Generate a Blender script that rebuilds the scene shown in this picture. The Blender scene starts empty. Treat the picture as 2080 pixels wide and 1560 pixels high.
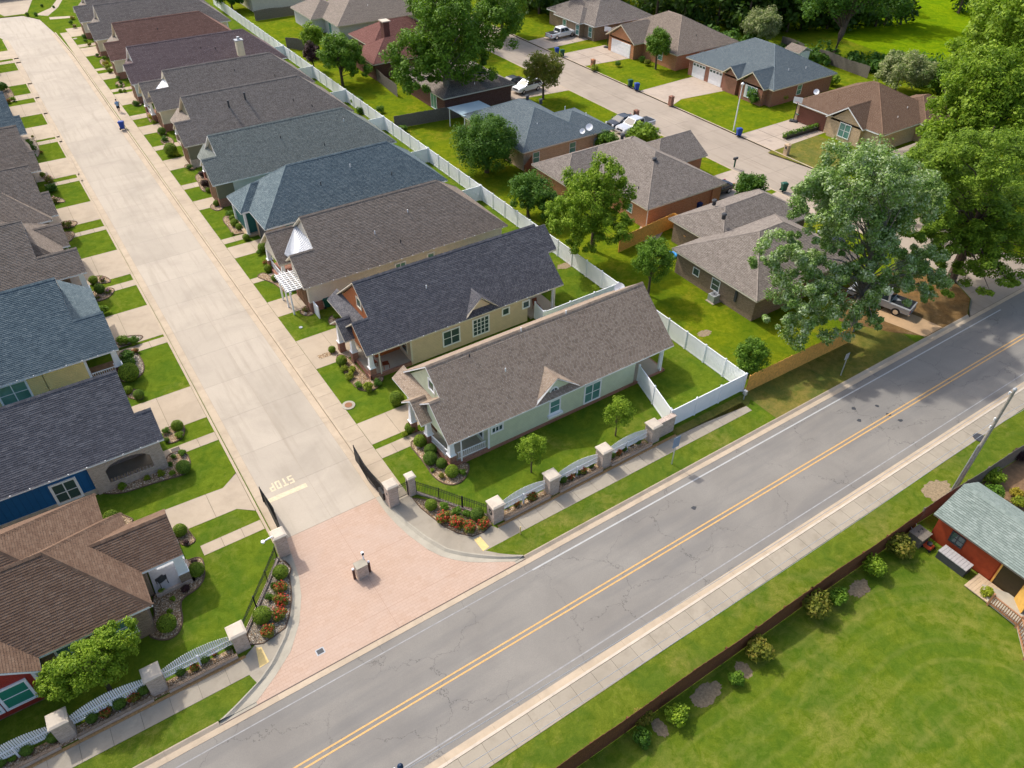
import bpy, bmesh, math, random
import numpy as np
from mathutils import Vector, Matrix
random.seed(11)
rng = np.random.default_rng(11)
S = bpy.context.scene
C = S.collection
R = math.radians

# ---------------------------------------------------------------- camera (drone, 40 m up)
cam = bpy.data.cameras.new('camera'); cam.sensor_width = 36.0; cam.lens = 36.0 * 1536.93 / 2080.0
cam.clip_start = 0.5; cam.clip_end = 5000
co = bpy.data.objects.new('camera', cam); C.objects.link(co)
_p, _r, _y = R(40.1288), R(0.5467), R(56.0615)
_f = Vector((math.cos(_p) * math.cos(_y), math.cos(_p) * math.sin(_y), -math.sin(_p)))
_x = _f.cross(Vector((0, 0, 1))).normalized(); _u = _x.cross(_f)
_x2 = _x * math.cos(_r) + _u * math.sin(_r); _u2 = _u * math.cos(_r) - _x * math.sin(_r)
co.matrix_world = Matrix(((_x2.x, _u2.x, -_f.x, 0), (_x2.y, _u2.y, -_f.y, 0), (_x2.z, _u2.z, -_f.z, 40.0), (0, 0, 0, 1)))
S.camera = co

# ---------------------------------------------------------------- daylight
SUN_EL, SUN_AZ = R(49), math.atan2(0.965, -0.26)            # direction towards the sun in plan
W = bpy.data.worlds.new('World'); S.world = W; W.use_nodes = True
_nt = W.node_tree; _bg = _nt.nodes['Background']
_sky = _nt.nodes.new('ShaderNodeTexSky'); _sky.sky_type = 'NISHITA'; _sky.sun_disc = False
_sky.sun_elevation = SUN_EL; _sky.sun_rotation = math.pi / 2 - SUN_AZ; _sky.air_density = 1.0; _sky.dust_density = 4.0; _sky.ozone_density = 1.0
_nt.links.new(_sky.outputs[0], _bg.inputs[0]); _bg.inputs[1].default_value = 0.15
sl = bpy.data.lights.new('sun', 'SUN'); sl.energy = 2.0; sl.angle = R(1.5); sl.color = (1.0, 0.96, 0.90)
so = bpy.data.objects.new('sun', sl); C.objects.link(so)
_d = Vector((math.cos(SUN_EL) * math.cos(SUN_AZ), math.cos(SUN_EL) * math.sin(SUN_AZ), math.sin(SUN_EL)))
so.rotation_euler = _d.to_track_quat('Z', 'Y').to_euler(); so.location = (0, 0, 60)
S.view_settings.view_transform = 'Standard'; S.view_settings.look = 'None'
S.view_settings.exposure = 0.70; S.view_settings.gamma = 1.0; S.view_settings.use_curve_mapping = False

# ---------------------------------------------------------------- materials
class T:
    def __init__(s, name, rough=0.8, spec=0.3, metal=0.0):
        s.m = bpy.data.materials.new(name); s.m.use_nodes = True
        s.t = s.m.node_tree; s.b = s.t.nodes['Principled BSDF']
        s.b.inputs['Roughness'].default_value = rough; s.b.inputs['Metallic'].default_value = metal
        s.b.inputs['Specular IOR Level'].default_value = spec
        s._uv = None
    def add(s, typ, ins=None, **props):
        n = s.t.nodes.new('ShaderNode' + typ)
        for k, v in props.items(): setattr(n, k, v)
        for k, v in (ins or {}).items():
            sk = n.inputs[k]
            if isinstance(v, bpy.types.NodeSocket): s.t.links.new(v, sk)
            else: sk.default_value = v
        return n
    def link(s, a, name): s.t.links.new(a, s.b.inputs[name])
    def obj(s): return s.add('NewGeometry').outputs['Position']
    def uv(s): s.m['uv'] = 1; return s.add('TexCoord').outputs['UV']
    def noise(s, co, scale, detail=4, rough=0.6, dist=0.0):
        return s.add('TexNoise', {'Vector': co, 'Scale': scale, 'Detail': detail, 'Roughness': rough, 'Distortion': dist}).outputs['Fac']
    def ramp(s, fac, stops):
        n = s.add('ValToRGB', {'Fac': fac}); e = n.color_ramp.elements
        while len(e) > 1: e.remove(e[-1])
        e[0].position = stops[0][0]; e[0].color = c4(stops[0][1])
        for p, c in stops[1:]:
            q = e.new(p); q.color = c4(c)
        return n.outputs['Color']
    def mix(s, fac, a, b, mode='MIX'):
        n = s.t.nodes.new('ShaderNodeMix'); n.data_type = 'RGBA'; n.blend_type = mode
        for k, v in ((0, fac), (6, a), (7, b)):
            if isinstance(v, bpy.types.NodeSocket): s.t.links.new(v, n.inputs[k])
            else: n.inputs[k].default_value = c4(v) if k > 0 else v
        return n.outputs[2]
    def math(s, op, a, b=0.0, c=None):
        n = s.add('Math', operation=op)
        for i, v in enumerate((a, b) if c is None else (a, b, c)):
            if isinstance(v, bpy.types.NodeSocket): s.t.links.new(v, n.inputs[i])
            else: n.inputs[i].default_value = v
        return n.outputs[0]
    def mapr(s, v, a, b, c=0.0, d=1.0):
        return s.add('MapRange', {'Value': v, 'From Min': a, 'From Max': b, 'To Min': c, 'To Max': d}).outputs[0]
    def sep(s, v): return s.add('SeparateXYZ', {'Vector': v}).outputs
    def scl(s, v, sc): return s.add('Mapping', {'Vector': v, 'Scale': sc}).outputs[0]
    def bump(s, h, strength=0.3, dist=0.02):
        s.link(s.add('Bump', {'Height': h, 'Strength': strength, 'Distance': dist}).outputs[0], 'Normal')
    def base(s, c):
        if isinstance(c, bpy.types.NodeSocket): s.link(c, 'Base Color')
        else: s.b.inputs['Base Color'].default_value = c4(c)
        return s.m
def c4(c): return (c[0], c[1], c[2], 1.0)
def mul(c, k): return tuple(min(1.0, x * k) for x in c)

def plain(name, col, rough=0.6, var=0.12, scale=6.0, spec=0.3, metal=0.0, bump=0.0):
    t = T(name, rough, spec, metal); n = t.noise(t.obj(), scale, 5, 0.65)
    t.base(t.ramp(n, [(0.25, mul(col, 1 - var)), (0.75, mul(col, 1 + var))]))
    if bump: t.bump(t.noise(t.obj(), scale * 6, 3), bump, 0.01)
    return t.m
def shingle(name, c1, c2, c3):
    t = T(name, 0.95, 0.15); u = t.uv()
    rnd = t.add('NewGeometry').outputs['Random Per Island']
    br = t.add('TexBrick', {'Vector': t.scl(u, (1, 1, 1)), 'Scale': 1.0, 'Mortar Size': 0.008, 'Brick Width': 0.33, 'Row Height': 0.145, 'Bias': 0.0,
                            'Color1': c4((0, 0, 0)), 'Color2': c4((1, 1, 1)), 'Mortar': c4((0.1, 0.1, 0.1))}, offset=0.5)
    f = t.mix(0.45, rnd, br.outputs['Color'])
    n1 = t.noise(t.obj(), 1.3, 4, 0.6); n2 = t.noise(t.obj(), 28, 3, 0.7)
    col = t.ramp(f, [(0.1, c1), (0.5, c2), (0.9, c3)])
    col = t.mix(t.mapr(n1, 0.3, 0.7, 0.0, 0.3), col, mul(c2, 0.85))
    col = t.mix(t.mapr(n2, 0.4, 0.75, 0.0, 0.3), col, mul(c1, 0.85))
    t.bump(n2, 0.35, 0.01)
    return t.base(col)
def siding(name, col, lap=0.16, vertical=False):
    t = T(name, 0.6, 0.3); u = t.uv(); s = t.sep(u)
    fr = t.math('FRACT', t.math('DIVIDE', s[0] if vertical else s[1], lap))
    n = t.noise(t.obj(), 2.0, 5, 0.6)
    c = t.ramp(n, [(0.25, mul(col, 0.9)), (0.75, mul(col, 1.06))])
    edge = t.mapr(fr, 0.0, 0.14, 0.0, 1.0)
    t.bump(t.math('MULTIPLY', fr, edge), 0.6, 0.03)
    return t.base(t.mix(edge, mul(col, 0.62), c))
def brick(name, c1, c2, mortar, w=0.21, h=0.075):
    t = T(name, 0.9, 0.2); u = t.uv()
    br = t.add('TexBrick', {'Vector': u, 'Scale': 1.0, 'Mortar Size': 0.009, 'Brick Width': w, 'Row Height': h, 'Bias': 0.0,
                            'Color1': c4(c1), 'Color2': c4(c2), 'Mortar': c4(mortar)}, offset=0.5)
    n = t.noise(t.obj(), 2.2, 5, 0.65); n2 = t.noise(t.scl(u, (5, 13, 1)), 1.0, 2)
    col = t.mix(t.mapr(n2, 0.42, 0.7, 0, 0.55), br.outputs['Color'], mul(c1, 0.6))
    t.bump(t.math('SUBTRACT', 1.0, br.outputs['Fac']), 0.5, 0.015)
    return t.base(t.mix(t.mapr(n, 0.35, 0.75, 0, 0.3), col, mul(c2, 0.75)))
def concrete(name, col, stain=0.5, scale=0.5, streak=False):
    t = T(name, 0.85, 0.25); p = t.obj()
    n1 = t.noise(p, scale, 6, 0.65, 0.4); n2 = t.noise(p, 9, 5, 0.7); n3 = t.noise(t.scl(p, (1.6, 0.12, 1)) if streak else p, 1.2, 4, 0.6)
    c = t.ramp(n1, [(0.28, mul(col, 0.80)), (0.5, col), (0.72, mul(col, 1.09))])
    c = t.mix(t.mapr(n3, 0.5, 0.75, 0, stain), c, (col[0] * 0.66, col[1] * 0.64, col[2] * 0.6))
    c = t.mix(t.mapr(n2, 0.45, 0.75, 0, 0.25), c, mul(col, 0.7))
    rn = t.add('NewGeometry').outputs['Random Per Island']
    oi = t.add('ObjectInfo').outputs['Random']
    c = t.mix(t.mapr(oi, 0, 1, 0, 0.28), c, mul(col, 0.72))
    t.bump(n2, 0.2, 0.01)
    return t.base(c)
def leaf(name, c1, c2, c3, trans=0.25):
    t = T(name, 0.62, 0.25)
    rnd = t.add('NewGeometry').outputs['Random Per Island']
    oi = t.add('ObjectInfo').outputs['Random']
    n = t.noise(t.obj(), 0.8, 3, 0.6)
    f = t.math('ADD', t.math('MULTIPLY', rnd, 0.5), t.math('MULTIPLY', t.mapr(n, 0.3, 0.7), 0.5))
    col = t.ramp(f, [(0.1, c1), (0.5, c2), (0.95, c3)])
    col = t.mix(t.mapr(oi, 0, 1, 0.0, 0.25), col, mul(c2, 0.7))
    t.base(col)
    tr = t.add('BsdfTranslucent', {'Color': t.mix(0.4, col, (0.26, 0.48, 0.03), 'MIX')})
    mx = t.add('MixShader', {0: trans, 1: t.b.outputs[0], 2: tr.outputs[0]})
    t.t.links.new(mx.outputs[0], t.t.nodes['Material Output'].inputs[0])
    return t.m
def grass(name, lush, mid, dry, dryness=0.35, stripes=None, rings=None):
    t = T(name, 1.0, 0.0); p = t.obj()
    n1 = t.noise(p, 0.22, 5, 0.65, 0.6); n2 = t.noise(p, 1.6, 5, 0.7, 0.8); n3 = t.noise(t.scl(p, (1, 1, 1)), 11, 4, 0.75)
    c = t.ramp(n2, [(0.3, lush), (0.52, mid), (0.72, mul(mid, 1.25))])
    c = t.mix(t.mapr(t.math('ADD', t.math('MULTIPLY', n1, 0.6), t.math('MULTIPLY', n2, 0.4)), 0.64 - dryness * 0.3, 0.86 - dryness * 0.3, 0, 0.85), c, dry)
    c = t.mix(t.mapr(n3, 0.38, 0.72, 0, 0.5), c, mul(lush, 0.6))
    c = t.mix(t.mapr(t.noise(p, 3.6, 3, 0.7), 0.6, 0.78, 0, 0.4), c, mul(dry, 1.05))
    c = t.mix(t.mapr(t.noise(p, 0.42, 4, 0.6, 0.8), 0.42, 0.62, 0, 0.5), c, (lush[0] * 0.62, lush[1] * 0.88, lush[2] * 1.3))
    if stripes:                                                   # mower passes: lighter and darker bands in the cut grass
        a, w = stripes; s = t.sep(p)                              # straight runs that turn round the end of the yard
        dx = t.math('MAXIMUM', t.math('SUBTRACT', s[0], 32.0), 0.0); dy = t.math('SUBTRACT', s[1], 1.0)
        d = t.math('SQRT', t.math('ADD', t.math('MULTIPLY', dx, dx), t.math('MULTIPLY', dy, dy)))
        d = t.math('ADD', d, t.math('MULTIPLY', t.noise(p, 0.15, 3), 1.6))
        sw = t.math('SINE', t.math('MULTIPLY', d, 2 * math.pi / w))
        sw2 = t.math('SINE', t.math('MULTIPLY', d, 2 * math.pi / w * 2.37))
        band = t.math('MULTIPLY', t.math('ADD', sw, t.math('MULTIPLY', sw2, 0.6)), t.mapr(n2, 0.3, 0.7, 0.3, 1.0))
        c = t.mix(t.mapr(band, 0.1, 1.4, 0, 0.22), c, mul(dry, 1.05)); c = t.mix(t.mapr(band, -0.2, -1.4, 0, 0.2), c, mul(lush, 0.8))
    t.bump(t.math('ADD', n3, t.noise(p, 40, 2)), 0.7, 0.05)
    return t.base(c)

MT = {}
BUTT = plain('shingle_butt_shadow', (0.035, 0.03, 0.028), .95, .2, 4)  # painted shadow line below each shingle course, on the butt faces
MT['white'] = plain('white_paint', (0.83, 0.83, 0.82), 0.45, 0.06, 3)
MT['vinyl'] = plain('white_vinyl', (0.86, 0.87, 0.87), 0.4, 0.04, 1.2)
MT['cream'] = plain('cream_trim', (0.66, 0.60, 0.48), 0.6, 0.08)
MT['black'] = plain('black_metal', (0.018, 0.019, 0.022), 0.45, 0.2, 8)
MT['dark'] = plain('dark_grey', (0.05, 0.052, 0.056), 0.6, 0.2, 8)
MT['grey'] = plain('grey_metal', (0.36, 0.38, 0.40), 0.45, 0.1, 6, 0.4)
MT['galv'] = plain('galvanised_metal', (0.5, 0.52, 0.54), 0.4, 0.12, 5, 0.5, 0.5)
MT['rubber'] = plain('black_rubber', (0.02, 0.02, 0.021), 0.85)
MT['chrome'] = plain('chrome', (0.6, 0.61, 0.63), 0.2, 0.05, 3, 0.5, 0.9)
MT['glass'] = T('window_glass', 0.06, 0.9).base((0.05, 0.085, 0.085))
def _glassgreen():
    t = T('window_glass_with_blinds', 0.12, 0.8); n = t.noise(t.obj(), 1.2, 3)
    return t.base(t.ramp(n, [(0.3, (0.07, 0.20, 0.17)), (0.7, (0.14, 0.30, 0.26))]))
MT['glassg'] = _glassgreen()
MT['autoglass'] = T('car_glass', 0.05, 0.9).base((0.025, 0.035, 0.04))
MT['lens'] = T('lamp_lens', 0.15, 0.8).base((0.75, 0.77, 0.78))
MT['redlens'] = T('red_lens', 0.2, 0.7).base((0.45, 0.02, 0.015))
MT['stone'] = concrete('cap_stone', (0.56, 0.485, 0.385), 0.25, 1.4)
MT['conc'] = concrete('concrete', (0.45, 0.365, 0.265), 0.3, 0.35)
MT['concg'] = concrete('weathered_concrete', (0.35, 0.305, 0.235), 0.6, 0.3)
MT['street'] = concrete('street_concrete', (0.445, 0.385, 0.305), 0.5, 0.16, True)
MT['sjoint'] = plain('sealed_joint', (0.33, 0.275, 0.205), 0.9)
MT['curb'] = concrete('kerb_concrete', (0.48, 0.385, 0.275), 0.3, 0.8)
MT['curbg'] = concrete('grey_kerb_concrete', (0.41, 0.37, 0.29), 0.3, 0.8)
MT['joint'] = plain('joint_filler', (0.13, 0.11, 0.085), 0.95)
MT['yellow'] = plain('yellow_road_paint', (0.58, 0.345, 0.125), 0.7, 0.28, 8)
MT['line'] = plain('white_road_paint', (0.42, 0.42, 0.40), 0.7, 0.14, 5)
MT['stoppaint'] = plain('cream_road_paint', (0.62, 0.51, 0.34), 0.7, 0.18, 6)
MT['tactile'] = plain('tactile_pad_yellow', (0.66, 0.49, 0.2), 0.8, 0.12, 6)
MT['soil'] = plain('bare_soil', (0.20, 0.12, 0.06), 0.95, 0.35, 3)
MT['mulch'] = plain('pine_mulch', (0.36, 0.21, 0.085), 0.95, 0.45, 14)
MT['edge'] = plain('bed_edging', (0.13, 0.085, 0.055), 0.9)
MT['cedar'] = plain('new_cedar', (0.72, 0.37, 0.085), 0.8, 0.3, 5)
MT['oldwood'] = plain('weathered_wood', (0.17, 0.145, 0.115), 0.9, 0.3, 6)
MT['stainwood'] = plain('red_brown_stained_wood', (0.15, 0.058, 0.026), 0.8, 0.3, 6)
MT['deckwood'] = plain('deck_wood', (0.34, 0.17, 0.085), 0.8, 0.25, 6)
MT['plywood'] = plain('plywood', (0.62, 0.36, 0.08), 0.7, 0.15, 4)
MT['pole'] = plain('utility_pole_wood', (0.30, 0.27, 0.23), 0.9, 0.35, 8)
MT['bark'] = plain('bark', (0.115, 0.085, 0.06), 0.95, 0.4, 6, 0.2, 0.0, 0.6)
MT['barkg'] = plain('grey_bark', (0.21, 0.19, 0.165), 0.95, 0.35, 6, 0.2, 0.0, 0.6)
def _asphalt():
    t = T('asphalt', 0.92, 0.2); p = t.obj()
    n1 = t.noise(p, 0.25, 5, 0.6, 0.5); n2 = t.noise(p, 18, 4, 0.75); n3 = t.noise(t.scl(p, (0.09, 0.75, 1)), 1.0, 4, 0.6)
    c = t.ramp(n1, [(0.3, (0.210, 0.193, 0.168)), (0.7, (0.268, 0.248, 0.214))])
    c = t.mix(t.mapr(n3, 0.46, 0.70, 0, 0.6), c, (0.155, 0.149, 0.141))
    c = t.mix(t.mapr(n2, 0.4, 0.75, 0, 0.5), c, (0.14, 0.135, 0.128))
    w = t.add('VectorMath', {0: p, 1: t.add('VectorMath', {0: t.add('TexNoise', {'Vector': p, 'Scale': 0.7, 'Detail': 5, 'Roughness': 0.65}).outputs['Color'], 3: 2.6}, operation='SCALE').outputs[0]}, operation='ADD').outputs[0]
    v = t.add('TexVoronoi', {'Vector': t.scl(w, (0.22, 0.30, 1)), 'Scale': 1.0}, feature='DISTANCE_TO_EDGE', voronoi_dimensions='2D').outputs['Distance']
    gate = t.mapr(t.noise(p, 0.17, 3), 0.36, 0.52)
    cr = t.math('MULTIPLY', t.mapr(v, 0.003, 0.0085, 1, 0), gate)
    c = t.mix(t.math('MULTIPLY', cr, 0.42), c, (0.035, 0.034, 0.034))
    t.bump(t.math('SUBTRACT', n2, cr), 0.3, 0.01)
    return t.base(c)
MT['asphalt'] = _asphalt()
def _stamped():
    t = T('pink_stamped_concrete', 0.8, 0.25); u = t.uv(); p = t.obj()
    br = t.add('TexBrick', {'Vector': t.add('Mapping', {'Vector': u, 'Rotation': (0, 0, 0.0)}).outputs[0], 'Scale': 1.0, 'Mortar Size': 0.012, 'Brick Width': 0.42, 'Row Height': 0.2, 'Bias': 0.0,
                            'Color1': c4((0.440, 0.308, 0.225)), 'Color2': c4((0.470, 0.335, 0.250)), 'Mortar': c4((0.385, 0.260, 0.185))}, offset=0.5)
    n = t.noise(p, 0.35, 5, 0.65, 0.5); n2 = t.noise(p, 1.1, 5, 0.7)
    c = t.mix(t.mapr(n, 0.4, 0.7, 0, 0.55), br.outputs['Color'], (0.455, 0.345, 0.275))
    c = t.mix(t.mapr(n2, 0.55, 0.78, 0, 0.4), c, (0.36, 0.22, 0.13))
    t.bump(t.math('SUBTRACT', 1.0, br.outputs['Fac']), 0.4, 0.012)
    return t.base(c)
MT['stamped'] = _stamped()
def _gravel(name, c1, c2, c3):
    t = T(name, 0.9, 0.25); p = t.obj()
    v = t.add('TexVoronoi', {'Vector': p, 'Scale': 11.0}); r = t.sep(v.outputs['Color'])[0]
    c = t.ramp(r, [(0.1, c1), (0.5, c2), (0.9, c3)])
    c = t.mix(t.mapr(v.outputs['Distance'], 0.25, 0.6, 0, 0.7), c, mul(c1, 0.4))
    t.bump(t.math('SUBTRACT', 1.0, v.outputs['Distance']), 0.8, 0.05)
    return t.base(c)
MT['gravel'] = _gravel('river_gravel', (0.30, 0.19, 0.10), (0.52, 0.36, 0.21), (0.68, 0.54, 0.38))
MT['gravelg'] = _gravel('grey_gravel', (0.22, 0.18, 0.13), (0.42, 0.35, 0.26), (0.6, 0.54, 0.45))
def _pebble():
    t = T('pebble', 0.8, 0.3); r = t.add('NewGeometry').outputs['Random Per Island']
    return t.base(t.ramp(r, [(0.0, (0.24, 0.15, 0.09)), (0.35, (0.50, 0.34, 0.19)), (0.7, (0.62, 0.48, 0.32)), (1.0, (0.74, 0.68, 0.58))]))
MT['pebble'] = _pebble()
MT['lawn'] = grass('front_lawn', (0.078, 0.130, 0.009), (0.132, 0.182, 0.015), (0.260, 0.228, 0.06), 0.34)
MT['lawnyard'] = grass('back_lawn', (0.090, 0.138, 0.006), (0.165, 0.203, 0.009), (0.31, 0.235, 0.03), 0.42)
MT['lawndry'] = grass('dry_lawn', (0.110, 0.125, 0.022), (0.185, 0.170, 0.036), (0.31, 0.215, 0.065), 0.62)
MT['verge'] = grass('verge_grass', (0.080, 0.125, 0.010), (0.138, 0.176, 0.018), (0.275, 0.228, 0.07), 0.44)
MT['mown'] = grass('mown_lawn', (0.082, 0.132, 0.009), (0.140, 0.184, 0.016), (0.262, 0.240, 0.060), 0.50, stripes=(R(3), 1.3))
MT['field'] = grass('meadow_grass', (0.105, 0.180, 0.003), (0.185, 0.270, 0.005), (0.25, 0.31, 0.01), 0.2)
MT['dirt'] = grass('pine_straw_dirt', (0.15, 0.085, 0.032), (0.24, 0.140, 0.055), (0.42, 0.30, 0.17), 0.3)
LF = dict(
    box=leaf('boxwood_leaves', (0.098, 0.163, 0.010), (0.195, 0.280, 0.021), (0.351, 0.436, 0.046), 0.30),
    dk=leaf('holly_leaves', (0.059, 0.119, 0.014), (0.126, 0.210, 0.025), (0.238, 0.343, 0.042), 0.30),
    lime=leaf('lime_spirea_leaves', (0.132, 0.187, 0.009), (0.264, 0.319, 0.017), (0.418, 0.440, 0.033), 0.30),
    gold=leaf('gold_leaves', (0.22, 0.17, 0.01), (0.38, 0.30, 0.02), (0.50, 0.42, 0.05), 0.2),
    red=leaf('red_roses', (0.26, 0.02, 0.012), (0.48, 0.035, 0.018), (0.62, 0.08, 0.04), 0.15),
    pink=leaf('pink_blossom', (0.36, 0.14, 0.13), (0.55, 0.28, 0.25), (0.66, 0.42, 0.38), 0.1),
    mag=leaf('magenta_blossom', (0.26, 0.05, 0.20), (0.42, 0.12, 0.36), (0.55, 0.25, 0.48), 0.1),
    purple=leaf('purple_leaves', (0.030, 0.012, 0.014), (0.060, 0.022, 0.026), (0.10, 0.045, 0.045), 0.1),
    bronze=leaf('bronze_leaves', (0.106, 0.138, 0.015), (0.219, 0.219, 0.025), (0.425, 0.275, 0.062), 0.40),
    rosel=leaf('rose_leaves', (0.090, 0.114, 0.014), (0.180, 0.186, 0.024), (0.300, 0.264, 0.042), 0.30),
    mid=leaf('maple_leaves', (0.036, 0.095, 0.006), (0.108, 0.215, 0.012), (0.235, 0.365, 0.030), 0.26),
    deep=leaf('oak_leaves', (0.022, 0.070, 0.006), (0.066, 0.155, 0.012), (0.150, 0.270, 0.020), 0.22),
    bright=leaf('elm_leaves', (0.072, 0.140, 0.006), (0.195, 0.305, 0.014), (0.380, 0.490, 0.040), 0.32),
    silver=leaf('silver_maple_leaves', (0.075, 0.160, 0.018), (0.215, 0.330, 0.070), (0.680, 0.740, 0.500), 0.25),
    pine=leaf('pine_needles', (0.050, 0.108, 0.005), (0.155, 0.250, 0.012), (0.330, 0.450, 0.032), 0.30),
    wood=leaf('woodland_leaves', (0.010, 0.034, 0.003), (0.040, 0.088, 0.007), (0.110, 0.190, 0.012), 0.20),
    flower=leaf('privet_blossom', (0.115, 0.172, 0.034), (0.310, 0.345, 0.138), (0.575, 0.540, 0.322), 0.35))

# ---------------------------------------------------------------- mesh helpers
class MB:
    def __init__(s): s.v = []; s.f = []; s.dk = []
    def add(s, pts, faces):
        o = len(s.v); s.v += [tuple(p) for p in pts]; s.f += [tuple(i + o for i in f) for f in faces]; return s
    def box(s, x0, y0, z0, x1, y1, z1):
        return s.add([(x0, y0, z0), (x1, y0, z0), (x1, y1, z0), (x0, y1, z0), (x0, y0, z1), (x1, y0, z1), (x1, y1, z1), (x0, y1, z1)],
                     [(3, 2, 1, 0), (4, 5, 6, 7), (0, 1, 5, 4), (1, 2, 6, 5), (2, 3, 7, 6), (3, 0, 4, 7)])
    def cbox(s, c, sx, sy, z0, z1): return s.box(c[0] - sx / 2, c[1] - sy / 2, z0, c[0] + sx / 2, c[1] + sy / 2, z1)
    def frust(s, c, w0, w1, z0, z1, d0=None, d1=None):
        a, b = w0 / 2, w1 / 2; e, f = (d0 or w0) / 2, (d1 or w1) / 2; x, y = c[0], c[1]
        return s.add([(x - a, y - e, z0), (x + a, y - e, z0), (x + a, y + e, z0), (x - a, y + e, z0), (x - b, y - f, z1), (x + b, y - f, z1), (x + b, y + f, z1), (x - b, y + f, z1)],
                     [(3, 2, 1, 0), (4, 5, 6, 7), (0, 1, 5, 4), (1, 2, 6, 5), (2, 3, 7, 6), (3, 0, 4, 7)])
    def poly(s, pts): return s.add(pts, [tuple(range(len(pts)))])
    def prism(s, pts, z0, z1):
        if sum(pts[i][0] * pts[(i + 1) % len(pts)][1] - pts[(i + 1) % len(pts)][0] * pts[i][1] for i in range(len(pts))) < 0: pts = pts[::-1]
        n = len(pts); return s.add([(p[0], p[1], z0) for p in pts] + [(p[0], p[1], z1) for p in pts],
                                   [tuple(range(n - 1, -1, -1)), tuple(range(n, 2 * n))] + [(i, (i + 1) % n, n + (i + 1) % n, n + i) for i in range(n)])
    def slab(s, pts, dz):                                             # 3-D polygon thickened downwards
        n = len(pts); a = [tuple(p) for p in pts]; b = [(p[0], p[1], p[2] - dz) for p in pts]
        nz = sum((pts[i][0] * pts[(i + 1) % n][1] - pts[(i + 1) % n][0] * pts[i][1]) for i in range(n))
        f = [tuple(range(n)), tuple(range(2 * n - 1, n - 1, -1))] + [((i + 1) % n, i, n + i, n + (i + 1) % n) for i in range(n)]
        if nz < 0: f = [q[::-1] for q in f]
        return s.add(a + b, f)
    def seg(s, a, b, w, z0, z1):                                      # upright board along a plan segment
        d = Vector((b[0] - a[0], b[1] - a[1])).normalized(); n = Vector((-d.y, d.x)) * w / 2
        return s.prism([(a[0] - n.x, a[1] - n.y), (b[0] - n.x, b[1] - n.y), (b[0] + n.x, b[1] + n.y), (a[0] + n.x, a[1] + n.y)], z0, z1)
    def tube(s, path, rad, n=8, cap=True):
        P = [Vector(p) for p in path]; rad = rad if isinstance(rad, (list, tuple)) else [rad] * len(P); o = len(s.v)
        for i, p in enumerate(P):
            d = (P[min(i + 1, len(P) - 1)] - P[max(i - 1, 0)]).normalized()
            a = d.cross(Vector((0, 0, 1))) if abs(d.z) < 0.95 else d.cross(Vector((1, 0, 0))); a.normalize(); b = d.cross(a)
            for k in range(n):
                t = 2 * math.pi * k / n; q = p + (a * math.cos(t) + b * math.sin(t)) * rad[i]; s.v.append((q.x, q.y, q.z))
        for i in range(len(P) - 1):
            for k in range(n):
                s.f.append((o + i * n + k, o + i * n + (k + 1) % n, o + (i + 1) * n + (k + 1) % n, o + (i + 1) * n + k))
        if cap: s.f.append(tuple(range(o, o + n))[::-1]); s.f.append(tuple(range(o + (len(P) - 1) * n, o + len(P) * n)))
        return s
    def cyl(s, c, r, z0, z1, n=14, r1=None): return s.tube([(c[0], c[1], z0), (c[0], c[1], z1)], [r, r if r1 is None else r1], n)
    def lathe(s, c, prof, n=16):
        o = len(s.v)
        for r, z in prof:
            for k in range(n): t = 2 * math.pi * k / n; s.v.append((c[0] + r * math.cos(t), c[1] + r * math.sin(t), z))
        for i in range(len(prof) - 1):
            for k in range(n): s.f.append((o + i * n + k, o + i * n + (k + 1) % n, o + (i + 1) * n + (k + 1) % n, o + (i + 1) * n + k))
        s.f.append(tuple(range(o, o + n))[::-1]); s.f.append(tuple(range(o + (len(prof) - 1) * n, o + len(prof) * n)))
        return s
    def mesh(s, name, mat, smooth=False, off=(0, 0, 0)):
        me = bpy.data.meshes.new(name)
        me.from_pydata([(p[0] - off[0], p[1] - off[1], p[2] - off[2]) for p in s.v], [], s.f)
        if mat: me.materials.append(mat)
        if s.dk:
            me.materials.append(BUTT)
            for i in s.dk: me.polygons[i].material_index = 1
        if mat and mat.get('uv'): set_uv(me, off)
        if smooth: me.polygons.foreach_set('use_smooth', [True] * len(me.polygons))
        me.update(); return me
    def build(s, name, mat, parent=None, local=False, smooth=False, kind=None):
        off = (0, 0, 0) if local or parent is None else origin(parent)
        return ob(name, s.mesh(name, mat, smooth, off), parent, kind)
def set_uv(me, off):
    uv = me.uv_layers.new(name='UVMap'); V = me.vertices; L = me.loops; O = Vector(off); Z = Vector((0, 0, 1)); dat = [0.0] * (2 * len(L))
    for p in me.polygons:
        n = p.normal
        t = Z.cross(n); t = t.normalized() if t.length > 0.05 else Vector((1, 0, 0))
        b = n.cross(t)
        for li in p.loop_indices:
            q = V[L[li].vertex_index].co + O; dat[2 * li] = q.dot(t); dat[2 * li + 1] = q.dot(b)
    uv.data.foreach_set('uv', dat)
def origin(o):
    v = Vector((0, 0, 0))
    while o: v = v + o.location; o = o.parent
    return v
def ob(name, me, parent=None, kind=None, loc=None):
    o = bpy.data.objects.new(name, me); C.objects.link(o)
    if parent: o.parent = parent
    if kind: o['kind'] = kind
    if loc is not None: o.location = loc
    return o
def tag(o, label, cat, group=None):
    o['label'] = label; o['category'] = cat
    if group: o['group'] = group
    return o
def thing(name, label, cat, loc=(0, 0, 0), rz=0.0, group=None):
    o = ob(name, None); o.location = (loc[0], loc[1], loc[2] if len(loc) > 2 else 0.0); o.rotation_euler = (0, 0, rz); o.empty_display_size = 0.3
    return tag(o, label, cat, group)
def copy_tree(o, parent=None):
    c = o.copy(); C.objects.link(c)
    if parent: c.parent = parent
    for ch in list(o.children): copy_tree(ch, c)
    return c
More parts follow.
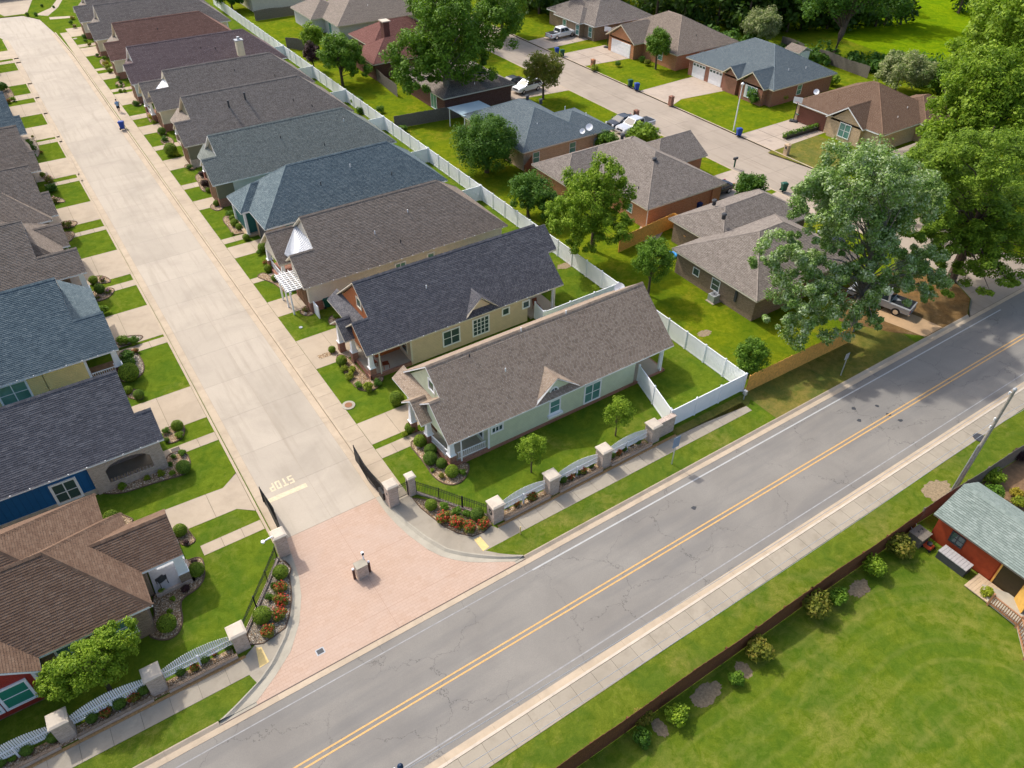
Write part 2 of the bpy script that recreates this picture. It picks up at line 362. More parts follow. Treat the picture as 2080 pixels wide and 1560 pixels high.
ORD = ['first', 'second', 'third', 'fourth', 'fifth', 'sixth', 'seventh', 'eighth', 'ninth', 'tenth', 'eleventh', 'twelfth', 'thirteenth', 'fourteenth', 'fifteenth']

def leaves(cent, rad, cnt, size, up=0.45, squash=0.85, shell=0.55, seed=0, slim=0.55, droop=0.0):
    g = np.random.default_rng(seed); out = []
    for c, r, n in zip(cent, rad, cnt):
        d = g.normal(size=(n, 3)); d /= np.linalg.norm(d, axis=1)[:, None]
        rr = r * (shell + (1 - shell) * np.sqrt(g.random(n)))
        p = np.array(c) + d * rr[:, None] * np.array([1, 1, squash]); p[:, 2] -= droop * np.abs(g.normal(size=n))
        nn = d * 0.75 + g.normal(size=(n, 3)) * 0.45; nn[:, 2] += up; nn /= np.linalg.norm(nn, axis=1)[:, None]
        t = np.cross(nn, g.normal(size=(n, 3))); t /= np.linalg.norm(t, axis=1)[:, None] + 1e-9; b = np.cross(nn, t)
        s = size * (0.45 + 1.1 * g.random(n) ** 1.3)[:, None]
        out.append(np.stack([p - t * s, p - b * s * slim, p + t * s, p + b * s * slim], axis=1).reshape(-1, 3))
    return np.concatenate(out)
def leafmesh(name, v, mat):
    me = bpy.data.meshes.new(name); n = len(v) // 4
    me.vertices.add(len(v)); me.vertices.foreach_set('co', v.astype(np.float32).ravel())
    me.loops.add(4 * n); me.loops.foreach_set('vertex_index', np.arange(4 * n, dtype=np.int32))
    me.polygons.add(n); me.polygons.foreach_set('loop_start', np.arange(0, 4 * n, 4, dtype=np.int32))
    me.materials.append(mat); me.update(calc_edges=True); return me


# ================================================================ THE SETTING
def struct(name, mb, mat, parent=None): return mb.build(name, mat, parent, kind=None if parent else 'structure')
RD = -0.12                                                            # carriageway level, lawns at 0
struct('ground', MB().poly([(-1500, -1500, -0.45), (1500, -1500, -0.45), (1500, 1500, -0.45), (-1500, 1500, -0.45)]), MT['lawnyard'])
arcR_in = [(11.8, 34.4), (11.8, 33.0), (11.92, 31.7), (12.2, 30.2), (12.7, 28.5), (13.15, 27.6), (13.7, 26.9), (14.3, 26.3), (14.9, 25.85), (15.8, 25.3), (16.9, 24.62)]
arcR_out = [(12.35, 34.4), (12.4, 32.9), (12.6, 31.4), (13.1, 29.5), (13.8, 27.8), (14.6, 26.9), (15.5, 26.1), (16.2, 25.5), (17.0, 24.95), (17.6, 24.62)]
arcL_in = [(5.3, 34.4), (5.2, 33.4), (4.9, 31.1), (4.5, 29.7), (3.7, 28.0), (2.6, 26.5), (1.3, 25.5), (-0.1, 24.62)]
arcL_out = [(4.7, 34.4), (4.55, 33.0), (4.35, 31.3), (4.0, 30.1), (3.3, 28.5), (2.4, 27.3), (1.2, 26.2), (0.3, 25.6), (-1.2, 24.95), (-2.1, 24.62)]
blockA = arcR_out[::-1] + [(12.35, 60), (12.25, 120), (12.3, 150), (11.8, 166), (10.9, 177), (8.6, 181.6), (4, 182.2), (-60, 182.2), (-60, 300), (72.3, 300), (72.3, 32.0), (71.8, 28.6), (70.2, 26.0), (67.5, 24.62)]
struct('lawn', MB().prism(blockA, -0.4, 0.0), MT['lawn'])
blockL = arcL_out[::-1][:] + [(4.65, 60), (4.4, 90), (4.0, 120), (3.75, 150), (3.6, 166), (2.6, 170), (-2, 171.6), (-60, 171.6), (-60, 24.62)]
struct('lawn', MB().prism(blockL, -0.4, 0.0), MT['lawn'])
struct('lawn', MB().prism([(85.5, 24.62), (83.2, 26), (81.6, 28.6), (81.0, 32), (81.0, 300), (420, 300), (420, 24.62)], -0.4, 0.0), MT['lawnyard'])
struct('lawn', MB().prism([(-60, 15.95), (-60, -120), (420, -120), (420, 15.95)], -0.4, 0.0), MT['verge'])
# yards with their own turf
def sheet(name, pts, mat, z=0.005): return struct(name, MB().poly([(p[0], p[1], z) for p in pts]), MT[mat])
sheet('lawn', [(42.0, 28.7), (71.5, 28.7), (72.2, 34), (72.2, 104), (42, 135)], 'lawnyard')
sheet('lawn', [(42.0, 135.2), (72.2, 104.2), (72.2, 240), (42, 240)], 'lawnyard')
sheet('lawn', [(41.5, 24.62), (59.5, 24.62), (60.0, 28.6), (41.5, 28.6)], 'lawndry', 0.009)
sheet('lawn', [(-60, 12.1), (-60, -60), (120, -60), (120, 12.1)], 'mown')
sheet('lawn', [(79.99, 60.00), (90.13, 62.91), (89.97, 55.48), (83.22, 51.73), (81.15, 53.06)], 'lawndry', 0.009)
sheet('lawn', [(47.65, 51.74), (57.21, 51.90), (50.59, 34.51), (43.80, 30.79), (42.89, 42.36)], 'lawnyard', 0.009)
sheet('meadow', [(128, 72), (150, 58), (230, 60), (260, 140), (150, 130), (132, 100)], 'field')
sheet('dirt', [(56.5, 30.5), (59.0, 26.8), (61.2, 24.62), (67.4, 24.62), (70.1, 26.0), (71.7, 28.6), (72.2, 33), (66.5, 33.5), (60, 33.8)], 'dirt', 0.012)
struct('dirt_track', MB().poly([(59.6, 29.4, .018), (60.4, 26.8, .018), (60.9, 24.7, .018), (63.6, 24.7, .018), (63.2, 27.2, .018), (62.4, 29.6, .018)]),
       concrete('packed_clay', (0.50, 0.33, 0.18), 0.5, 0.9))
_bare = plain('bare_earth', (0.25, 0.19, 0.115), 0.95, 0.45, 7)
for i, (c, a, b) in enumerate([((45.23, 13.29), 1.3, .75), ((44.74, 35.83), .75, .45), ((41.18, 51.85), 1.0, .5), ((20.78, 11.33), 1.1, .55), ((17.36, 11.36), .4, .55), ((33.69, 11.08), .9, .5), ((23.58, 11.23), .45, .55)]):
    g = random.Random(i); ang = [k * 2 * math.pi / 48 for k in range(48)]; jag = [g.uniform(.8, 1.1) for _ in range(48)]; jag = [(jag[q - 1] + jag[q]) / 2 * g.uniform(.9, 1.1) for q in range(48)]
    sheet('bare_patch', [(c[0] + a * math.cos(t) * jag[q], c[1] + b * math.sin(t) * jag[q]) for q, t in enumerate(ang)], 'dirt', 0.014).data.materials[0] = _bare

# main road
struct('main_road', MB().poly([(-90, 16.5, RD), (420, 16.5, RD), (420, 24.0, RD), (-90, 24.0, RD)]), MT['asphalt'])
def stripe(name, x0, x1, y0, y1, mat, z=RD + 0.006): return struct(name, MB().poly([(x0, y0, z), (x1, y0, z), (x1, y1, z), (x0, y1, z)]), mat)
stripe('yellow_line', -90, 420, 20.09, 20.19, MT['yellow']); stripe('yellow_line', -90, 420, 19.79, 19.89, MT['yellow'])
stripe('edge_line', 17.5, 71, 23.40, 23.51, MT['line']); stripe('edge_line', 83, 420, 23.40, 23.51, MT['line'])
_worn = plain('worn_road_paint', (0.30, 0.295, 0.285), 0.8, 0.25, 3)
stripe('edge_line', -90, 17.5, 23.43, 23.50, _worn); stripe('edge_line', -90, 420, 17.02, 17.10, _worn)
for c in ((47.69, 22.11), (46.84, 21.00), (49.41, 20.13), (49.57, 19.22), (49.54, 21.29), (29.73, 21.55)):
    struct('asphalt_patch', MB().poly([(c[0] + .22 * math.cos(k) * random.uniform(.6, 1.2), c[1] + .2 * math.sin(k) * random.uniform(.6, 1.2), RD + .004) for k in [i * .785 for i in range(8)]]), MT['dark'])
def xprofile0(prof, x0, x1):
    n = len(prof); return MB().add([(x0, p[0], p[1]) for p in prof] + [(x1, p[0], p[1]) for p in prof], [tuple(range(n - 1, -1, -1)), tuple(range(n, 2 * n))] + [(i, (i + 1) % n, n + (i + 1) % n, n + i) for i in range(n)])
# gutters and kerbs, cast in bays
def bays(name, x0, x1, y0, y1, z0, z1, step, mat, gap=0.008, roll=False):
    par = struct(name, MB().box(x0, y0, z0 - .02, x1, y1, (RD - .01) if roll else z1 - 0.02), MT['sjoint']); x = x0; k = {}
    while x < x1 - 0.05:
        L = min(step, x1 - x); key = round(L, 3)
        if key not in k: k[key] = (xprofile0([(y0, z0), (y1, z0), (y1, z1), (y0 + (y1 - y0) * .75, z1 - .01), (y0, RD + .015)], 0, L - gap) if roll else MB().box(0, y0, z0, L - gap, y1, z1)).mesh('kerb_bay', mat)
        ob('kerb_bay', k[key], par, loc=(x, 0, 0)); x += step
    return par
bays('gutter', -20, 95, 24.0, 24.36, RD - .1, RD + .015, 3.0, MT['curb'])
bays('gutter', -20, 95, 16.06, 16.5, RD - .1, RD + .015, 3.0, MT['curb'])
bays('kerb', -20, 95, 15.9, 16.06, RD - .1, 0.035, 3.0, MT['stone'])
bays('kerb', 17.6, 67.4, 24.36, 24.62, RD - .1, 0.03, 3.0, MT['curb'], roll=True)
bays('kerb', -20, -2.15, 24.36, 24.62, RD - .1, 0.03, 3.0, MT['curb'], roll=True)
struct('gutter_apron', MB().box(-2.2, 24.34, -.4, 17.7, 24.9, RD - .004), MT['curbg'])
struct('joint_strip', MB().box(-2.1, 24.36, RD - .1, 17.6, 24.44, RD + .006), plain('dark_joint', (0.10, 0.07, 0.055)))
# entrance paving and its sweeping kerbs
struct('entrance_paving', MB().poly([(p[0], p[1], RD + .012) for p in arcL_in[::-1]] + [(p[0], p[1], RD + .012) for p in arcR_in] + [(16.9, 24.44, RD + .012), (-0.1, 24.44, RD + .012)]), MT['stamped'])
_sj = plain('sawn_joint', (0.36, 0.23, 0.16))
struct('sawn_joint', MB().seg((8.52, 24.45), (8.52, 34.38), .025, RD, RD + .016), _sj)
struct('sawn_joint', MB().seg((4.6, 30.2), (12.1, 30.2), .025, RD, RD + .016), _sj)
struct('sawn_joint', MB().seg((1.9, 27.2 - 1.2), (14.4, 26.0), .025, RD, RD + .016), _sj)
def rolled(a, b, za, zb):                                             # kerb bay whose face slopes up from the gutter
    n = len(a); mid = [(p[0] * .35 + q[0] * .65, p[1] * .35 + q[1] * .65) for p, q in zip(a, b)]
    V = [(p[0], p[1], za) for p in a] + [(p[0], p[1], zb) for p in mid] + [(p[0], p[1], zb) for p in b] + [(p[0], p[1], -.3) for p in b]; F = []
    for k in range(3): F += [(k * n + i, k * n + i + 1, (k + 1) * n + i + 1, (k + 1) * n + i) for i in range(n - 1)]
    return MB().add(V, F)
def ring(name, a, b, z, mat, zc=None):
    def lerp(poly, t):
        L = [0.0]
        for i in range(len(poly) - 1): L.append(L[-1] + math.dist(poly[i], poly[i + 1]))
        d = t * L[-1]
        for i in range(len(poly) - 1):
            if d <= L[i + 1] + 1e-9:
                u = (d - L[i]) / (L[i + 1] - L[i]); return (poly[i][0] * (1 - u) + poly[i + 1][0] * u, poly[i][1] * (1 - u) + poly[i + 1][1] * u)
        return poly[-1]
    N = 40; A = [lerp(a, i / N) for i in range(N + 1)]; B = [lerp(b, i / N) for i in range(N + 1)]
    M = [((p[0] + q[0] * 1.6) / 2.6, (p[1] + q[1] * 1.6) / 2.6) for p, q in zip(A, B)]
    par = struct(name, MB().prism(A + B[::-1], -0.4, RD - .01), MT['joint'])
    for k in range(0, N, 5):
        sl = slice(k, k + 6)
        MB().prism(A[sl] + M[sl][::-1], -0.3, RD + .02).build('gutter_bay', mat, par)
        rolled(M[sl], B[sl], RD + .02, 0.025).build('kerb_bay', mat, par)
ring('entrance_kerb', arcR_in, arcR_out, 0, MT['curbg']); ring('entrance_kerb', arcL_in, arcL_out, 0, MT['curbg'])

# street behind the gates, cast in panels
par = struct('street', MB().prism([(4.5, 34.4), (12.4, 34.4), (12.3, 150), (11.8, 166), (10.9, 177), (8.6, 181.6), (4, 182.2), (-60, 182.2), (-60, 171.5), (-2, 171.5), (2.6, 170), (3.6, 166), (3.7, 150), (4.6, 60)], -0.4, RD - .006), MT['sjoint'])
y = 34.43; k = 0
while y < 165:
    y1 = min(y + 4.55, 166)
    def le(v): return np.interp(v, [34, 60, 90, 120, 150, 166], [4.7, 4.65, 4.4, 4.0, 3.75, 3.65])
    def re(v): return np.interp(v, [34, 60, 120, 150, 166], [12.3, 12.3, 12.2, 12.25, 11.8])
    e = 0.008
    for (a, b, m, nm) in ((0, .6, 'curb', 'gutter_bay'), (.6, 3.85, 'street', 'street_panel'), (3.85, 7.1, 'street', 'street_panel'), (7.1, 7.62, 'curb', 'gutter_bay')):
        def X(v, q): return le(v) + (re(v) - le(v)) * q / 7.62
        MB().prism([(X(y, a) + e, y + e), (X(y, b) - e, y + e), (X(y1, b) - e, y1 - e), (X(y1, a) + e, y1 - e)], -0.3, RD).build(nm, MT[m], par)
    y = y1; k += 1
MB().prism([(3.65, 166.02), (11.8, 166.02), (10.9, 177), (8.6, 181.5), (4, 182.1), (-60, 182.1), (-60, 171.6), (-2, 171.6), (2.6, 170)], -0.3, RD).build('street_panel', MT['street'], par)
# painted stop bar and lettering, read from inside the gates
struct('stop_bar', MB().poly([(5.35, 38.0, RD + .006), (8.25, 38.0, RD + .006), (8.25, 38.4, RD + .006), (5.35, 38.4, RD + .006)]), MT['stoppaint'])
def glyph(cells, x, y, w, h, z):                                      # y is the top of the letter, nearest the gates
    mb = MB()
    for (a, b, c, d) in cells: mb.poly([(x - a * w, y + b * h, z), (x - c * w, y + b * h, z), (x - c * w, y + d * h, z), (x - a * w, y + d * h, z)])
    return mb
LET = {'S': [(0, 0, 1, .16), (0, .16, .3, .42), (0, .42, 1, .58), (.7, .58, 1, .84), (0, .84, 1, 1)], 'T': [(0, 0, 1, .18), (.35, .18, .65, 1)],
       'O': [(0, .16, .3, .84), (.7, .16, 1, .84), (0, 0, 1, .16), (0, .84, 1, 1)], 'P': [(0, .16, .3, .42), (.7, .16, 1, .42), (0, 0, 1, .16), (0, .42, 1, .58), (0, .58, .3, 1)]}
_st = thing('stop_lettering', 'pale painted word STOP on the street just inside the gates', 'road marking', (6.8, 39.3, RD))
x = 7.68
for ch in 'STOP':
    glyph(LET[ch], x, 38.9, .36, .8, RD + .007).build('letter', MT['stoppaint'], _st); x -= .46

# pavements and walks: slabs with open joints
def walk(name, x0, y0, x1, y1, step, mat, along='x', zt=0.02, gap=0.018):
    par = struct(name, MB().box(x0, y0, -0.05, x1, y1, zt - .018), MT['joint'])
    a, b = (x0, x1) if along == 'x' else (y0, y1); n = max(1, round((b - a) / step)); L = (b - a) / n
    me = (MB().box(0, y0, -.04, L - gap, y1, zt) if along == 'x' else MB().box(x0, 0, -.04, x1, L - gap, zt)).mesh('slab', mat)
    for i in range(n): ob('slab', me, par, loc=(a + i * L, 0, 0) if along == 'x' else (0, a + i * L, 0))
    return par
walk('pavement', 17.4, 26.32, 40.6, 27.42, 1.5, MT['concg'])
walk('pavement', -30, 26.3, 0.6, 27.42, 1.5, MT['concg'])
walk('pavement', -20, 14.62, 80, 15.88, 1.45, MT['concg'])
walk('pavement', 12.5, 34.4, 13.8, 165, 1.5, MT['conc'], 'y')
struct('kerb', MB().prism([(12.33, 34.4), (12.5, 34.4), (12.5, 60), (12.42, 120), (12.48, 150), (11.98, 166), (11.8, 166), (12.3, 150), (12.25, 120), (12.33, 60)], -.3, 0.024), MT['curb'])
struct('kerb', MB().prism([(4.45, 34.4), (4.63, 34.4), (4.62, 60), (4.38, 90), (3.98, 120), (3.73, 150), (3.6, 166), (3.4, 166), (3.53, 150), (3.78, 120), (4.18, 90), (4.42, 60)], -.3, 0.024), MT['curb'])
cw = struct('corner_walk', MB().prism(arcR_out[1:] + [(17.6, 26.3), (17.4, 26.32), (17.4, 27.42), (17.16, 27.86), (16.45, 27.64), (15.64, 27.74), (14.97, 28.52), (14.46, 29.60), (14.20, 30.66), (13.95, 31.76), (13.90, 32.85), (13.8, 33.4), (13.8, 34.4), (12.45, 34.4)], -.3, .018), MT['concg'])
struct('corner_lawn', MB().poly([(17.62, 24.66, .022), (17.62, 26.30, .022), (16.9, 26.3, .022), (15.75, 26.3, .022), (16.4, 25.6, .022), (17.0, 25.1, .022)]), MT['verge'])
struct('corner_lawn', MB().poly([(17.61, 24.63, .006), (40, 24.63, .006), (40, 26.31, .006), (17.61, 26.31, .006)]), MT['verge'])
struct('corner_walk', MB().prism(arcL_out[1:-2] + [(0.1, 26.3), (0.1, 27.42), (1.06, 27.97), (1.42, 27.75), (2.12, 27.84), (2.88, 28.04), (3.33, 28.63), (3.85, 29.62), (4.19, 30.67), (4.76, 32.06), (4.0, 33.2)], -.3, .018), MT['concg'])
sheet('lawn', [(-20, 24.66), (-1.9, 24.66), (-1.2, 25.0), (0.2, 25.7), (0.05, 26.28), (-20, 26.28)], 'verge', 0.006)
for n, pts in (('tactile_pad', [(15.58, 27.48), (16.05, 27.47), (16.11, 26.42), (15.59, 26.34)]), ('tactile_pad', [(0.97, 27.71), (1.26, 27.59), (1.31, 26.44), (0.73, 26.38)])):
    struct(n, MB().prism(pts, .015, .03), MT['tactile'])
def drives(lst, x0, x1, name, mat, split):
    for (a, b) in lst:
        par = struct(name, MB().box(x0, a, -.05, x1, b, .0), MT['joint'])
        cuts = [x0] + [x0 + (x1 - x0) * i / split for i in range(1, split)] + [x1]
        for i in range(split): MB().box(cuts[i] + .01, a, -.04, cuts[i + 1] - .01, b, .016).build('slab', mat, par)
drives([(39.2, 41.9), (49.9, 54.5), (58.9, 61.7), (71.2, 73.7), (83.6, 86.1), (95.9, 99.3), (109.1, 112.2), (121.9, 127.2), (134.8, 138.1), (148.4, 153.6), (161.5, 167.4)], 13.82, 18.6, 'driveway', MT['conc'], 2)
drives([(37.5, 38.6), (65.6, 66.5), (74.6, 75.7), (89.7, 91.0), (102.9, 104.3), (115.3, 117.0), (128.3, 129.6), (139.8, 140.9), (154.2, 155.9)], 13.82, 17.6, 'front_walk', MT['conc'], 3)
drives([(49.0, 53.4), (61.9, 67.4), (73.9, 79.5), (87.4, 92.5), (101, 106.8), (114.7, 119.9), (124.6, 129.9), (139.2, 146.7), (153.7, 158.8)], -1.0, 4.42, 'driveway', MT['conc'], 2)
drives([(35.9, 36.8), (46.0, 47.0), (60.5, 61.5), (71.5, 72.6), (84.6, 85.5), (98.9, 99.9), (112.8, 114.0), (132, 134.3), (151.2, 152.6)], 0.4, 4.42, 'front_walk', MT['conc'], 3)
par = struct('driveway', MB().prism([(4.44, 37.7), (3.4, 38.6), (-1.2, 38.7), (-1.2, 41.2), (3.2, 41.0), (4.44, 42.0)], -.05, .0), MT['joint'])
MB().prism([(4.42, 37.75), (3.4, 38.6), (2.02, 38.62), (2.02, 41.07), (3.2, 41.0), (4.42, 41.9)], -.04, .016).build('slab', MT['conc'], par)
MB().prism([(2.0, 38.62), (-1.2, 38.7), (-1.2, 41.2), (2.0, 41.07)], -.04, .016).build('slab', MT['conc'], par)
struct('gravel_strip', MB().box(14.6, 51.0, 0, 16.0, 51.55, .03), MT['gravel'])
# far cross street and the street of the older estate
struct('driveway', MB().prism([(5.6, 182.5), (9.5, 182.5), (12.5, 196), (2, 197)], -.1, .012), MT['conc'])
struct('front_walk', MB().prism([(10.6, 180.5), (12.6, 178.5), (15.2, 184), (17, 190), (16, 190.5), (14, 184.5)], -.1, .012), MT['conc'])
struct('front_walk', MB().prism([(12.5, 175.6), (16.6, 174.6), (16.6, 176.0), (12.6, 177.4)], -.1, .014), MT['conc'])
_bs = concrete('tan_street_concrete', (0.36, 0.30, 0.235), 0.55, 0.2, True)
par = struct('back_street', MB().prism([(67.5, 24.36), (70.2, 26.0), (71.8, 28.6), (72.3, 32), (72.3, 250), (81, 250), (81, 32), (81.6, 28.6), (83.2, 26), (85.5, 24.36)], -0.4, RD - .012), MT['joint'])
y = 24.4
while y < 150:
    if y < 33: MB().prism([(np.interp(y, [24.4, 26, 28.6, 32], [67.6, 70.2, 71.8, 72.3]) + .01, y + .01), (np.interp(y, [24.4, 26, 28.6, 32], [85.4, 83.2, 81.6, 81]) - .01, y + .01), (np.interp(y + 2.2, [24.4, 26, 28.6, 32], [67.6, 70.2, 71.8, 72.3]) * 1.0 - .01, y + 2.19)][:2] + [(np.interp(y + 2.2, [24.4, 26, 28.6, 32], [85.4, 83.2, 81.6, 81]) - .01, y + 2.19), (np.interp(y + 2.2, [24.4, 26, 28.6, 32], [67.6, 70.2, 71.8, 72.3]) + .01, y + 2.19)], -.3, RD).build('street_panel', _bs, par); y += 2.2
    else:
        for a, b in ((72.3, 76.64), (76.66, 81)): MB().box(a, y + .01, -.3, b, y + 4.5, RD).build('street_panel', _bs, par)
        y += 4.51
for a in (72.12, 81.0): struct('kerb', MB().box(a, 32, -.3, a + .18, 150, .024), MT['curb'])
_bd = concrete('aged_drive_concrete', (0.43, 0.35, 0.275), 0.45, 0.3)
for nm, pts in (('driveway', [(81.1, 107.4), (91.3, 107.4), (91.3, 99.2), (81.1, 100.2)]), ('driveway', [(81.1, 86.4), (93.2, 86.9), (93.2, 79.4), (84, 80.4), (81.1, 79.2)]),
                ('driveway', [(81.1, 66.2), (92, 66.2), (92, 60.4), (81.1, 60.0)]), ('driveway', [(81.1, 116.5), (91.2, 117.5), (91.0, 111.5), (81.1, 111.0)]),
                ('driveway', [(72.2, 58.8), (66, 58.8), (63.5, 54.2), (72.2, 52.3)]), ('driveway', [(72.2, 78.2), (65, 78.2), (65, 72.3), (72.2, 71.6)]),
                ('driveway', [(72.2, 98.0), (63, 99.0), (62.6, 93.4), (72.2, 92.4)]), ('driveway', [(72.2, 51.6), (66.8, 51.2), (60.5, 47), (60.5, 43), (72.2, 45.5)]),
                ('path', [(53.3, 52.9), (61.8, 52.9), (61.8, 51.8), (53.3, 51.8)]), ('patio', [(50.4, 52.2), (53.4, 54.2), (54.6, 51.9), (51.9, 50.2)]),
                ('patio', [(52.10, 100.54), (54.89, 100.47), (53.64, 98.13), (51.78, 97.89)])):
    par = struct(nm, MB().prism(pts, -.1, .006), MT['joint'])
    cx = sum(p[0] for p in pts) / len(pts); cy = sum(p[1] for p in pts) / len(pts)
    if len(pts) == 4:
        a, b, c, d = [Vector(p) for p in pts]
        def L(u, v): q = (a * (1 - u) + b * u) * (1 - v) + (d * (1 - u) + c * u) * v; return (q.x, q.y)
        nu = max(1, round((b - a).length / 3.2)); nv = max(1, round((d - a).length / 3.2)); e = .004
        for i in range(nu):
            for j in range(nv): MB().prism([L(i / nu + e, j / nv + e), L((i + 1) / nu - e, j / nv + e), L((i + 1) / nu - e, (j + 1) / nv - e), L(i / nu + e, (j + 1) / nv - e)], -.05, .018).build('slab', _bd, par)
    else: MB().prism(pts, -.05, .018).build('slab', _bd, par)
# covers in the ground
def cover(name, c, r, mat, label, z=.02, ringmat=None):
    t = thing(name, label, 'cover', (c[0], c[1], 0))
    if ringmat: MB().cyl(c, r * 1.75, -.02, z + .035, 20).build('collar', ringmat, t)
    MB().cyl(c, r, z, z + .055, 18).build('lid', mat, t)
_rust = plain('rusty_iron', (0.26, 0.12, 0.06), 0.8)
cover('manhole', (14.19, 44.23), .30, _rust, 'round rusty manhole lid in pale collar beside the right pavement', .02, MT['curbg'])
cover('manhole', (52.77, 14.66), .45, MT['dark'], 'dark round manhole lid in the pavement near the leaning pole', .0)
cover('utility_cover', (14.97, 56.24), .16, MT['grey'], 'small grey utility lid in the lawn before the tan house', .0)
cover('utility_cover', (14.19, 160.09), .35, MT['curbg'], 'pale round utility lid in the far lawn near the street end', .0)
t = thing('drain_grate', 'small square iron drain in the pink entrance paving', 'drain', (4.00, 25.54) + (RD,))
c = (4.00, 25.54); MB().cbox(c, .5, .42, RD, RD + .02).build('frame', MT['grey'], t); MB().cbox(c, .38, .3, RD, RD + .026).build('grate', MT['dark'], t)

# planting beds
def pebbles(par, pts, n, seed, r=0.055):
    g = random.Random(seed); xs = [p[0] for p in pts]; ys = [p[1] for p in pts]; mb = MB(); k = 0; tries = 0
    while k < n and tries < n * 6:
        tries += 1; x = g.uniform(min(xs), max(xs)); y = g.uniform(min(ys), max(ys)); ins = False
        for i in range(len(pts)):
            (x1, y1), (x2, y2) = pts[i][:2], pts[i - 1][:2]
            if (y1 > y) != (y2 > y) and x < (x2 - x1) * (y - y1) / (y2 - y1) + x1: ins = not ins
        if not ins: continue
        a, b, h, t = g.uniform(.5, 1.2) * r, g.uniform(.5, 1.2) * r, g.uniform(.4, .8) * r, g.uniform(0, 3); ca, sa = math.cos(t), math.sin(t); k += 1
        q = [(a, 0, .03), (0, b, .03), (-a, 0, .03), (0, -b, .03), (0.15 * a, .1 * b, .045 + h)]
        mb.add([(x + u * ca - v * sa, y + u * sa + v * ca, w) for u, v, w in q], [(0, 1, 4), (1, 2, 4), (2, 3, 4), (3, 0, 4)])
    mb.build('pebbles', MT['pebble'], par, kind='stuff')
def smooth(pts, it=2):
    for _ in range(it):
        q = []
        for i in range(len(pts)):
            a, b = pts[i], pts[(i + 1) % len(pts)]
            q += [(a[0] * .75 + b[0] * .25, a[1] * .75 + b[1] * .25), (a[0] * .25 + b[0] * .75, a[1] * .25 + b[1] * .75)]
        pts = q
    return pts
def bed(pts, mat='gravel', peb=40, rnd=True, edge=True):
    if rnd: pts = smooth(pts, 2)
    o = struct('planting_bed', MB().prism(pts, -.05, .035), MT[mat])
    if edge: MB().tube([(p[0], p[1], .03) for p in pts + pts[:1]], .05, 5, False).build('edging', MT['edge'], o)
    A = abs(sum(pts[i - 1][0] * pts[i][1] - pts[i][0] * pts[i - 1][1] for i in range(len(pts)))) / 2
    if peb: pebbles(o, pts, int(A * peb), len(pts) * 7 + int(A * 100))
    return o
bed([(16.16, 37.51), (16.62, 38.08), (17.43, 37.07), (17.84, 34.82), (18.19, 33.99), (18.89, 33.68), (18.58, 33.00), (17.56, 32.24), (16.58, 32.46), (16.06, 33.65), (16.18, 35.16), (16.17, 36.66)])
bed([(13.90, 32.85), (13.95, 31.76), (14.20, 30.66), (14.46, 29.60), (14.97, 28.52), (15.64, 27.74), (16.45, 27.64), (17.20, 27.84), (17.45, 28.62), (16.77, 29.91), (15.35, 31.50)], 'gravel', 55, False)
bed([(15.86, 50.78), (16.64, 50.48), (16.86, 47.74), (16.99, 46.12), (18.29, 46.04), (17.39, 45.11), (16.43, 44.73), (15.62, 45.53), (15.55, 47.06), (15.64, 48.73)])
bed([(15.68, 58.47), (16.26, 59.04), (17.29, 58.61), (17.04, 57.70), (16.11, 57.48)])
bed([(17.32, 55.66), (17.85, 56.47), (18.49, 56.29), (18.21, 55.09), (17.51, 54.86)])
bed([(14.46, 66.66), (15.38, 67.15), (15.68, 65.88), (16.21, 62.65), (15.88, 62.11), (15.55, 64.50), (14.98, 65.66)], 'gravel', 40)
bed([(14.98, 83.74), (15.81, 84.64), (16.68, 83.36), (15.92, 82.26), (15.30, 82.48)])
bed([(15.26, 79.94), (15.90, 80.88), (16.95, 79.87), (16.78, 75.69), (16.04, 75.86), (15.18, 76.09), (15.36, 77.90)])
bed([(15.37, 108.71), (16.17, 109.97), (16.78, 108.57), (16.12, 107.24)]); bed([(15.10, 105.71), (15.93, 107.12), (16.78, 106.09), (16.40, 103.45), (15.33, 104.13)])
bed([(15.47, 96.01), (16.15, 96.85), (17.09, 95.39), (16.18, 94.29)]); bed([(15.82, 92.47), (16.71, 93.54), (16.78, 90.25), (16.37, 87.42), (15.41, 88.04), (15.80, 90.88)])
bed([(14.95, 121.64), (15.95, 123.07), (16.63, 121.16), (15.78, 120.08)]); bed([(16.34, 118.47), (17.36, 119.54), (16.96, 115.83), (15.63, 112.39), (15.75, 114.96)])
bed([(15.07, 144.65), (16.14, 146.24), (15.96, 139.70), (15.45, 137.21), (15.26, 140.86)]); bed([(14.75, 131.61), (15.95, 133.49), (16.24, 130.66), (15.62, 129.45)]); bed([(14.97, 148.13), (15.93, 149.09), (16.42, 147.61), (15.53, 147.01)])
bed([(-3.64, 31.36), (-4.10, 32.04), (-3.30, 33.00), (-3.25, 34.39), (-2.18, 35.73), (-0.77, 36.15), (0.26, 35.94), (0.14, 34.99), (-0.08, 34.13), (-0.73, 33.58), (-1.66, 33.45), (-1.92, 32.90), (-2.00, 31.94), (-2.43, 31.14), (-3.04, 30.97)])
bed([(-4.38, 42.61), (-3.99, 42.99), (-3.43, 42.63), (-2.95, 41.93), (-2.61, 41.32), (-3.78, 40.97), (-4.33, 41.33)])
bed([(-0.78, 38.76), (-0.32, 39.57), (0.07, 38.94), (0.21, 37.99), (0.33, 37.30), (-0.54, 37.28)])
bed([(-4.16, 45.35), (-4.14, 45.89), (-2.86, 45.74), (0.45, 45.74), (0.90, 46.49), (1.84, 46.33), (2.11, 45.40), (1.87, 44.22), (1.30, 43.73), (0.01, 44.01), (-1.55, 44.19), (-2.75, 44.30), (-3.62, 44.80)])
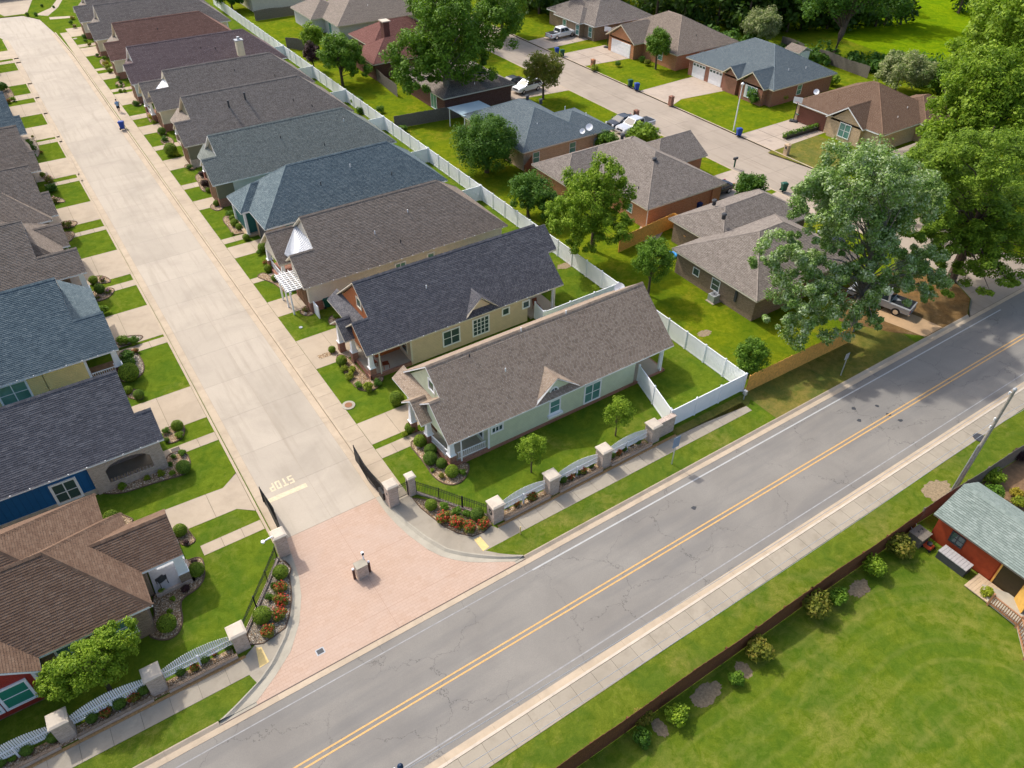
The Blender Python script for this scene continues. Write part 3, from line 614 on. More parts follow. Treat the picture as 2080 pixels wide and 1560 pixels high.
bed([(1.10, 49.01), (1.86, 49.49), (2.80, 49.20), (2.42, 47.82), (1.78, 47.45), (1.10, 47.59)])
bed([(-0.13, 54.72), (-0.09, 55.77), (0.53, 55.55), (1.04, 54.49), (0.78, 53.77), (0.22, 54.22)])
bed([(-0.35, 57.23), (0.40, 61.25), (1.71, 61.23), (2.05, 58.77), (1.65, 57.07), (0.49, 56.68)], 'gravelg')
bed([(0.58, 62.59), (1.00, 63.60), (3.07, 62.69), (2.38, 61.95), (1.26, 61.94)], 'gravelg')
bed([(0.08, 70.86), (0.70, 72.71), (1.67, 72.59), (2.58, 71.87), (1.70, 70.55), (0.80, 70.40)]); bed([(0.56, 74.34), (0.98, 75.39), (2.13, 74.92), (2.57, 73.17), (1.32, 73.64)])
bed([(-0.49, 84.19), (-0.27, 86.37), (0.81, 86.31), (1.33, 85.66), (0.80, 84.12), (0.15, 83.78)]); bed([(0.14, 87.39), (0.42, 89.17), (2.13, 88.24), (1.54, 86.97)])
bed([(0.21, 94.67), (0.62, 96.05), (1.51, 95.11), (1.83, 93.52)]); bed([(-0.19, 136.65), (0.20, 140.18), (1.29, 139.49), (1.51, 133.13), (0.20, 131.60)]); bed([(-0.31, 110.46), (0.42, 116.05), (1.63, 115.27), (1.49, 110.21), (0.81, 108.41)], 'gravelg')
# left gate bed and the long beds along the picket fences
bed([(4.54, 32.66), (4.69, 31.88), (4.39, 31.41), (4.16, 30.48), (3.85, 29.62), (3.33, 28.63), (2.88, 28.04), (2.13, 27.85), (1.43, 27.76), (0.74, 28.10), (0.86, 28.88), (1.49, 29.85), (2.57, 30.99), (4.11, 32.83)], 'gravelg', 55, False)
bed([(18.1, 27.72), (31.2, 27.72), (31.2, 28.45), (18.1, 28.45)], 'gravel', 70, False, False); bed([(-30, 27.72), (-0.2, 27.72), (-0.2, 28.45), (-30, 28.45)], 'gravel', 45, False, False)
struct('mulch_strip', MB().prism([(17.5, 27.43), (33.6, 27.43), (33.6, 27.62), (31.9, 27.66), (17.5, 27.62)], -.02, .03), MT['mulch'])
struct('mulch_strip', MB().box(-30, 27.43, -.02, 0.3, 27.62, .03), MT['mulch'])
struct('mulch_strip', MB().prism([(33.6, 27.4), (36.5, 27.3), (40.8, 26.9), (42, 27.6), (41.2, 28.1), (33.6, 28.1)], -.02, .02), MT['lawndry'])


# ================================================================ HOUSES
def clip(poly, ax, lo, hi):
    for sgn, lim in ((1, lo), (-1, -hi)):
        out = []
        for i in range(len(poly)):
            a, b = poly[i - 1], poly[i]; da, db = sgn * a[ax] - lim, sgn * b[ax] - lim
            if (da >= 0) != (db >= 0):
                t = da / (da - db); out.append(tuple(a[k] + (b[k] - a[k]) * t for k in (0, 1)))
            if db >= 0: out.append(b)
        poly = out
        if len(poly) < 3: return []
    return poly
def orient(pts):
    P = [Vector(p) for p in pts]; n = Vector((0, 0, 0))
    for i in range(len(P)): n += P[i].cross(P[(i + 1) % len(P)])
    return (pts, n.normalized()) if n.z >= 0 else (pts[::-1], -n.normalized())
def shingles(mb, pts, tabs, e=0.145, seed=0):
    pts, n = orient([tuple(p) for p in pts]); g = random.Random(seed)
    t = Vector((0, 0, 1)).cross(n).normalized(); b = n.cross(t); o = Vector(pts[0])
    uv = [((Vector(p) - o).dot(t), (Vector(p) - o).dot(b)) for p in pts]
    us = [q[0] for q in uv]; vs = [q[1] for q in uv]; v = min(vs); k = 0
    def put(pc, v0, j):
        q = []
        for (a, c) in pc: q.append(o + t * a + b * c + n * (0.008 + j + 0.026 * (1 - (c - v0) / e)))
        i0 = len(mb.v); mb.add(q, [tuple(range(len(q)))])
        for i in range(len(pc)):                                      # butt edge of the course, coloured dark as its shadow line
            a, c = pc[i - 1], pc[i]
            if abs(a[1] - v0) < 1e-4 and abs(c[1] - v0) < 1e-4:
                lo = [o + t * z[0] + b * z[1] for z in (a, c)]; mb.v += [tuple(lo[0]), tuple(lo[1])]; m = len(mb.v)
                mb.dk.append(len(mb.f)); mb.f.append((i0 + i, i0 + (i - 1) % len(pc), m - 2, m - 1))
    while v < max(vs) - 0.01:
        st = clip(uv, 1, v, min(v + e, max(vs)))
        if st:
            if True:
                u = min(us) - 0.33 * ((k % 2) * 0.5 + g.random() * 0.12); mx = max(q[0] for q in st); mn = min(q[0] for q in st)
                while u < mx:
                    w = g.choice((.3, .33, .33, .36)) * (1 if tabs else 2.4)
                    if u + w > mn:
                        pc = clip(st, 0, u + .004, u + w - .004)
                        if len(pc) > 2: put(pc, v, g.random() * 0.006)
                    u += w
            else: put(st, v, 0)
        v += e; k += 1
def ridgecap(mb, a, b, w=0.15):
    a, b = Vector(a), Vector(b); L = (b - a).length; d = (b - a) / L; s = d.cross(Vector((0, 0, 1))).normalized() * w; n = max(1, int(L / .3))
    for i in range(n):
        p, q = a + d * (L * i / n), a + d * (L * (i + 1) / n)
        def sec(r, h): return [r - s + Vector((0, 0, h - .07)), r + Vector((0, 0, h + .045)), r + s + Vector((0, 0, h - .07))]
        A, B = sec(p, .012), sec(q, .03); mb.add([tuple(x) for x in A + B], [(0, 1, 4, 3), (1, 2, 5, 4), (3, 4, 5)])
def roof(h, planes, trim, sh, tabs=True, ridges=(), th=0.12, name='roof', seed=0):
    d = MB(); s = MB()
    for i, p in enumerate(planes): d.slab(p, th); shingles(s, p, tabs, seed=seed + i)
    r = d.build(name, trim, h); s.build('shingles', sh, r, kind='stuff')
    for a, b in ridges: m = MB(); ridgecap(m, a, b); m.build('ridge_cap', sh, r)
    return r
def hip(x0, x1, y0, y1, ze, s, ends=(1, 1, 1, 1)):
    """hip roof on a rectangle; returns planes and ridge lines"""
    if x1 - x0 >= y1 - y0:
        h = (y1 - y0) / 2; zr = ze + h * s; ym = (y0 + y1) / 2; a = x0 + (h if ends[0] else 0); b = x1 - (h if ends[1] else 0)
        P = [[(x0, y0, ze), (x1, y0, ze), (b, ym, zr), (a, ym, zr)], [(x1, y1, ze), (x0, y1, ze), (a, ym, zr), (b, ym, zr)]]
        if ends[0]: P.append([(x0, y1, ze), (x0, y0, ze), (a, ym, zr)])
        if ends[1]: P.append([(x1, y0, ze), (x1, y1, ze), (b, ym, zr)])
        Rg = [((a, ym, zr), (b, ym, zr))]
        if ends[0]: Rg += [((x0, y0, ze), (a, ym, zr)), ((x0, y1, ze), (a, ym, zr))]
        if ends[1]: Rg += [((x1, y0, ze), (b, ym, zr)), ((x1, y1, ze), (b, ym, zr))]
    else:
        h = (x1 - x0) / 2; zr = ze + h * s; xm = (x0 + x1) / 2; a = y0 + (h if ends[2] else 0); b = y1 - (h if ends[3] else 0)
        P = [[(x1, y0, ze), (x1, y1, ze), (xm, b, zr), (xm, a, zr)], [(x0, y1, ze), (x0, y0, ze), (xm, a, zr), (xm, b, zr)]]
        if ends[2]: P.append([(x0, y0, ze), (x1, y0, ze), (xm, a, zr)])
        if ends[3]: P.append([(x1, y1, ze), (x0, y1, ze), (xm, b, zr)])
        Rg = [((xm, a, zr), (xm, b, zr))]
        if ends[2]: Rg += [((x0, y0, ze), (xm, a, zr)), ((x1, y0, ze), (xm, a, zr))]
        if ends[3]: Rg += [((x0, y1, ze), (xm, b, zr)), ((x1, y1, ze), (xm, b, zr))]
    return P, Rg
def xprofile(mb, prof, x0, x1):                                       # (y,z) profile extruded along x
    n = len(prof); a = [(x0, p[0], p[1]) for p in prof]; b = [(x1, p[0], p[1]) for p in prof]
    return mb.add(a + b, [tuple(range(n - 1, -1, -1)), tuple(range(n, 2 * n))] + [(i, (i + 1) % n, n + (i + 1) % n, n + i) for i in range(n)])
def yprofile(mb, prof, y0, y1):
    n = len(prof); a = [(p[0], y0, p[1]) for p in prof]; b = [(p[0], y1, p[1]) for p in prof]
    return mb.add(a + b, [tuple(range(n)), tuple(range(2 * n - 1, n - 1, -1))] + [((i + 1) % n, i, n + i, n + (i + 1) % n) for i in range(n)])
FACE = {'S': ((1, 0), (0, -1)), 'N': ((-1, 0), (0, 1)), 'W': ((0, -1), (-1, 0)), 'E': ((0, 1), (1, 0))}
def fbox(mb, f, o, u0, u1, d0, d1, z0, z1):
    u, n = FACE[f]; c = [(o[0] + u[0] * a + n[0] * d, o[1] + u[1] * a + n[1] * d) for a, d in ((u0, d0), (u1, d0), (u1, d1), (u0, d1))]
    return mb.prism(c, z0, z1)
def window(h, f, o, z0, w, ht, cols=2, rows=2, trim=None, glass=None, nm='window', sill=False, cw=0.12):
    trim = trim or MT['white']; glass = glass or MT['glassg']
    m = MB(); a, b = -w / 2, w / 2
    fbox(m, f, o, a - cw, b + cw, -.02, .07, z0 + ht, z0 + ht + cw); fbox(m, f, o, a - cw, b + cw, -.02, .07, z0 - cw, z0)
    fbox(m, f, o, a - cw, a, -.02, .06, z0, z0 + ht); fbox(m, f, o, b, b + cw, -.02, .06, z0, z0 + ht)
    win = m.build(nm, trim, h)
    fbox(MB(), f, o, a, b, -.02, .022, z0, z0 + ht).build('pane', glass, win)
    if cols * rows > 1:
        m = MB()
        for i in range(1, cols): x = a + w * i / cols; fbox(m, f, o, x - .035, x + .035, 0, .045, z0, z0 + ht)
        for i in range(1, rows): z = z0 + ht * i / rows; fbox(m, f, o, a, b, 0, .04, z - .025, z + .025)
        m.build('glazing_bar', trim, win)
    if sill: fbox(MB(), f, o, a - .25, b + .25, 0, .24, z0 - cw - .2, z0 - cw).build('flower_box', trim, win); 
    return win
def garage_door(h, f, o, w, mat, ht=2.15, lights=False, rows=4, cols=4):
    d = fbox(MB(), f, o, -w / 2, w / 2, -.02, .03, 0.02, ht).build('garage_door', mat, h); m = MB()
    for r in range(rows):
        for c in range(cols):
            if lights and r == rows - 1: continue
            fbox(m, f, o, -w / 2 + w * (c + .1) / cols, -w / 2 + w * (c + .9) / cols, .03, .05, ht * (r + .14) / rows, ht * (r + .86) / rows)
    m.build('door_panel', mat, d)
    if lights:
        m = MB()
        for c in range(cols): fbox(m, f, o, -w / 2 + w * (c + .15) / cols, -w / 2 + w * (c + .85) / cols, .03, .045, ht * (rows - .8) / rows, ht * (rows - .25) / rows)
        m.build('door_light', MT['glass'], d)
    return d
def post(h, c, zt, bm, brick_h=1.0, bw=.52, tw0=.42, tw1=.26, tm=None):
    p = MB().cbox(c, bw, bw, 0, brick_h).build('column', bm, h)
    MB().cbox(c, bw + .06, bw + .06, brick_h, brick_h + .07).frust(c, tw0, tw1, brick_h + .07, zt).build('shaft', tm or MT['white'], p)
def railing(h, a, b, z0=.35, ht=.75, mat=None):
    mat = mat or MT['white']; r = MB().seg(a, b, .07, z0 + ht - .06, z0 + ht).seg(a, b, .05, z0 + .08, z0 + .13).build('railing', mat, h)
    L = math.dist(a, b); n = max(2, int(L / .16)); m = MB()
    for i in range(n):
        t = (i + .5) / n; c = (a[0] + (b[0] - a[0]) * t, a[1] + (b[1] - a[1]) * t); m.cbox(c, .04, .04, z0 + .1, z0 + ht - .05)
    m.build('baluster', mat, r)
def vents(h, lst):
    for (x, y, z, k) in lst:
        if k == 0: MB().cyl((x, y), .05, z - .15, z + .32, 8).build('vent_pipe', MT['white'], h)
        elif k == 1: MB().cyl((x, y), .11, z - .3, z + .75, 10).cyl((x, y), .17, z + .75, z + .85, 10).build('flue', MT['dark'], h)
        elif k == 2: MB().cyl((x, y), .2, z - .25, z + .25, 12).cyl((x, y), .3, z + .25, z + .36, 12, .2).build('roof_vent', MT['dark'], h)
        else: MB().cyl((x, y), .05, z - .15, z + .32, 8).build('vent_pipe', MT['dark'], h)
def gable_dormer(h, xc, yS, ze, w, s, trim, sh, wallm, yplane, slope):
    """cross gable rising out of a south slope, its face on the wall plane"""
    hw = w / 2; zr = ze + hw * s; yb = yS + (zr - ze) / slope + .15; y0 = yplane - .2
    P = [[(xc - hw, y0, ze), (xc, y0, zr), (xc, yb, zr), (xc - hw, yS + .02, ze)], [(xc + hw, y0, ze), (xc + hw, yS + .02, ze), (xc, yb, zr), (xc, y0, zr)]]
    roof(h, P, trim, sh, True, [((xc, y0, zr), (xc, yb, zr))], .1, 'dormer_roof', 77)
    m = MB(); yprofile(m, [(xc - hw + .25, ze - .4), (xc + hw - .25, ze - .4), (xc + hw - .3, ze - .02), (xc, zr - .26), (xc - hw + .3, ze - .02)], yplane, yplane + 1.5); m.build('dormer_wall', wallm, h)

SH = dict(brown=shingle('brown_shingle', (0.226, 0.171, 0.126), (0.316, 0.244, 0.182), (0.379, 0.301, 0.227)),
          char=shingle('charcoal_shingle', (0.079, 0.078, 0.085), (0.109, 0.107, 0.115), (0.170, 0.166, 0.170)),
          blue=shingle('blue_shingle', (0.092, 0.123, 0.137), (0.125, 0.166, 0.179), (0.195, 0.235, 0.239)),
          bluel=shingle('slate_blue_shingle', (0.101, 0.127, 0.141), (0.131, 0.162, 0.175), (0.172, 0.205, 0.217)),
          sage=shingle('sage_grey_shingle', (0.147, 0.160, 0.143), (0.192, 0.209, 0.185), (0.247, 0.264, 0.235)),
          taupe=shingle('taupe_shingle', (0.183, 0.147, 0.115), (0.242, 0.195, 0.155), (0.301, 0.248, 0.200)),
          plum=shingle('plum_brown_shingle', (0.144, 0.103, 0.099), (0.186, 0.136, 0.130), (0.236, 0.178, 0.168)),
          rust=shingle('rust_brown_shingle', (0.168, 0.091, 0.069), (0.219, 0.122, 0.092), (0.275, 0.158, 0.120)),
          cocoa=shingle('cocoa_shingle', (0.135, 0.083, 0.056), (0.176, 0.112, 0.075), (0.212, 0.142, 0.098)),
          ash=shingle('ash_grey_shingle', (0.170, 0.144, 0.123), (0.229, 0.197, 0.168), (0.294, 0.256, 0.221)),
          tan=shingle('tan_grey_shingle', (0.218, 0.179, 0.145), (0.271, 0.227, 0.185), (0.319, 0.271, 0.224)),
          green=shingle('green_shingle', (0.173, 0.214, 0.187), (0.234, 0.280, 0.247), (0.295, 0.342, 0.305)),
          wine=shingle('wine_red_shingle', (0.148, 0.066, 0.053), (0.188, 0.085, 0.070), (0.225, 0.111, 0.091)))
BR = dict(red=brick('red_brick', (0.27, 0.10, 0.062), (0.38, 0.16, 0.10), (0.42, 0.33, 0.26)), orange=brick('orange_brick', (0.46, 0.175, 0.075), (0.58, 0.25, 0.115), (0.5, 0.36, 0.25)),
          tan=brick('tan_brick', (0.48, 0.32, 0.19), (0.66, 0.48, 0.30), (0.6, 0.5, 0.38)), buff=brick('buff_brick', (0.44, 0.33, 0.26), (0.60, 0.48, 0.39), (0.6, 0.53, 0.45)),
          brown=brick('brown_brick', (0.20, 0.138, 0.088), (0.31, 0.22, 0.145), (0.33, 0.27, 0.21)), white=brick('white_brick', (0.55, 0.54, 0.52), (0.66, 0.65, 0.62), (0.6, 0.58, 0.55)),
          dark=brick('dark_red_brick', (0.12, 0.045, 0.032), (0.18, 0.07, 0.05), (0.2, 0.16, 0.13)))
SD = dict(green=siding('sage_green_siding', (0.62, 0.67, 0.48)), tan=siding('tan_siding', (0.68, 0.54, 0.36)), beige=siding('beige_siding', (0.72, 0.65, 0.54)), teal=siding('teal_siding', (0.03, 0.15, 0.14)),
          grey=siding('pale_grey_siding', (0.64, 0.66, 0.63)), yellow=siding('yellow_siding', (0.85, 0.68, 0.30)), blue=siding('blue_board_siding', (0.012, 0.115, 0.30), 0.4, True), red=siding('red_siding', (0.36, 0.04, 0.03)),
          cream=siding('cream_siding', (0.72, 0.64, 0.47)), ochre=siding('ochre_siding', (0.52, 0.33, 0.09)), rust=siding('rust_siding', (0.42, 0.13, 0.04)), olive=siding('olive_siding', (0.20, 0.19, 0.13)))
_brownwood = plain('brown_stained_boards', (0.13, 0.065, 0.03), 0.7, 0.25, 6)
ZE, SLP = 2.9, 0.8
def rowhouse(name, label, yS, h, x0, x1, xp, zs, style, shn, wall, brickm, trim=None, rear='hip', tabs=True, gdoor=None, gablewall=None, ngable=None, vent=(), cricket=None):
    trim = trim or MT['white']; sh = SH[shn]; yr = yS + h; zr = ZE + SLP * h; yN = yS + 2 * h; ys = yS + (zs - ZE) / SLP; xr = x1 - (h if rear == 'hip' else 0)
    H = thing(name, label, 'house', (x0 + 8, yr, 0)); gw = gablewall or wall
    S = [(xp, yS, ZE), (x1, yS, ZE), (xr, yr, zr), (x0, yr, zr), (x0, ys, zs), (xp, ys, zs)]
    N = [(x1, yN, ZE), (x0, yN, ZE), (x0, yr, zr), (xr, yr, zr)]
    P = [S, N]; rg = [((x0, yr, zr), (xr, yr, zr)), ((xp, ys, zs), (x0, ys, zs))]
    if rear == 'hip': P.append([(x1, yS, ZE), (x1, yN, ZE), (xr, yr, zr)]); rg += [((x1, yS, ZE), (xr, yr, zr)), ((x1, yN, ZE), (xr, yr, zr))]
    P.append([(x0 + .5, ys + .01, zs - .01), (xp, ys + .01, zs - .01), (xp, ys + 1.5, zs - 1.2), (x0 + .5, ys + 1.5, zs - 1.2)])
    if style == 'A':                                                  # pent roof over the garage, little gable over the entry
        P.append([(x0 - .75, ys + 1.2, 2.72), (x0 + .32, ys + 1.2, 3.5), (x0 + .32, yN - .05, 3.5), (x0 - .75, yN - .05, 2.72)])
        ye = yS + 4.5; xe0, xe1 = xp - .55, xp + .7
        P += [[(xe0, ye - 1.55, 2.72), (xe1, ye - 1.55, 2.72), (xe1, ye, 3.95), (xe0, ye, 3.95)], [(xe1, ye + 1.55, 2.72), (xe0, ye + 1.55, 2.72), (xe0, ye, 3.95), (xe1, ye, 3.95)]]
        rg.append(((xe0, ye, 3.95), (xe1, ye, 3.95)))
    roof(H, P, trim, sh, tabs, rg, seed=int(yS))
    if rear == 'hip': body = [(yS + .45, 0), (yN - .45, 0), (yN - .45, ZE + .15), (yS + .45, ZE + .15)]
    else: body = [(yS + .45, 0), (yN - .45, 0), (yN - .45, ZE + .12), (yr, zr - .22), (yS + .45, ZE + .12)]
    m = MB(); xprofile(m, body, x0 + (2.6 if style == 'A' else .35), x1 - (.45 if rear == 'hip' else (3.6 if style == 'A' else .45)))
    m.build('wall', wall, H)
    m = MB(); xprofile(m, [(ys + .3, .0), (yN - .52, 0), (yN - .52, ZE), (yr, zr - .22), (yS + .75, ZE + .25), (ys + .3, ZE + .25)] if style == 'A' else [(yS + .6, .2), (yN - .6, .2), (yN - .6, ZE), (yr, zr - .22), (yS + .6, ZE)], x0 + .3, x0 + 2.9)
    m.build('gable_wall', gw, H)
    if style == 'A':
        m = MB(); xprofile(m, [(yS + .5, ZE - .5), (ys + 1.0, ZE - .5), (ys + 1.0, zs - 1.0), (ys, zs - .22), (yS + .5, ZE + .06)], xp + .35, xp + .6); m.build('porch_gable', gw, H)
        MB().box(xp + .3, yS + .45, 0, x0 + 2.6, ys + 2.2, .32).build('porch_floor', MT['curbg'], H)
        MB().box(xp + .28, yS + .43, 0, x0 + 2.6, yS + .6, .34).box(xp + .25, yS + .43, 0, xp + .42, yS + 3.4, .34).build('porch_kerb', brickm, H)
        zt = ZE - .14
        post(H, (xp + .62, yS + .82), zt, brickm); post(H, (xp + .3, yS + 3.6), 2.7, brickm); post(H, (xp - .05, yS + 5.5), 2.7, brickm)
        garage_door(H, 'W', (x0 + .3, ys + 1.3 + (yN - .7 - ys - 1.3) / 2), (yN - .7 - ys - 1.6), gdoor or _brownwood, 2.3, cols=3)
        fbox(MB(), 'W', (x0 + .3, yN - .6), -.25, .1, 0, .12, 0, 2.6).build('door_jamb', trim, H)
        window(H, 'W', (x0 + .3, yr - .2), 4.35, .7, .8, 1, 1, trim, MT['glass'])
        window(H, 'W', (x0 + 2.6, yS + 1.6), .9, .9, 1.3, 1, 2, trim, MT['glass'])
        fbox(MB(), 'S', (xp + 1.25, yS + .45), -.05, .05, 0, .04, .3, ZE).build('corner_board', trim, H)
        fbox(MB(), 'S', (x0 + 2.6, yS + .45), 0, .16, -.02, .03, .3, ZE).build('corner_board', trim, H)
    else:                                                             # garage block forward on the south, porch on the north
        m = MB(); xprofile(m, [(yS + .42, .0), (ys + 1.3, 0), (ys + 1.3, zs - 1.15), (ys, zs - .22), (yS + .42, ZE + .12)], xp + .4, x0 + .6); m.build('garage_wall', gw, H)
        MB().box(xp + .37, yS + .38, 0, xp + 1.6, yS + .7, 1.0).build('brick_skirt', brickm, H); MB().box(xp + .36, yS + .39, 0, xp + .52, yS + .95, .99).build('brick_skirt', brickm, H); MB().box(xp + .37, ys + .9, 0, xp + .52, ys + 1.33, 1.0).build('brick_skirt', brickm, H)
        garage_door(H, 'W', (xp + .4, (yS + ys) / 2 + .9), ys - yS + .1, gdoor or _brownwood, 2.2, cols=3)
        window(H, 'W', (x0 + .35, yr), 4.6, .7, .8, 1, 1, trim, MT['glass'])
        cm = cricket or sh
        if ngable:
            xg, zg, hg = ngable; yg = yN - hg + .1
            Pn = [[(xg, yg - hg, ZE - .1), (x0 + .5, yg - hg, ZE - .1), (x0 + .5, yg, zg), (xg, yg, zg)], [(x0 + .5, yg + hg, ZE - .1), (xg, yg + hg, ZE - .1), (xg, yg, zg), (x0 + .5, yg, zg)]]
            roof(H, Pn, trim, sh, tabs, [((xg, yg, zg), (x0 + .5, yg, zg))], .16, 'porch_roof', 5)
            m = MB(); xprofile(m, [(yg - hg + .4, 2.4), (yg + hg - .4, 2.4), (yg, zg - .25)], xg + .25, xg + .45); m.build('porch_gable', gw, H)
            for dy in (-hg + .5, hg - .5): post(H, (xg + .45, yg + dy), 2.5, brickm)
            railing(H, (xg + .45, yg - hg + .8), (xg + .45, yg + hg - .8)); MB().box(xg + .2, yg - hg + .3, 0, x0 + .4, yg + hg - .3, .32).build('porch_floor', brickm, H)
            A = [(x0 + .32, yg + .2, zg + .02), (x0 + .32, ys, zs + .02), (xp + .45, ys + .55, zs - .85), (xg + .9, yg - hg * .75, ZE + .55)]
            c = MB(); c.slab(orient(A)[0], .1); c.build('cricket_roof', cm, H)
            if cricket:
                m = MB()
                for i in range(1, 14):
                    q = i / 14; a = Vector(A[0]).lerp(Vector(A[1]), q); b = Vector(A[3]).lerp(Vector(A[2]), q); m.tube([a + Vector((0, 0, .02)), b + Vector((0, 0, .02))], .02, 4)
                m.build('standing_seam', cm, H)
        else:
            A = [(x0 + .32, yN - .2, 4.0), (x0 + .32, ys + .4, zs - .25), (xp + .9, ys + .4, zs - 1.75), (xp + .9, yN - .2, ZE - .15)]
            roof(H, [A], trim, sh if cricket is None else cricket, False, (), .14, 'porch_roof', 6)
            for yy in (ys + 1.7, yN - .6): post(H, (xp + 1.3, yy), 2.6, brickm)
            MB().box(xp + 1.0, ys + 1.35, 0, x0 + .4, yN - .4, .3).build('porch_floor', brickm, H)
    fbox(MB(), 'S', (x1 - .8, yS + .45), .1, .22, -.02, .03, .1, ZE).build('corner_board', trim, H)
    # string of small eave lights along the south eave
    m = MB(); x = xp + .5
    while x < x1: m.cbox((x, yS - .03), .06, .06, ZE - .02, ZE + .05); x += 1.15
    m.build('eave_light', MT['lens'], H, kind='stuff')
    vents(H, [(x, yS + d, ZE + SLP * d, k) for x, d, k in vent])
    return H
H1 = rowhouse('house', 'sage green house with brown roof at the corner, nearest the entrance gates', 33.4, 4.5, 18.1, 38.3, 17.2, 4.95, 'A', 'brown', SD['green'], BR['red'], rear='gable', vent=[(23.6, 2.55, 0), (21.5, 4.1, 3), (26.2, 4.4, 0), (30.4, 4.4, 0)])
gable_dormer(H1, 26.72, 33.4, ZE, 4.2, .74, MT['white'], SH['brown'], SD['green'], 33.85, SLP)
MB().box(19.5, 33.82, 0, 35.0, 33.95, .32).build('brick_skirt', BR['red'], H1)
window(H1, 'S', (26.72, 33.85), 1.05, .85, 1.15, 1, 2, sill=True)
window(H1, 'S', (30.37, 33.85), .5, 1.45, 1.65, 2, 2); window(H1, 'S', (21.5, 33.85), 1.75, .85, .45, 3, 1, glass=MT['glass'])
t = MB()
for k in range(20): a = k * math.pi / 10; b = (k + 1) * math.pi / 10; t.add([(26.55 + r * math.cos(q), yy, 3.2 + r * math.sin(q)) for r, q, yy in ((.32, a, 33.78), (.32, b, 33.78), (.42, b, 33.78), (.42, a, 33.78), (.32, a, 33.86), (.32, b, 33.86), (.42, b, 33.86), (.42, a, 33.86))], [(0, 1, 2, 3), (2, 1, 5, 6), (3, 2, 6, 7), (0, 3, 7, 4), (1, 0, 4, 5)])
w = t.build('round_window', MT['white'], H1); MB().poly([(26.55 + .33 * math.cos(k * math.pi / 10), 33.82, 3.2 + .33 * math.sin(k * math.pi / 10)) for k in range(20)]).build('pane', MT['glass'], w)
MB().box(26.53, 33.79, 2.88, 26.57, 33.81, 3.52).box(26.23, 33.79, 3.18, 26.87, 33.81, 3.22).build('glazing_bar', MT['white'], w)
railing(H1, (18.25, 34.05), (20.6, 33.98)); railing(H1, (17.75, 34.6), (17.55, 36.7))
MB().box(34.9, 33.9, 0, 38.0, 41.8, .22).build('patio_floor', MT['concg'], H1); MB().box(34.7, 33.8, 0, 38.1, 33.93, .2).box(38.0, 33.8, 0, 38.15, 41.8, .2).build('patio_kerb', BR['red'], H1)
MB().cbox((37.7, 34.1), .16, .16, .2, ZE - .12).build('patio_post', MT['white'], H1); MB().cbox((37.7, 41.6), .16, .16, .2, ZE - .12).build('patio_post', MT['white'], H1)
H2 = rowhouse('house', 'tan house with charcoal roof, second from the gates on the right', 45.6, 4.8, 18.2, 36.2, 16.75, 4.75, 'A', 'char', SD['tan'], BR['red'], MT['cream'], 'gable', vent=[(23.9, 2.9, 0)], gablewall=SD['rust'])
gable_dormer(H2, 27.68, 45.6, ZE, 3.5, .86, MT['cream'], SH['char'], SD['tan'], 46.05, SLP)
roof(H2, [[(36.0, 48.2, 4.95), (37.2, 48.2, 4.95), (37.2, 50.2, 6.55), (36.0, 50.2, 6.55)], [(37.2, 52.2, 4.95), (36.0, 52.2, 4.95), (36.0, 50.2, 6.55), (37.2, 50.2, 6.55)]], MT['cream'], SH['char'], True, (), .16, 'rear_roof', 9)
window(H2, 'S', (24.7, 46.05), .7, 1.5, 1.4, 2, 2, glass=MT['glass']); window(H2, 'S', (27.66, 46.05), .6, 1.5, 1.6, 4, 4, glass=MT['glass']); window(H2, 'S', (30.24, 46.05), 1.65, .6, .6, 1, 1, glass=MT['glass']); window(H2, 'S', (32.4, 46.05), 1.6, .6, .6, 1, 1, glass=MT['glass'])
MB().box(33.0, 46.1, 0, 36.0, 54.4, .2).build('patio_floor', MT['conc'], H2); MB().cbox((35.6, 46.4), .16, .16, .2, ZE - .12).build('patio_post', MT['white'], H2)
MB().box(36.0, 49.0, 0, 37.6, 51.6, .12).build('brick_terrace', BR['red'], H2)
H3 = rowhouse('house', 'beige house with brown roof and white metal cricket, third on the right', 57.5, 5.18, 18.6, 38.0, 16.3, 5.0, 'B', 'taupe', SD['beige'], BR['red'], MT['cream'], 'hip', ngable=(15.9, 5.0, 2.6), cricket=plain('white_metal_roof', (0.44, 0.46, 0.49), .4), vent=[(24.6, 2.4, 0), (28.6, 3.3, 0), (26.6, 1.2, 3)])
window(H3, 'S', (26.0, 57.95), 1.1, .95, 1.1, 2, 2); window(H3, 'S', (29.3, 57.95), 1.3, .6, .9, 1, 2)
PG = thing('pergola', 'white slatted pergola over the garage of the beige house', 'pergola', (15.7, 59.8, 0))
for y in (58.5, 59.9, 61.3):
    MB().cbox((15.25, y), .13, .13, 0, 2.45).build('post', MT['white'], PG)
MB().seg((15.25, 58.1), (15.25, 61.6), .09, 2.45, 2.62).build('beam', MT['white'], PG); MB().seg((16.45, 58.1), (16.45, 61.6), .09, 2.45, 2.62).build('beam', MT['white'], PG)
_s = MB().box(-.95, -.04, 2.63, .85, .04, 2.74).mesh('slat', MT['white'])
for i in range(10): ob('slat', _s, PG, loc=(0.15, -1.55 + i * .34, 0))
for i in range(4): MB().seg((15.05 + i * .42, 58.1), (15.05 + i * .42, 61.6), .05, 2.75, 2.80).build('lath', MT['white'], PG)
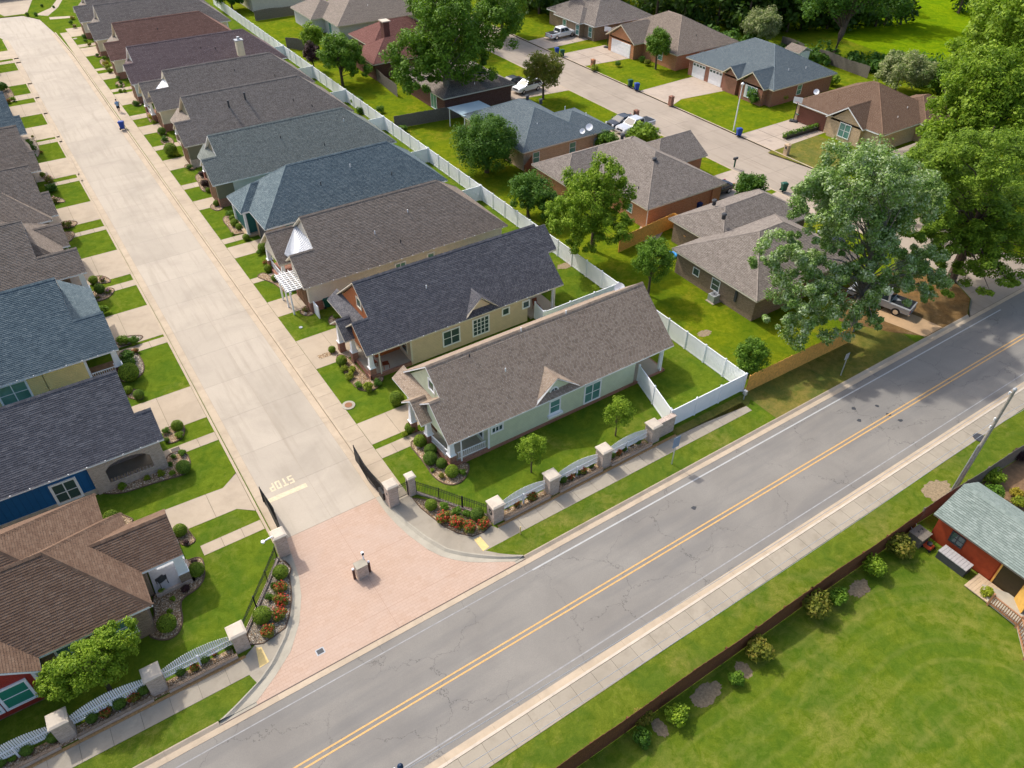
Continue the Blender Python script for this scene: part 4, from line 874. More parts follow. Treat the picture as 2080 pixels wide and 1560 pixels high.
def hiphouse(name, label, rects, shn, wall, trim=None, slope=.8, ze=ZE, tabs=True, vent=(), inset=.45, base=None, cat='house'):
    """rects: (x0,x1,y0,y1[,ends[,slope]]) overlapping hip roofs"""
    x = sum(r[0] + r[1] for r in rects) / 2 / len(rects); y = sum(r[2] + r[3] for r in rects) / 2 / len(rects)
    H = thing(name, label, cat, (x, y, 0)); P = []; rg = []
    W_ = MB()
    for i, r in enumerate(rects):
        e = r[4] if len(r) > 4 else (1, 1, 1, 1); s = r[5] if len(r) > 5 else slope; dz = i * .013
        p, q = hip(r[0], r[1], r[2], r[3], ze - dz, s, e); P += p; rg += q
        x0, x1, y0, y1 = r[0] + inset, r[1] - inset, r[2] + inset, r[3] - inset
        if len(r) > 6: x0, x1, y0, y1 = r[6]
        W_.box(x0, y0, 0, x1, y1, ze - .05 - dz)
        hx = (r[1] - r[0]) / 2; hy = (r[3] - r[2]) / 2; zt = ze + min(hx, hy) * s
        if not e[0] and hx >= hy: xprofile(W_, [(y0, ze - .3), (y1, ze - .3), ((y0 + y1) / 2, zt - .28)], x0, x0 + .3)
        if not e[1] and hx >= hy: xprofile(W_, [(y0, ze - .3), (y1, ze - .3), ((y0 + y1) / 2, zt - .28)], r[1] - inset - .3, r[1] - inset)
        if not e[2] and hx < hy: yprofile(W_, [(x0, ze - .3), (x1, ze - .3), ((x0 + x1) / 2, zt - .28)], y0, y0 + .3)
        if not e[3] and hx < hy: yprofile(W_, [(x0, ze - .3), (x1, ze - .3), ((x0 + x1) / 2, zt - .28)], y1 - .3, y1)
    W_.build('wall', wall, H)
    roof(H, P, trim or MT['white'], SH[shn], tabs, rg, .16, seed=int(abs(x) * 3)); vents(H, vent)
    return H
H4 = hiphouse('house', 'teal and tan brick house with steel blue hip roof on the right row', [(17.1, 38.1, 69.9, 79.5), (16.2, 22, 74.6, 79.2, (1, 1, 1, 1))], 'blue', SD['teal'], vent=[(24.4, 72.3, 4.9, 3), (28.2, 73.2, 5.6, 0), (32.2, 71.6, 4.3, 3)])
MB().box(17.5, 70.3, 0, 19.3, 70.36, 2.7).box(17.5, 70.3, 0, 17.56, 74.5, 2.7).build('brick_front', BR['tan'], H4); garage_door(H4, 'W', (17.5, 72.4), 2.6, MT['dark'])
for yy in (74.9, 78.8): post(H4, (16.6, yy), 2.75, BR['tan'], .2, .3, .26, .24)
MB().box(16.3, 74.6, 0, 17.6, 79, .25).build('porch_floor', BR['tan'], H4)
H5 = rowhouse('house', 'pale grey house with sage grey roof, fifth on the right row', 82.5, 4.63, 17.4, 38.2, 15.7, 4.95, 'B', 'sage', SD['grey'], BR['red'], gablewall=SD['olive'], vent=[(25, 2.9, 3), (29.5, 1.3, 3), (33, 3.2, 0)])
H6 = rowhouse('house', 'tan brick house with ash brown roof and two tall black flues', 94.7, 5.15, 18.0, 38.1, 16.0, 5.0, 'B', 'ash', BR['buff'], BR['buff'], MT['cream'], gablewall=SD['olive'], vent=[(23.0, 3.1, 1), (25.3, 3.6, 1), (33, 1.4, 3), (31, 2.4, 3)], cricket=SH['tan'])
H7 = rowhouse('house', 'cream house with ash roof and small white cricket, seventh on the right', 108.2, 4.52, 18.9, 38.2, 16.2, 4.9, 'B', 'ash', SD['cream'], BR['red'], MT['cream'], ngable=(15.9, 4.8, 2.4), cricket=MT['vinyl'], vent=[(28, 3.0, 3), (33, 1.5, 3)])
H8 = rowhouse('house', 'cream house with plum brown roof, eighth on the right row', 120.8, 4.7, 17.2, 38.8, 15.8, 4.95, 'B', 'plum', SD['grey'], BR['red'], tabs=False, vent=[(27, 3.0, 3), (29, 2.6, 3)])
H9 = rowhouse('house', 'cream house with rust brown roof, ninth on the right row', 133.3, 4.98, 17.9, 36.2, 15.6, 4.9, 'B', 'rust', SD['cream'], BR['red'], MT['cream'], tabs=False, cricket=SH['tan'], vent=[(24, 3.2, 3)])
H10 = rowhouse('house', 'cream house with dark grey roof, tenth on the right row', 145.8, 5.06, 17.6, 38, 15.6, 4.9, 'B', 'ash', SD['cream'], BR['red'], tabs=False)
H11 = rowhouse('house', 'beige house with slate grey roof, last of the right row in view', 158.2, 5.0, 17.8, 38, 15.6, 4.9, 'B', 'ash', SD['beige'], BR['red'], tabs=False, cricket=SH['tan'])
CH = MB().box(31.3, 119.9, 4.5, 32.3, 120.7, 6.6).build('chimney', SD['cream'], H7); MB().box(31.2, 119.8, 6.6, 32.4, 120.8, 6.72).build('chimney_cap', MT['grey'], CH); MB().cyl((31.8, 120.3), .2, 6.72, 7.1, 10).build('flue', MT['galv'], CH)

# left row, fronts facing the street from the other side
def lefthouse(name, label, yS, h, x0, xw, xp, zs, shn, wall, brickm, trim=None, tabs=True, vent=(), shed=True, porch=True, nroof=None):
    trim = trim or MT['white']; sh = SH[shn]; yr = yS + h; zr = ZE + SLP * h; yN = yS + 2 * h; ys = yS + (zs - ZE) / SLP
    H = thing(name, label, 'house', (x0 - 8, yr, 0))
    P = [[(xw, yS, ZE), (xp, yS, ZE), (xp, ys, zs), (x0, ys, zs), (x0, yr, zr), (xw, yr, zr)], [(x0, yN, ZE), (xw, yN, ZE), (xw, yr, zr), (x0, yr, zr)],
         [(x0 - .5, ys + .01, zs - .01), (xp, ys + .01, zs - .01), (xp, ys + 1.3, zs - 1.04), (x0 - .5, ys + 1.3, zs - 1.04)]]
    rg = [((xw, yr, zr), (x0, yr, zr)), ((x0, ys, zs), (xp, ys, zs))]
    if shed: P.append([(x0 - .35, ys + .9, zs - .35), (xp - .1, ys + .9, 2.8), (xp - .1, yN - .4, 2.8), (x0 - .35, yN - .4, zs - .35)])
    roof(H, P, trim, sh, tabs, rg, seed=int(yS))
    m = MB(); xprofile(m, [(yS + .45, 0), (yN - .45, 0), (yN - .45, ZE + .1), (yr, zr - .22), (yS + .45, ZE + .1)], xw + .4, x0 - (3.4 if porch else .4)); m.build('wall', wall, H)
    m = MB(); xprofile(m, [(ys + .6, 0), (yN - .45, 0), (yN - .45, ZE + .1), (yr, zr - .22), (ys + .6, zs - .4)], x0 - 3.6, x0 - .35); m.build('front_wall', brickm, H)
    m = MB(); x = xp - .4
    while x > xw: m.cbox((x, yS - .03), .06, .06, ZE - .02, ZE + .05); x -= 1.15
    m.build('eave_light', MT['lens'], H, kind='stuff'); vents(H, vent)
    return H
# corner house: two hips, a front porch gable and a red south gable
L1 = hiphouse('house', 'corner house with reddish brown hip roofs left of the gates', [(-26, -3.05, 31.5, 39.5), (-26, -4.1, 31.62, 42.1), (-9, -0.65, 34.1, 38.3, (1, 0, 1, 1), .76, (-8, -3.0, 34.6, 37.9)), (-16.2, -8.9, 30.6, 40, (1, 1, 0, 1))], 'cocoa', BR['brown'], vent=[])
MB().box(-2.9, 34.4, 0, -0.7, 38.0, .22).build('porch_floor', MT['grey'], L1); MB().box(-2.9, 34.25, 0, -.6, 34.42, .28).box(-.75, 34.25, 0, -.6, 36, .28).build('porch_kerb', BR['buff'], L1)
post(L1, (-1.05, 34.65), 2.75, BR['brown'], 1.0, .62, .6, .5)
MB().box(-15.6, 30.92, .25, -9.3, 31.0, 2.75).add([(-15.6, 30.9, 2.7), (-9.3, 30.9, 2.7), (-12.55, 30.9, 5.3)], [(0, 1, 2)]).build('red_siding', SD['red'], L1)
for x in (-10.5, -12.1, -13.7): window(L1, 'S', (x, 30.9), .85, 1.25, 1.55, 1, 2, glass=T('green_glass', .12, .7).base((0.03, 0.23, 0.15)), cw=.14)
MB().box(-9.42, 30.86, 0, -9.25, 31.2, 2.75).build('corner_board', MT['white'], L1)
for x in (-5.0, -7.6): window(L1, 'S', (x, 31.95), .9, 1.2, 1.4, 1, 2, glass=MT['glassg'])
L2 = lefthouse('house', 'blue board house with dark slate roof and brick arch porch', 44.8, 4.5, -.15, -26, .95, 4.4, 'char', SD['blue'], BR['buff'], shed=False, porch=True)
MB().box(-26, 45.2, 0, -3.9, 45.28, .5).build('skirt_board', MT['stone'], L2)
window(L2, 'S', (-5.8, 45.25), .45, 1.35, 1.6, 2, 2, glass=MT['glass'], cw=.16)
ar = MB().box(-4.15, 45.05, 0, -3.2, 45.3, 2.8).box(-.25, 45.05, 0, .6, 45.3, 2.8).box(-3.2, 45.05, 0, -.25, 45.3, .62)
for k in range(8):
    xa, xb = -3.2 + k * 2.95 / 8, -3.2 + (k + 1) * 2.95 / 8; za, zb = [1.75 + .62 * math.sqrt(max(0, 1 - ((q + 1.725) / 1.48) ** 2)) for q in (xa, xb)]
    ar.add([(xa, 45.05, za), (xb, 45.05, zb), (xb, 45.05, 2.8), (xa, 45.05, 2.8), (xa, 45.3, za), (xb, 45.3, zb), (xb, 45.3, 2.8), (xa, 45.3, 2.8)], [(0, 1, 2, 3), (7, 6, 5, 4), (4, 5, 1, 0)])
ar.box(.35, 45.3, 0, .6, 48.4, 2.7); ar.build('brick_arch_porch', BR['buff'], L2)
MB().box(-3.9, 45.3, 0, .4, 48.5, .18).build('porch_floor', MT['concg'], L2); MB().box(-3.2, 45.0, .62, -.25, 45.34, .7).build('arch_sill', BR['buff'], L2)
m = MB()
for k in range(13): m.box(-3.1 + k * .22, 45.02, .7, -3.0 + k * .22, 45.1, 1.02)
m.build('rail_bar', BR['brown'], L2)
t = MB().box(1.15, 46.15, .02, 1.75, 46.85, .05).build('door_mat', plain('door_mat', (0.06, 0.045, 0.035)), None); tag(t, 'dark brown door mat before the brick arch porch', 'mat')
L3 = lefthouse('house', 'yellow house with blue roof, third on the left row', 57.3, 5.6, -1.65, -26, .6, 5.0, 'blue', SD['yellow'], BR['dark'])
window(L3, 'S', (-7.3, 57.75), .85, 1.9, 1.6, 2, 2, cw=.15); MB().box(-5.0, 57.7, 0, 0.3, 60, .25).build('porch_floor', MT['soil'], L3); MB().box(-5.1, 57.75, 0, -2.0, 57.95, 2.9).build('side_wall', SD['yellow'], L3)
post(L3, (0.15, 58.0), 2.75, BR['dark'], 1.05, .6, .5, .4); railing(L3, (-1.9, 57.85), (-.1, 57.85)); fbox(MB(), 'S', (-2.1, 57.75), 0, .18, -.02, .04, .1, ZE).build('corner_board', MT['white'], L3)
L4 = lefthouse('house', 'brown roofed house with crossing hip roof, fourth on the left row', 71.0, 5.0, -2.6, -26, .75, 4.5, 'taupe', SD['beige'], BR['brown'], shed=False)
p, q = hip(-12, -.35, 73.6, 82.4, ZE, .8); roof(L4, p, MT['white'], SH['taupe'], True, q, .16, 'hip_roof', 3); p, q = hip(-5, .35, 77.2, 81.2, ZE - .05, .75, (1, 0, 1, 1)); roof(L4, p, MT['white'], SH['taupe'], True, q, .16, 'front_gable_roof', 4)
MB().box(-11.5, 74, 0, -.8, 82, 2.8).build('wing_wall', BR['brown'], L4); post(L4, (.2, 71.7), 2.7, BR['brown'], 1.0, .6, .5, .4); MB().box(-3.2, 71.4, 0, .4, 74, .22).build('porch_floor', MT['dark'], L4); railing(L4, (.1, 81.6), (.1, 83.4))
L5 = lefthouse('house', 'taupe roofed house, fifth on the left row', 84.4, 4.8, -.3, -26, .5, 4.6, 'taupe', SD['cream'], BR['brown'], shed=False)
p, q = hip(-9, -.2, 83.6, 90.4, ZE - .02, .7); roof(L5, p, MT['white'], SH['taupe'], True, q, .16, 'hip_roof', 3)
L6 = lefthouse('house', 'taupe roofed house, sixth on the left row', 96.9, 4.7, .1, -26, .7, 4.5, 'taupe', SD['grey'], BR['brown'], tabs=False)
L7 = lefthouse('house', 'blue roofed house, seventh on the left row', 109.4, 4.8, .2, -26, .9, 4.5, 'blue', SD['grey'], BR['brown'], shed=False, tabs=False)
for i, (y, s) in enumerate(((122.0, 'ash'), (134.6, 'rust'), (147.2, 'taupe'))): lefthouse('house', 'far left row house with %s roof' % ('grey', 'rust', 'taupe')[i], y, 4.7, -.6, -26, .0, 4.5, s, SD['cream'], BR['red'], shed=False, tabs=False)


# ================================================================ ENTRANCE, FENCES, STREET FURNITURE
def brick_column(c, label, w=.82, ht=1.55, group='brick columns of the entrance fence'):
    t = thing('brick_column', label, 'column', c, 0, group)
    MB().cbox(c, w, w, 0, ht).build('shaft', BR['buff'], t)
    MB().cbox(c, w + .16, w + .16, ht, ht + .09).frust(c, w + .16, w * .9, ht + .09, ht + .16).build('cap', MT['stone'], t); return t
RC = [17.75, 22.35, 27.0, 31.7]
brick_column((RC[0], 28.2), 'brick column with stone cap at the end of the black iron fence, right of the gates')
brick_column((RC[1], 28.2), 'second brick column from the gates along the right picket fence')
brick_column((RC[2], 28.2), 'third brick column from the gates along the right picket fence')
brick_column((RC[3], 28.2), 'last brick column before the brick wing wall by the white fence')
LC = [0.35, -4.3, -8.95, -13.6]
for i, x in enumerate(LC[:3]): brick_column((x, 28.3), ['brick column where the left picket fence meets the black iron fence', 'second brick column of the left picket fence, beside the small tree', 'third brick column of the left picket fence, near the picture edge'][i])
wl = thing('brick_wall', 'low brick wing wall between last column and white vinyl fence', 'wall', (32.9, 28.2, 0))
MB().box(32.12, 28.0, 0, 33.75, 28.35, 1.5).build('shaft', BR['buff'], wl); MB().box(32.12, 27.96, 1.5, 33.8, 28.39, 1.58).build('coping', BR['buff'], wl)
# planter walls in front of the picket fences
def planter(x0, x1, label):
    t = thing('planter_wall', label, 'wall', ((x0 + x1) / 2, 27.68, 0)); MB().box(x0, 27.62, 0, x1, 27.76, .3).build('brickwork', BR['buff'], t); MB().box(x0, 27.6, .3, x1, 27.78, .34).build('coping', BR['brown'], t)
for i in range(3): planter(RC[i] + .42, RC[i + 1] - .42, '%s low brick planter wall from the gates on the right' % ORD[i])
for i in range(2): planter(LC[i + 1] + .42, LC[i] - .42, '%s low brick planter wall from the gates on the left' % ORD[i])
planter(-20, LC[2] - .42, 'low brick planter wall at the left picture edge')
_pk = MB().box(-.038, -.012, 0, .038, .012, .96).add([(-.038, -.012, .96), (.038, -.012, .96), (.038, .012, .96), (-.038, .012, .96), (0, -.012, 1), (0, .012, 1)], [(0, 1, 4), (1, 2, 5, 4), (2, 3, 5), (3, 0, 4, 5)]).mesh('picket', MT['white'])
def picket_fence(x0, x1, y, label, n=34):
    t = thing('picket_fence', label, 'fence', ((x0 + x1) / 2, y, 0), 0, 'white arched picket fences')
    MB().box(x0, y - .05, .42, x1, y - .015, .48).build('rail', MT['white'], t); MB().box(x0, y - .05, .82, x1, y - .015, .9).build('rail', MT['white'], t)
    MB().cbox(((x0 + x1) / 2, y - .08), .1, .1, 0, 1.0).build('post', MT['white'], t)
    for i in range(n):
        u = (i + .5) / n; o = ob('picket', _pk, t, loc=(x0 + (x1 - x0) * u - (x0 + x1) / 2, .005, .3)); o.scale = (1, 1, .84 + .42 * math.sin(math.pi * u) ** .8)
for i in range(3): picket_fence(RC[i] + .42, RC[i + 1] - .42, 28.35, 'white arched picket panel, %s from the gates on the right side' % ORD[i])
for i in range(2): picket_fence(LC[i + 1] + .42, LC[i] - .42, 28.45, 'white arched picket panel, %s from the gates on the left side' % ORD[i])
picket_fence(-13.1, LC[2] - .42, 28.45, 'white arched picket panel at the left picture edge')
# gate piers
def gate_pier(c, label):
    return brick_column(c, label, .72, 1.85, 'gate piers')
gp1 = gate_pier((12.55, 33.25), 'brick gate pier between the right gate leaf and the walk gate')
gp2 = brick_column((14.05, 33.3), 'slim brick pier between walk gate and black iron fence', .5, 1.75, 'gate piers')
gp3 = gate_pier((4.75, 33.35), 'left brick gate pier with a white lamp bracket')
MB().tube([(4.4, 33.2, 2.05), (3.75, 33.05, 2.15)], .045, 6).tube([(4.4, 33.4, 1.9), (3.75, 33.05, 2.15)], .03, 6).cyl((3.72, 33.04), .12, 2.08, 2.2, 8).build('lamp_bracket', MT['white'], gp3)
MB().box(12.16, 33.1, 1.15, 12.19, 33.25, 1.3).build('keypad', MT['dark'], gp1)
m = MB()
for k in range(14): a = k * math.pi / 7; b = a + math.pi / 7; m.add([(17.33, 28.2 + r * math.cos(q), .95 + 1.25 * r * math.sin(q)) for r, q in ((.17, a), (.17, b), (.22, b), (.22, a))], [(0, 1, 2, 3)])
m.add([(17.335, 28.2 + .17 * math.cos(k * math.pi / 7), .95 + .2 * math.sin(k * math.pi / 7)) for k in range(14)], [tuple(range(14))])
e = m.build('entrance_plaque', MT['black'], None); tag(e, 'dark oval plaque on the brick column at the fence end', 'sign')
MB().box(17.325, 28.09, .93, 17.33, 28.31, .97).box(17.325, 28.13, .86, 17.33, 28.27, .885).box(17.325, 28.13, 1.02, 17.33, 28.27, 1.045).build('plaque_mark', MT['stone'], e)
def bars_fence(name, label, cat, path, ht, n, zb=.1, finial=True, arch=0.0, mat=None, posts=True, group=None, sheet=False):
    mat = mat or MT['black']; L = [0.0]
    for i in range(len(path) - 1): L.append(L[-1] + math.dist(path[i], path[i + 1]))
    def at(u):
        d = u * L[-1]
        for i in range(len(path) - 1):
            if d <= L[i + 1] + 1e-6: w = (d - L[i]) / (L[i + 1] - L[i]); return (path[i][0] + (path[i + 1][0] - path[i][0]) * w, path[i][1] + (path[i + 1][1] - path[i][1]) * w)
        return path[-1]
    o = at(.5); t = thing(name, label, cat, o, 0, group)
    def top(u): return ht + arch * math.sin(math.pi * u)
    K = 14
    for dz in (zb + .06, None, -.16):
        pts = [(*at(i / K), (dz if dz and dz > 0 else top(i / K) - .03 + (dz or 0))) for i in range(K + 1)]
        MB().tube(pts, .022, 4).build('rail', mat, t)
    bm = MB().box(-.011, -.011, zb, .011, .011, ht).mesh('bar', mat); fm = None
    if finial: bm = MB().box(-.011, -.011, zb, .011, .011, ht + .04).add([(-.02, -.02, ht + .04), (.02, -.02, ht + .04), (.02, .02, ht + .04), (-.02, .02, ht + .04), (0, 0, ht + .12)], [(0, 1, 4), (1, 2, 4), (2, 3, 4), (3, 0, 4), (3, 2, 1, 0)]).mesh('bar', mat)
    for i in range(n):
        u = (i + .5) / n; p = at(u); b = ob('bar', bm, t, loc=(p[0] - o[0], p[1] - o[1], 0)); b.scale = (1, 1, top(u) / ht)
    if posts:
        for u in ([0, 1] if posts == 2 else [0, .33, .66, 1]): MB().cbox(at(u), .06, .06, 0, top(u) + .1).build('post', mat, t)
    return t
gl = bars_fence('gate_leaf', 'open black iron gate leaf on the right side of the street', 'gate', [(12.25, 33.6), (12.0, 36.0), (12.15, 38.4)], 1.45, 44, .08, True, .0, None, 2, 'entrance gates')
MB().seg((12.2, 33.9), (12.08, 38.2), .012, .12, 1.2).build('privacy_mesh', plain('dark_mesh_screen', (0.05, 0.047, 0.043), .8), gl)
MB().box(12.05, 33.6, .2, 12.3, 34.3, .9).build('gate_motor', MT['black'], gl)
g2 = bars_fence('gate_leaf', 'open black iron gate leaf on the left side of the street', 'gate', [(5.05, 33.75), (5.3, 36.0), (5.15, 38.2)], 1.45, 44, .08, True, .0, None, 2, 'entrance gates')
MB().seg((5.08, 34.0), (5.2, 38.0), .012, .12, 1.2).build('privacy_mesh', bpy.data.materials['dark_mesh_screen'], g2)
bars_fence('walk_gate', 'narrow black iron walk gate beside the right gate pier', 'gate', [(12.95, 33.3), (13.78, 33.3)], 1.35, 10, .1, True, 0, None, 2)
bars_fence('iron_fence', 'black iron fence around the planted corner right of the gates', 'fence', [(14.35, 33.2), (15.2, 31.9), (16.2, 30.3), (17.4, 28.65)], 1.12, 44, .16, True, .1)
bars_fence('iron_fence', 'black iron fence beside the planted corner left of the gates', 'fence', [(4.25, 33.1), (3.1, 31.6), (1.9, 30.2), (0.65, 28.75)], 1.12, 44, .16, True, .1)
for nm, a in (('right', [(14.3, 33.2), (15.2, 31.9), (16.2, 30.3), (17.4, 28.65)]), ('left', [(4.3, 33.1), (3.1, 31.6), (1.9, 30.2), (0.6, 28.7)])):
    m = MB()
    for i in range(3): m.seg(a[i], a[i + 1], .16, 0, .16 + .003 * i)
    o = m.build('brick_footing', BR['buff'], None); tag(o, 'low brick footing under the %s black iron fence' % nm, 'wall')
# call box island
t = thing('call_box', 'brick call box pedestal standing in the pink entrance paving', 'call box', (8.3, 29.05, RD))
MB().cbox((8.3, 29.05), .72, .55, RD, .95).build('pedestal', BR['buff'], t); MB().cbox((8.3, 29.05), .76, .59, .95, 1.02).build('cap', MT['curbg'], t)
MB().tube([(8.62, 29.3, 1.0), (8.66, 29.42, 1.35)], .04, 6).cbox((8.66, 29.44), .16, .14, 1.3, 1.5).build('keypad_arm', MT['white'], t); MB().cbox((8.66, 29.34), .14, .04, 1.32, 1.48).build('keypad', MT['black'], t)
for i, c in enumerate(((7.78, 29.05), (8.82, 29.05))):
    b = thing('bollard', 'brown bollard %s of the brick call box' % ('left', 'right')[i], 'bollard', (c[0], c[1], RD), 0, 'bollards at the call box')
    MB().cyl(c, .085, RD, .85, 12).build('post', plain('brown_pipe', (0.09, 0.04, 0.03), .5), b); MB().lathe(c, [(.09, .85), (.08, .9), (.03, .93)], 12).build('cap', MT['white'], b)

# white vinyl privacy fence
def vinyl_fence(a, b, label, ht=1.8, name='vinyl_fence', step=2.4, skip_last=False, group='white vinyl privacy fences'):
    L = math.dist(a, b); n = max(1, round(L / step)); o = ((a[0] + b[0]) / 2, (a[1] + b[1]) / 2); t = thing(name, label, 'fence', o, 0, group)
    d = Vector((b[0] - a[0], b[1] - a[1])) / L; q = L / n; ang = math.atan2(d.y, d.x)
    pm = MB().cbox((0, 0), .13, .13, 0, ht + .06).frust((0, 0), .17, .02, ht + .06, ht + .13).mesh('post', MT['vinyl'])
    m = MB(); k = int((q - .13) / .152); w = (q - .13) / k
    for i in range(k): m.box(.065 + i * w + .004, -.018, .12, .065 + (i + 1) * w - .004, .018, ht - .06)
    bm = m.mesh('board_panel', MT['vinyl']); rm = MB().box(.065, -.032, ht - .1, q - .065, .032, ht).mesh('top_rail', MT['vinyl']); r2 = MB().box(.065, -.032, .05, q - .065, .032, .16).mesh('bottom_rail', MT['vinyl'])
    for i in range(n + 1):
        p = Vector(a) + d * q * i; ob('post', pm, t, loc=(p.x - o[0], p.y - o[1], 0)).rotation_euler = (0, 0, ang)
        if i < n:
            for nm, me, kd in (('board_panel', bm, 'stuff'), ('top_rail', rm, None), ('bottom_rail', r2, None)):
                z = ob(nm, me, t, kd, (p.x - o[0], p.y - o[1], 0)); z.rotation_euler = (0, 0, ang)
    return t
vinyl_fence((41.7, 28.4), (41.7, 44.2), 'white vinyl fence behind the sage green house')
vinyl_fence((41.7, 44.4), (41.7, 56.2), 'white vinyl fence behind the tan house')
for i in range(6): vinyl_fence((41.7, 56.4 + 12.4 * i), (41.7, 68.6 + 12.4 * i), 'white vinyl fence stretch behind the %s house of the right row' % ORD[i + 2])
vinyl_fence((41.7, 130.8), (41.7, 170), 'white vinyl fence behind the farthest right row houses')
vinyl_fence((33.75, 28.45), (41.6, 28.45), 'white vinyl fence along the pavement at the corner yard', 1.75)
VG = vinyl_fence((33.75, 28.6), (35.25, 33.9), 'white vinyl fence with gate from sage green house to the pavement')
for z in (.6, 1.0, 1.4): MB().cbox((35.05, 33.0), .06, .12, z, z + .07).build('hinge', MT['black'], VG)
vinyl_fence((33.3, 44.3), (41.6, 44.3), 'white vinyl cross fence between green and tan house yards')
VH = vinyl_fence((33.2, 44.4), (33.4, 46.0), 'short white vinyl gate beside the tan house', 1.75)
for i in range(7): vinyl_fence((38.3, 56.3 + 12.4 * i), (41.6, 56.3 + 12.4 * i), 'short white vinyl cross fence behind the %s house of the right row' % ORD[i + 2])
o = MB().box(16.9, 56.6, 0, 17.0, 57.7, 1.3).build('screen_panel', MT['vinyl'], None); tag(o, 'short white screen panel hiding the bins by the beige house', 'fence')
o = MB().cyl((41.0, 27.6), .05, 0, .9, 8).box(40.9, 27.45, .55, 41.1, 27.75, .95).build('utility_pedestal', MT['galv'], None); tag(o, 'small grey utility pedestal by the white corner fence', 'utility box')

# board fences
def board_fence(a, b, ht, mat, label, each=False, w=.14, jit=.03, name='board_fence', step=2.4, group=None, cap=False, lean=0):
    L = math.dist(a, b); o = ((a[0] + b[0]) / 2, (a[1] + b[1]) / 2); t = thing(name, label, 'fence', o, 0, group); d = Vector((b[0] - a[0], b[1] - a[1])) / L; ang = math.atan2(d.y, d.x); n = int(L / w)
    M_ = [MB().box(0, -.011, 0.03, w - .008, .011, ht + k).mesh('board', mat) for k in (-jit, 0, jit)] if each else None
    S_ = MB(); nn = Vector((-d.y, d.x))
    for i in range(n):
        p = Vector(a) + d * (i * w)
        if each: ob('board', random.choice(M_), t, loc=(p.x - o[0], p.y - o[1], 0)).rotation_euler = (0, 0, ang)
        else: S_.seg((p.x, p.y), (p.x + d.x * (w - .01), p.y + d.y * (w - .01)), .022, .03, ht + random.uniform(-jit, jit) + .09 * math.sin(i * .11) + .07 * math.sin(i * .043))
    if not each: S_.build('boards', mat, t, kind='stuff')
    for i in range(int(L / step) + 1): p = Vector(a) + d * min(i * step, L) + nn * .06; MB().cbox((p.x, p.y), .09, .09, 0, ht - .05).build('post', mat, t)
    for z in (.4, ht - .35): MB().seg((a[0] + nn.x * .035, a[1] + nn.y * .035), (b[0] + nn.x * .035, b[1] + nn.y * .035), .04, z, z + .09).build('rail', mat, t)
    return t
board_fence((41.9, 28.1), (54.6, 27.9), 1.8, MT['cedar'], 'orange cedar fence along the dry verge by the corner tree', True)
board_fence((47.44, 50.92), (55.69, 51.83), 1.8, MT['cedar'], 'orange cedar fence between the brick house and green yard', True)
CG = board_fence((55.69, 51.83), (55.60, 49.44), 1.8, MT['cedar'], 'orange cedar gate beside the taupe roofed house', True)
MB().tube([(*(55.29, 51.30), .3), (*(53.46, 47.74), 1.5)], .05, 4).build('brace', MT['cedar'], CG)
board_fence((-30, 12.15), (30.0, 12.15), 1.75, MT['stainwood'], 'long red brown board fence south of the main road')
board_fence((30.0, 12.15), (40.9, 12.05), 1.75, MT['stainwood'], 'red brown board fence stretch ending at the green roofed shed')
board_fence((41.4, 12.2), (60, 11.6), 1.6, MT['oldwood'], 'weathered dark board fence behind the garden by the pole')
board_fence((43.00, 92.97), (53.60, 91.75), 1.75, MT['oldwood'], 'weathered grey fence across the yard below the big oak', True)
board_fence((49.62, 114.23), (48.80, 103.61), 1.75, MT['oldwood'], 'weathered grey fence beside the wine red roof', False)
board_fence((43.63, 135.12), (47.34, 129.57), 1.75, MT['oldwood'], 'short weathered fence behind the white vinyl fence', False)
board_fence((44.77, 154.16), (53.15, 154.17), 1.75, MT['oldwood'], 'tan fence at the back of the far green yard', False)
board_fence((49.19, 70.74), (51.24, 72.24), 1.7, MT['stainwood'], 'short dark fence by the round green tree', False)
board_fence((116.76, 90.17), (116.30, 84.90), 1.75, MT['oldwood'], 'weathered fence left of the red door shed', False)
board_fence((116.29, 81.77), (115.45, 71.22), 1.75, MT['oldwood'], 'weathered fence at the wood edge behind the grey blue roof', False)

# leaning utility poles with their wires
def pole(base, top, label, navy=False):
    t = thing('utility_pole', label, 'pole', base, 0, 'utility poles along the south fence')
    MB().tube([(base[0], base[1], 0), tuple(top)], [.15, .1], 10).build('shaft', MT['pole'], t)
    MB().tube([(base[0] - .16, base[1] + .1, 0), (base[0] * .5 + top[0] * .5 - .14, base[1] * .5 + top[1] * .5 + .1, top[2] * .5)], .035, 6).build('conduit', MT['galv'], t)
    MB().lathe((top[0], top[1]), [(.13, top[2]), (.12, top[2] + .1), (.04, top[2] + .2)], 10).build('cap', MT['grey'] if not navy else plain('navy_cap', (0.01, 0.03, 0.07), .4), t)
    for dz in (2.4, .2, 3.1): MB().cyl((top[0] - .22, top[1] + .12), .05, top[2] - dz - .1, top[2] - dz + .1, 8).tube([(top[0], top[1], top[2] - dz), (top[0] - .22, top[1] + .12, top[2] - dz)], .03, 5).build('insulator', MT['white'], t)
    return t
pole((45.8, 12.5), (46.0, 12.35, 9.6), 'tall leaning wooden utility pole beside the green roofed shed')
pole((3.6, 12.6), (3.75, 13.2, 9.2), 'utility pole whose navy cap just shows at the bottom picture edge', True)
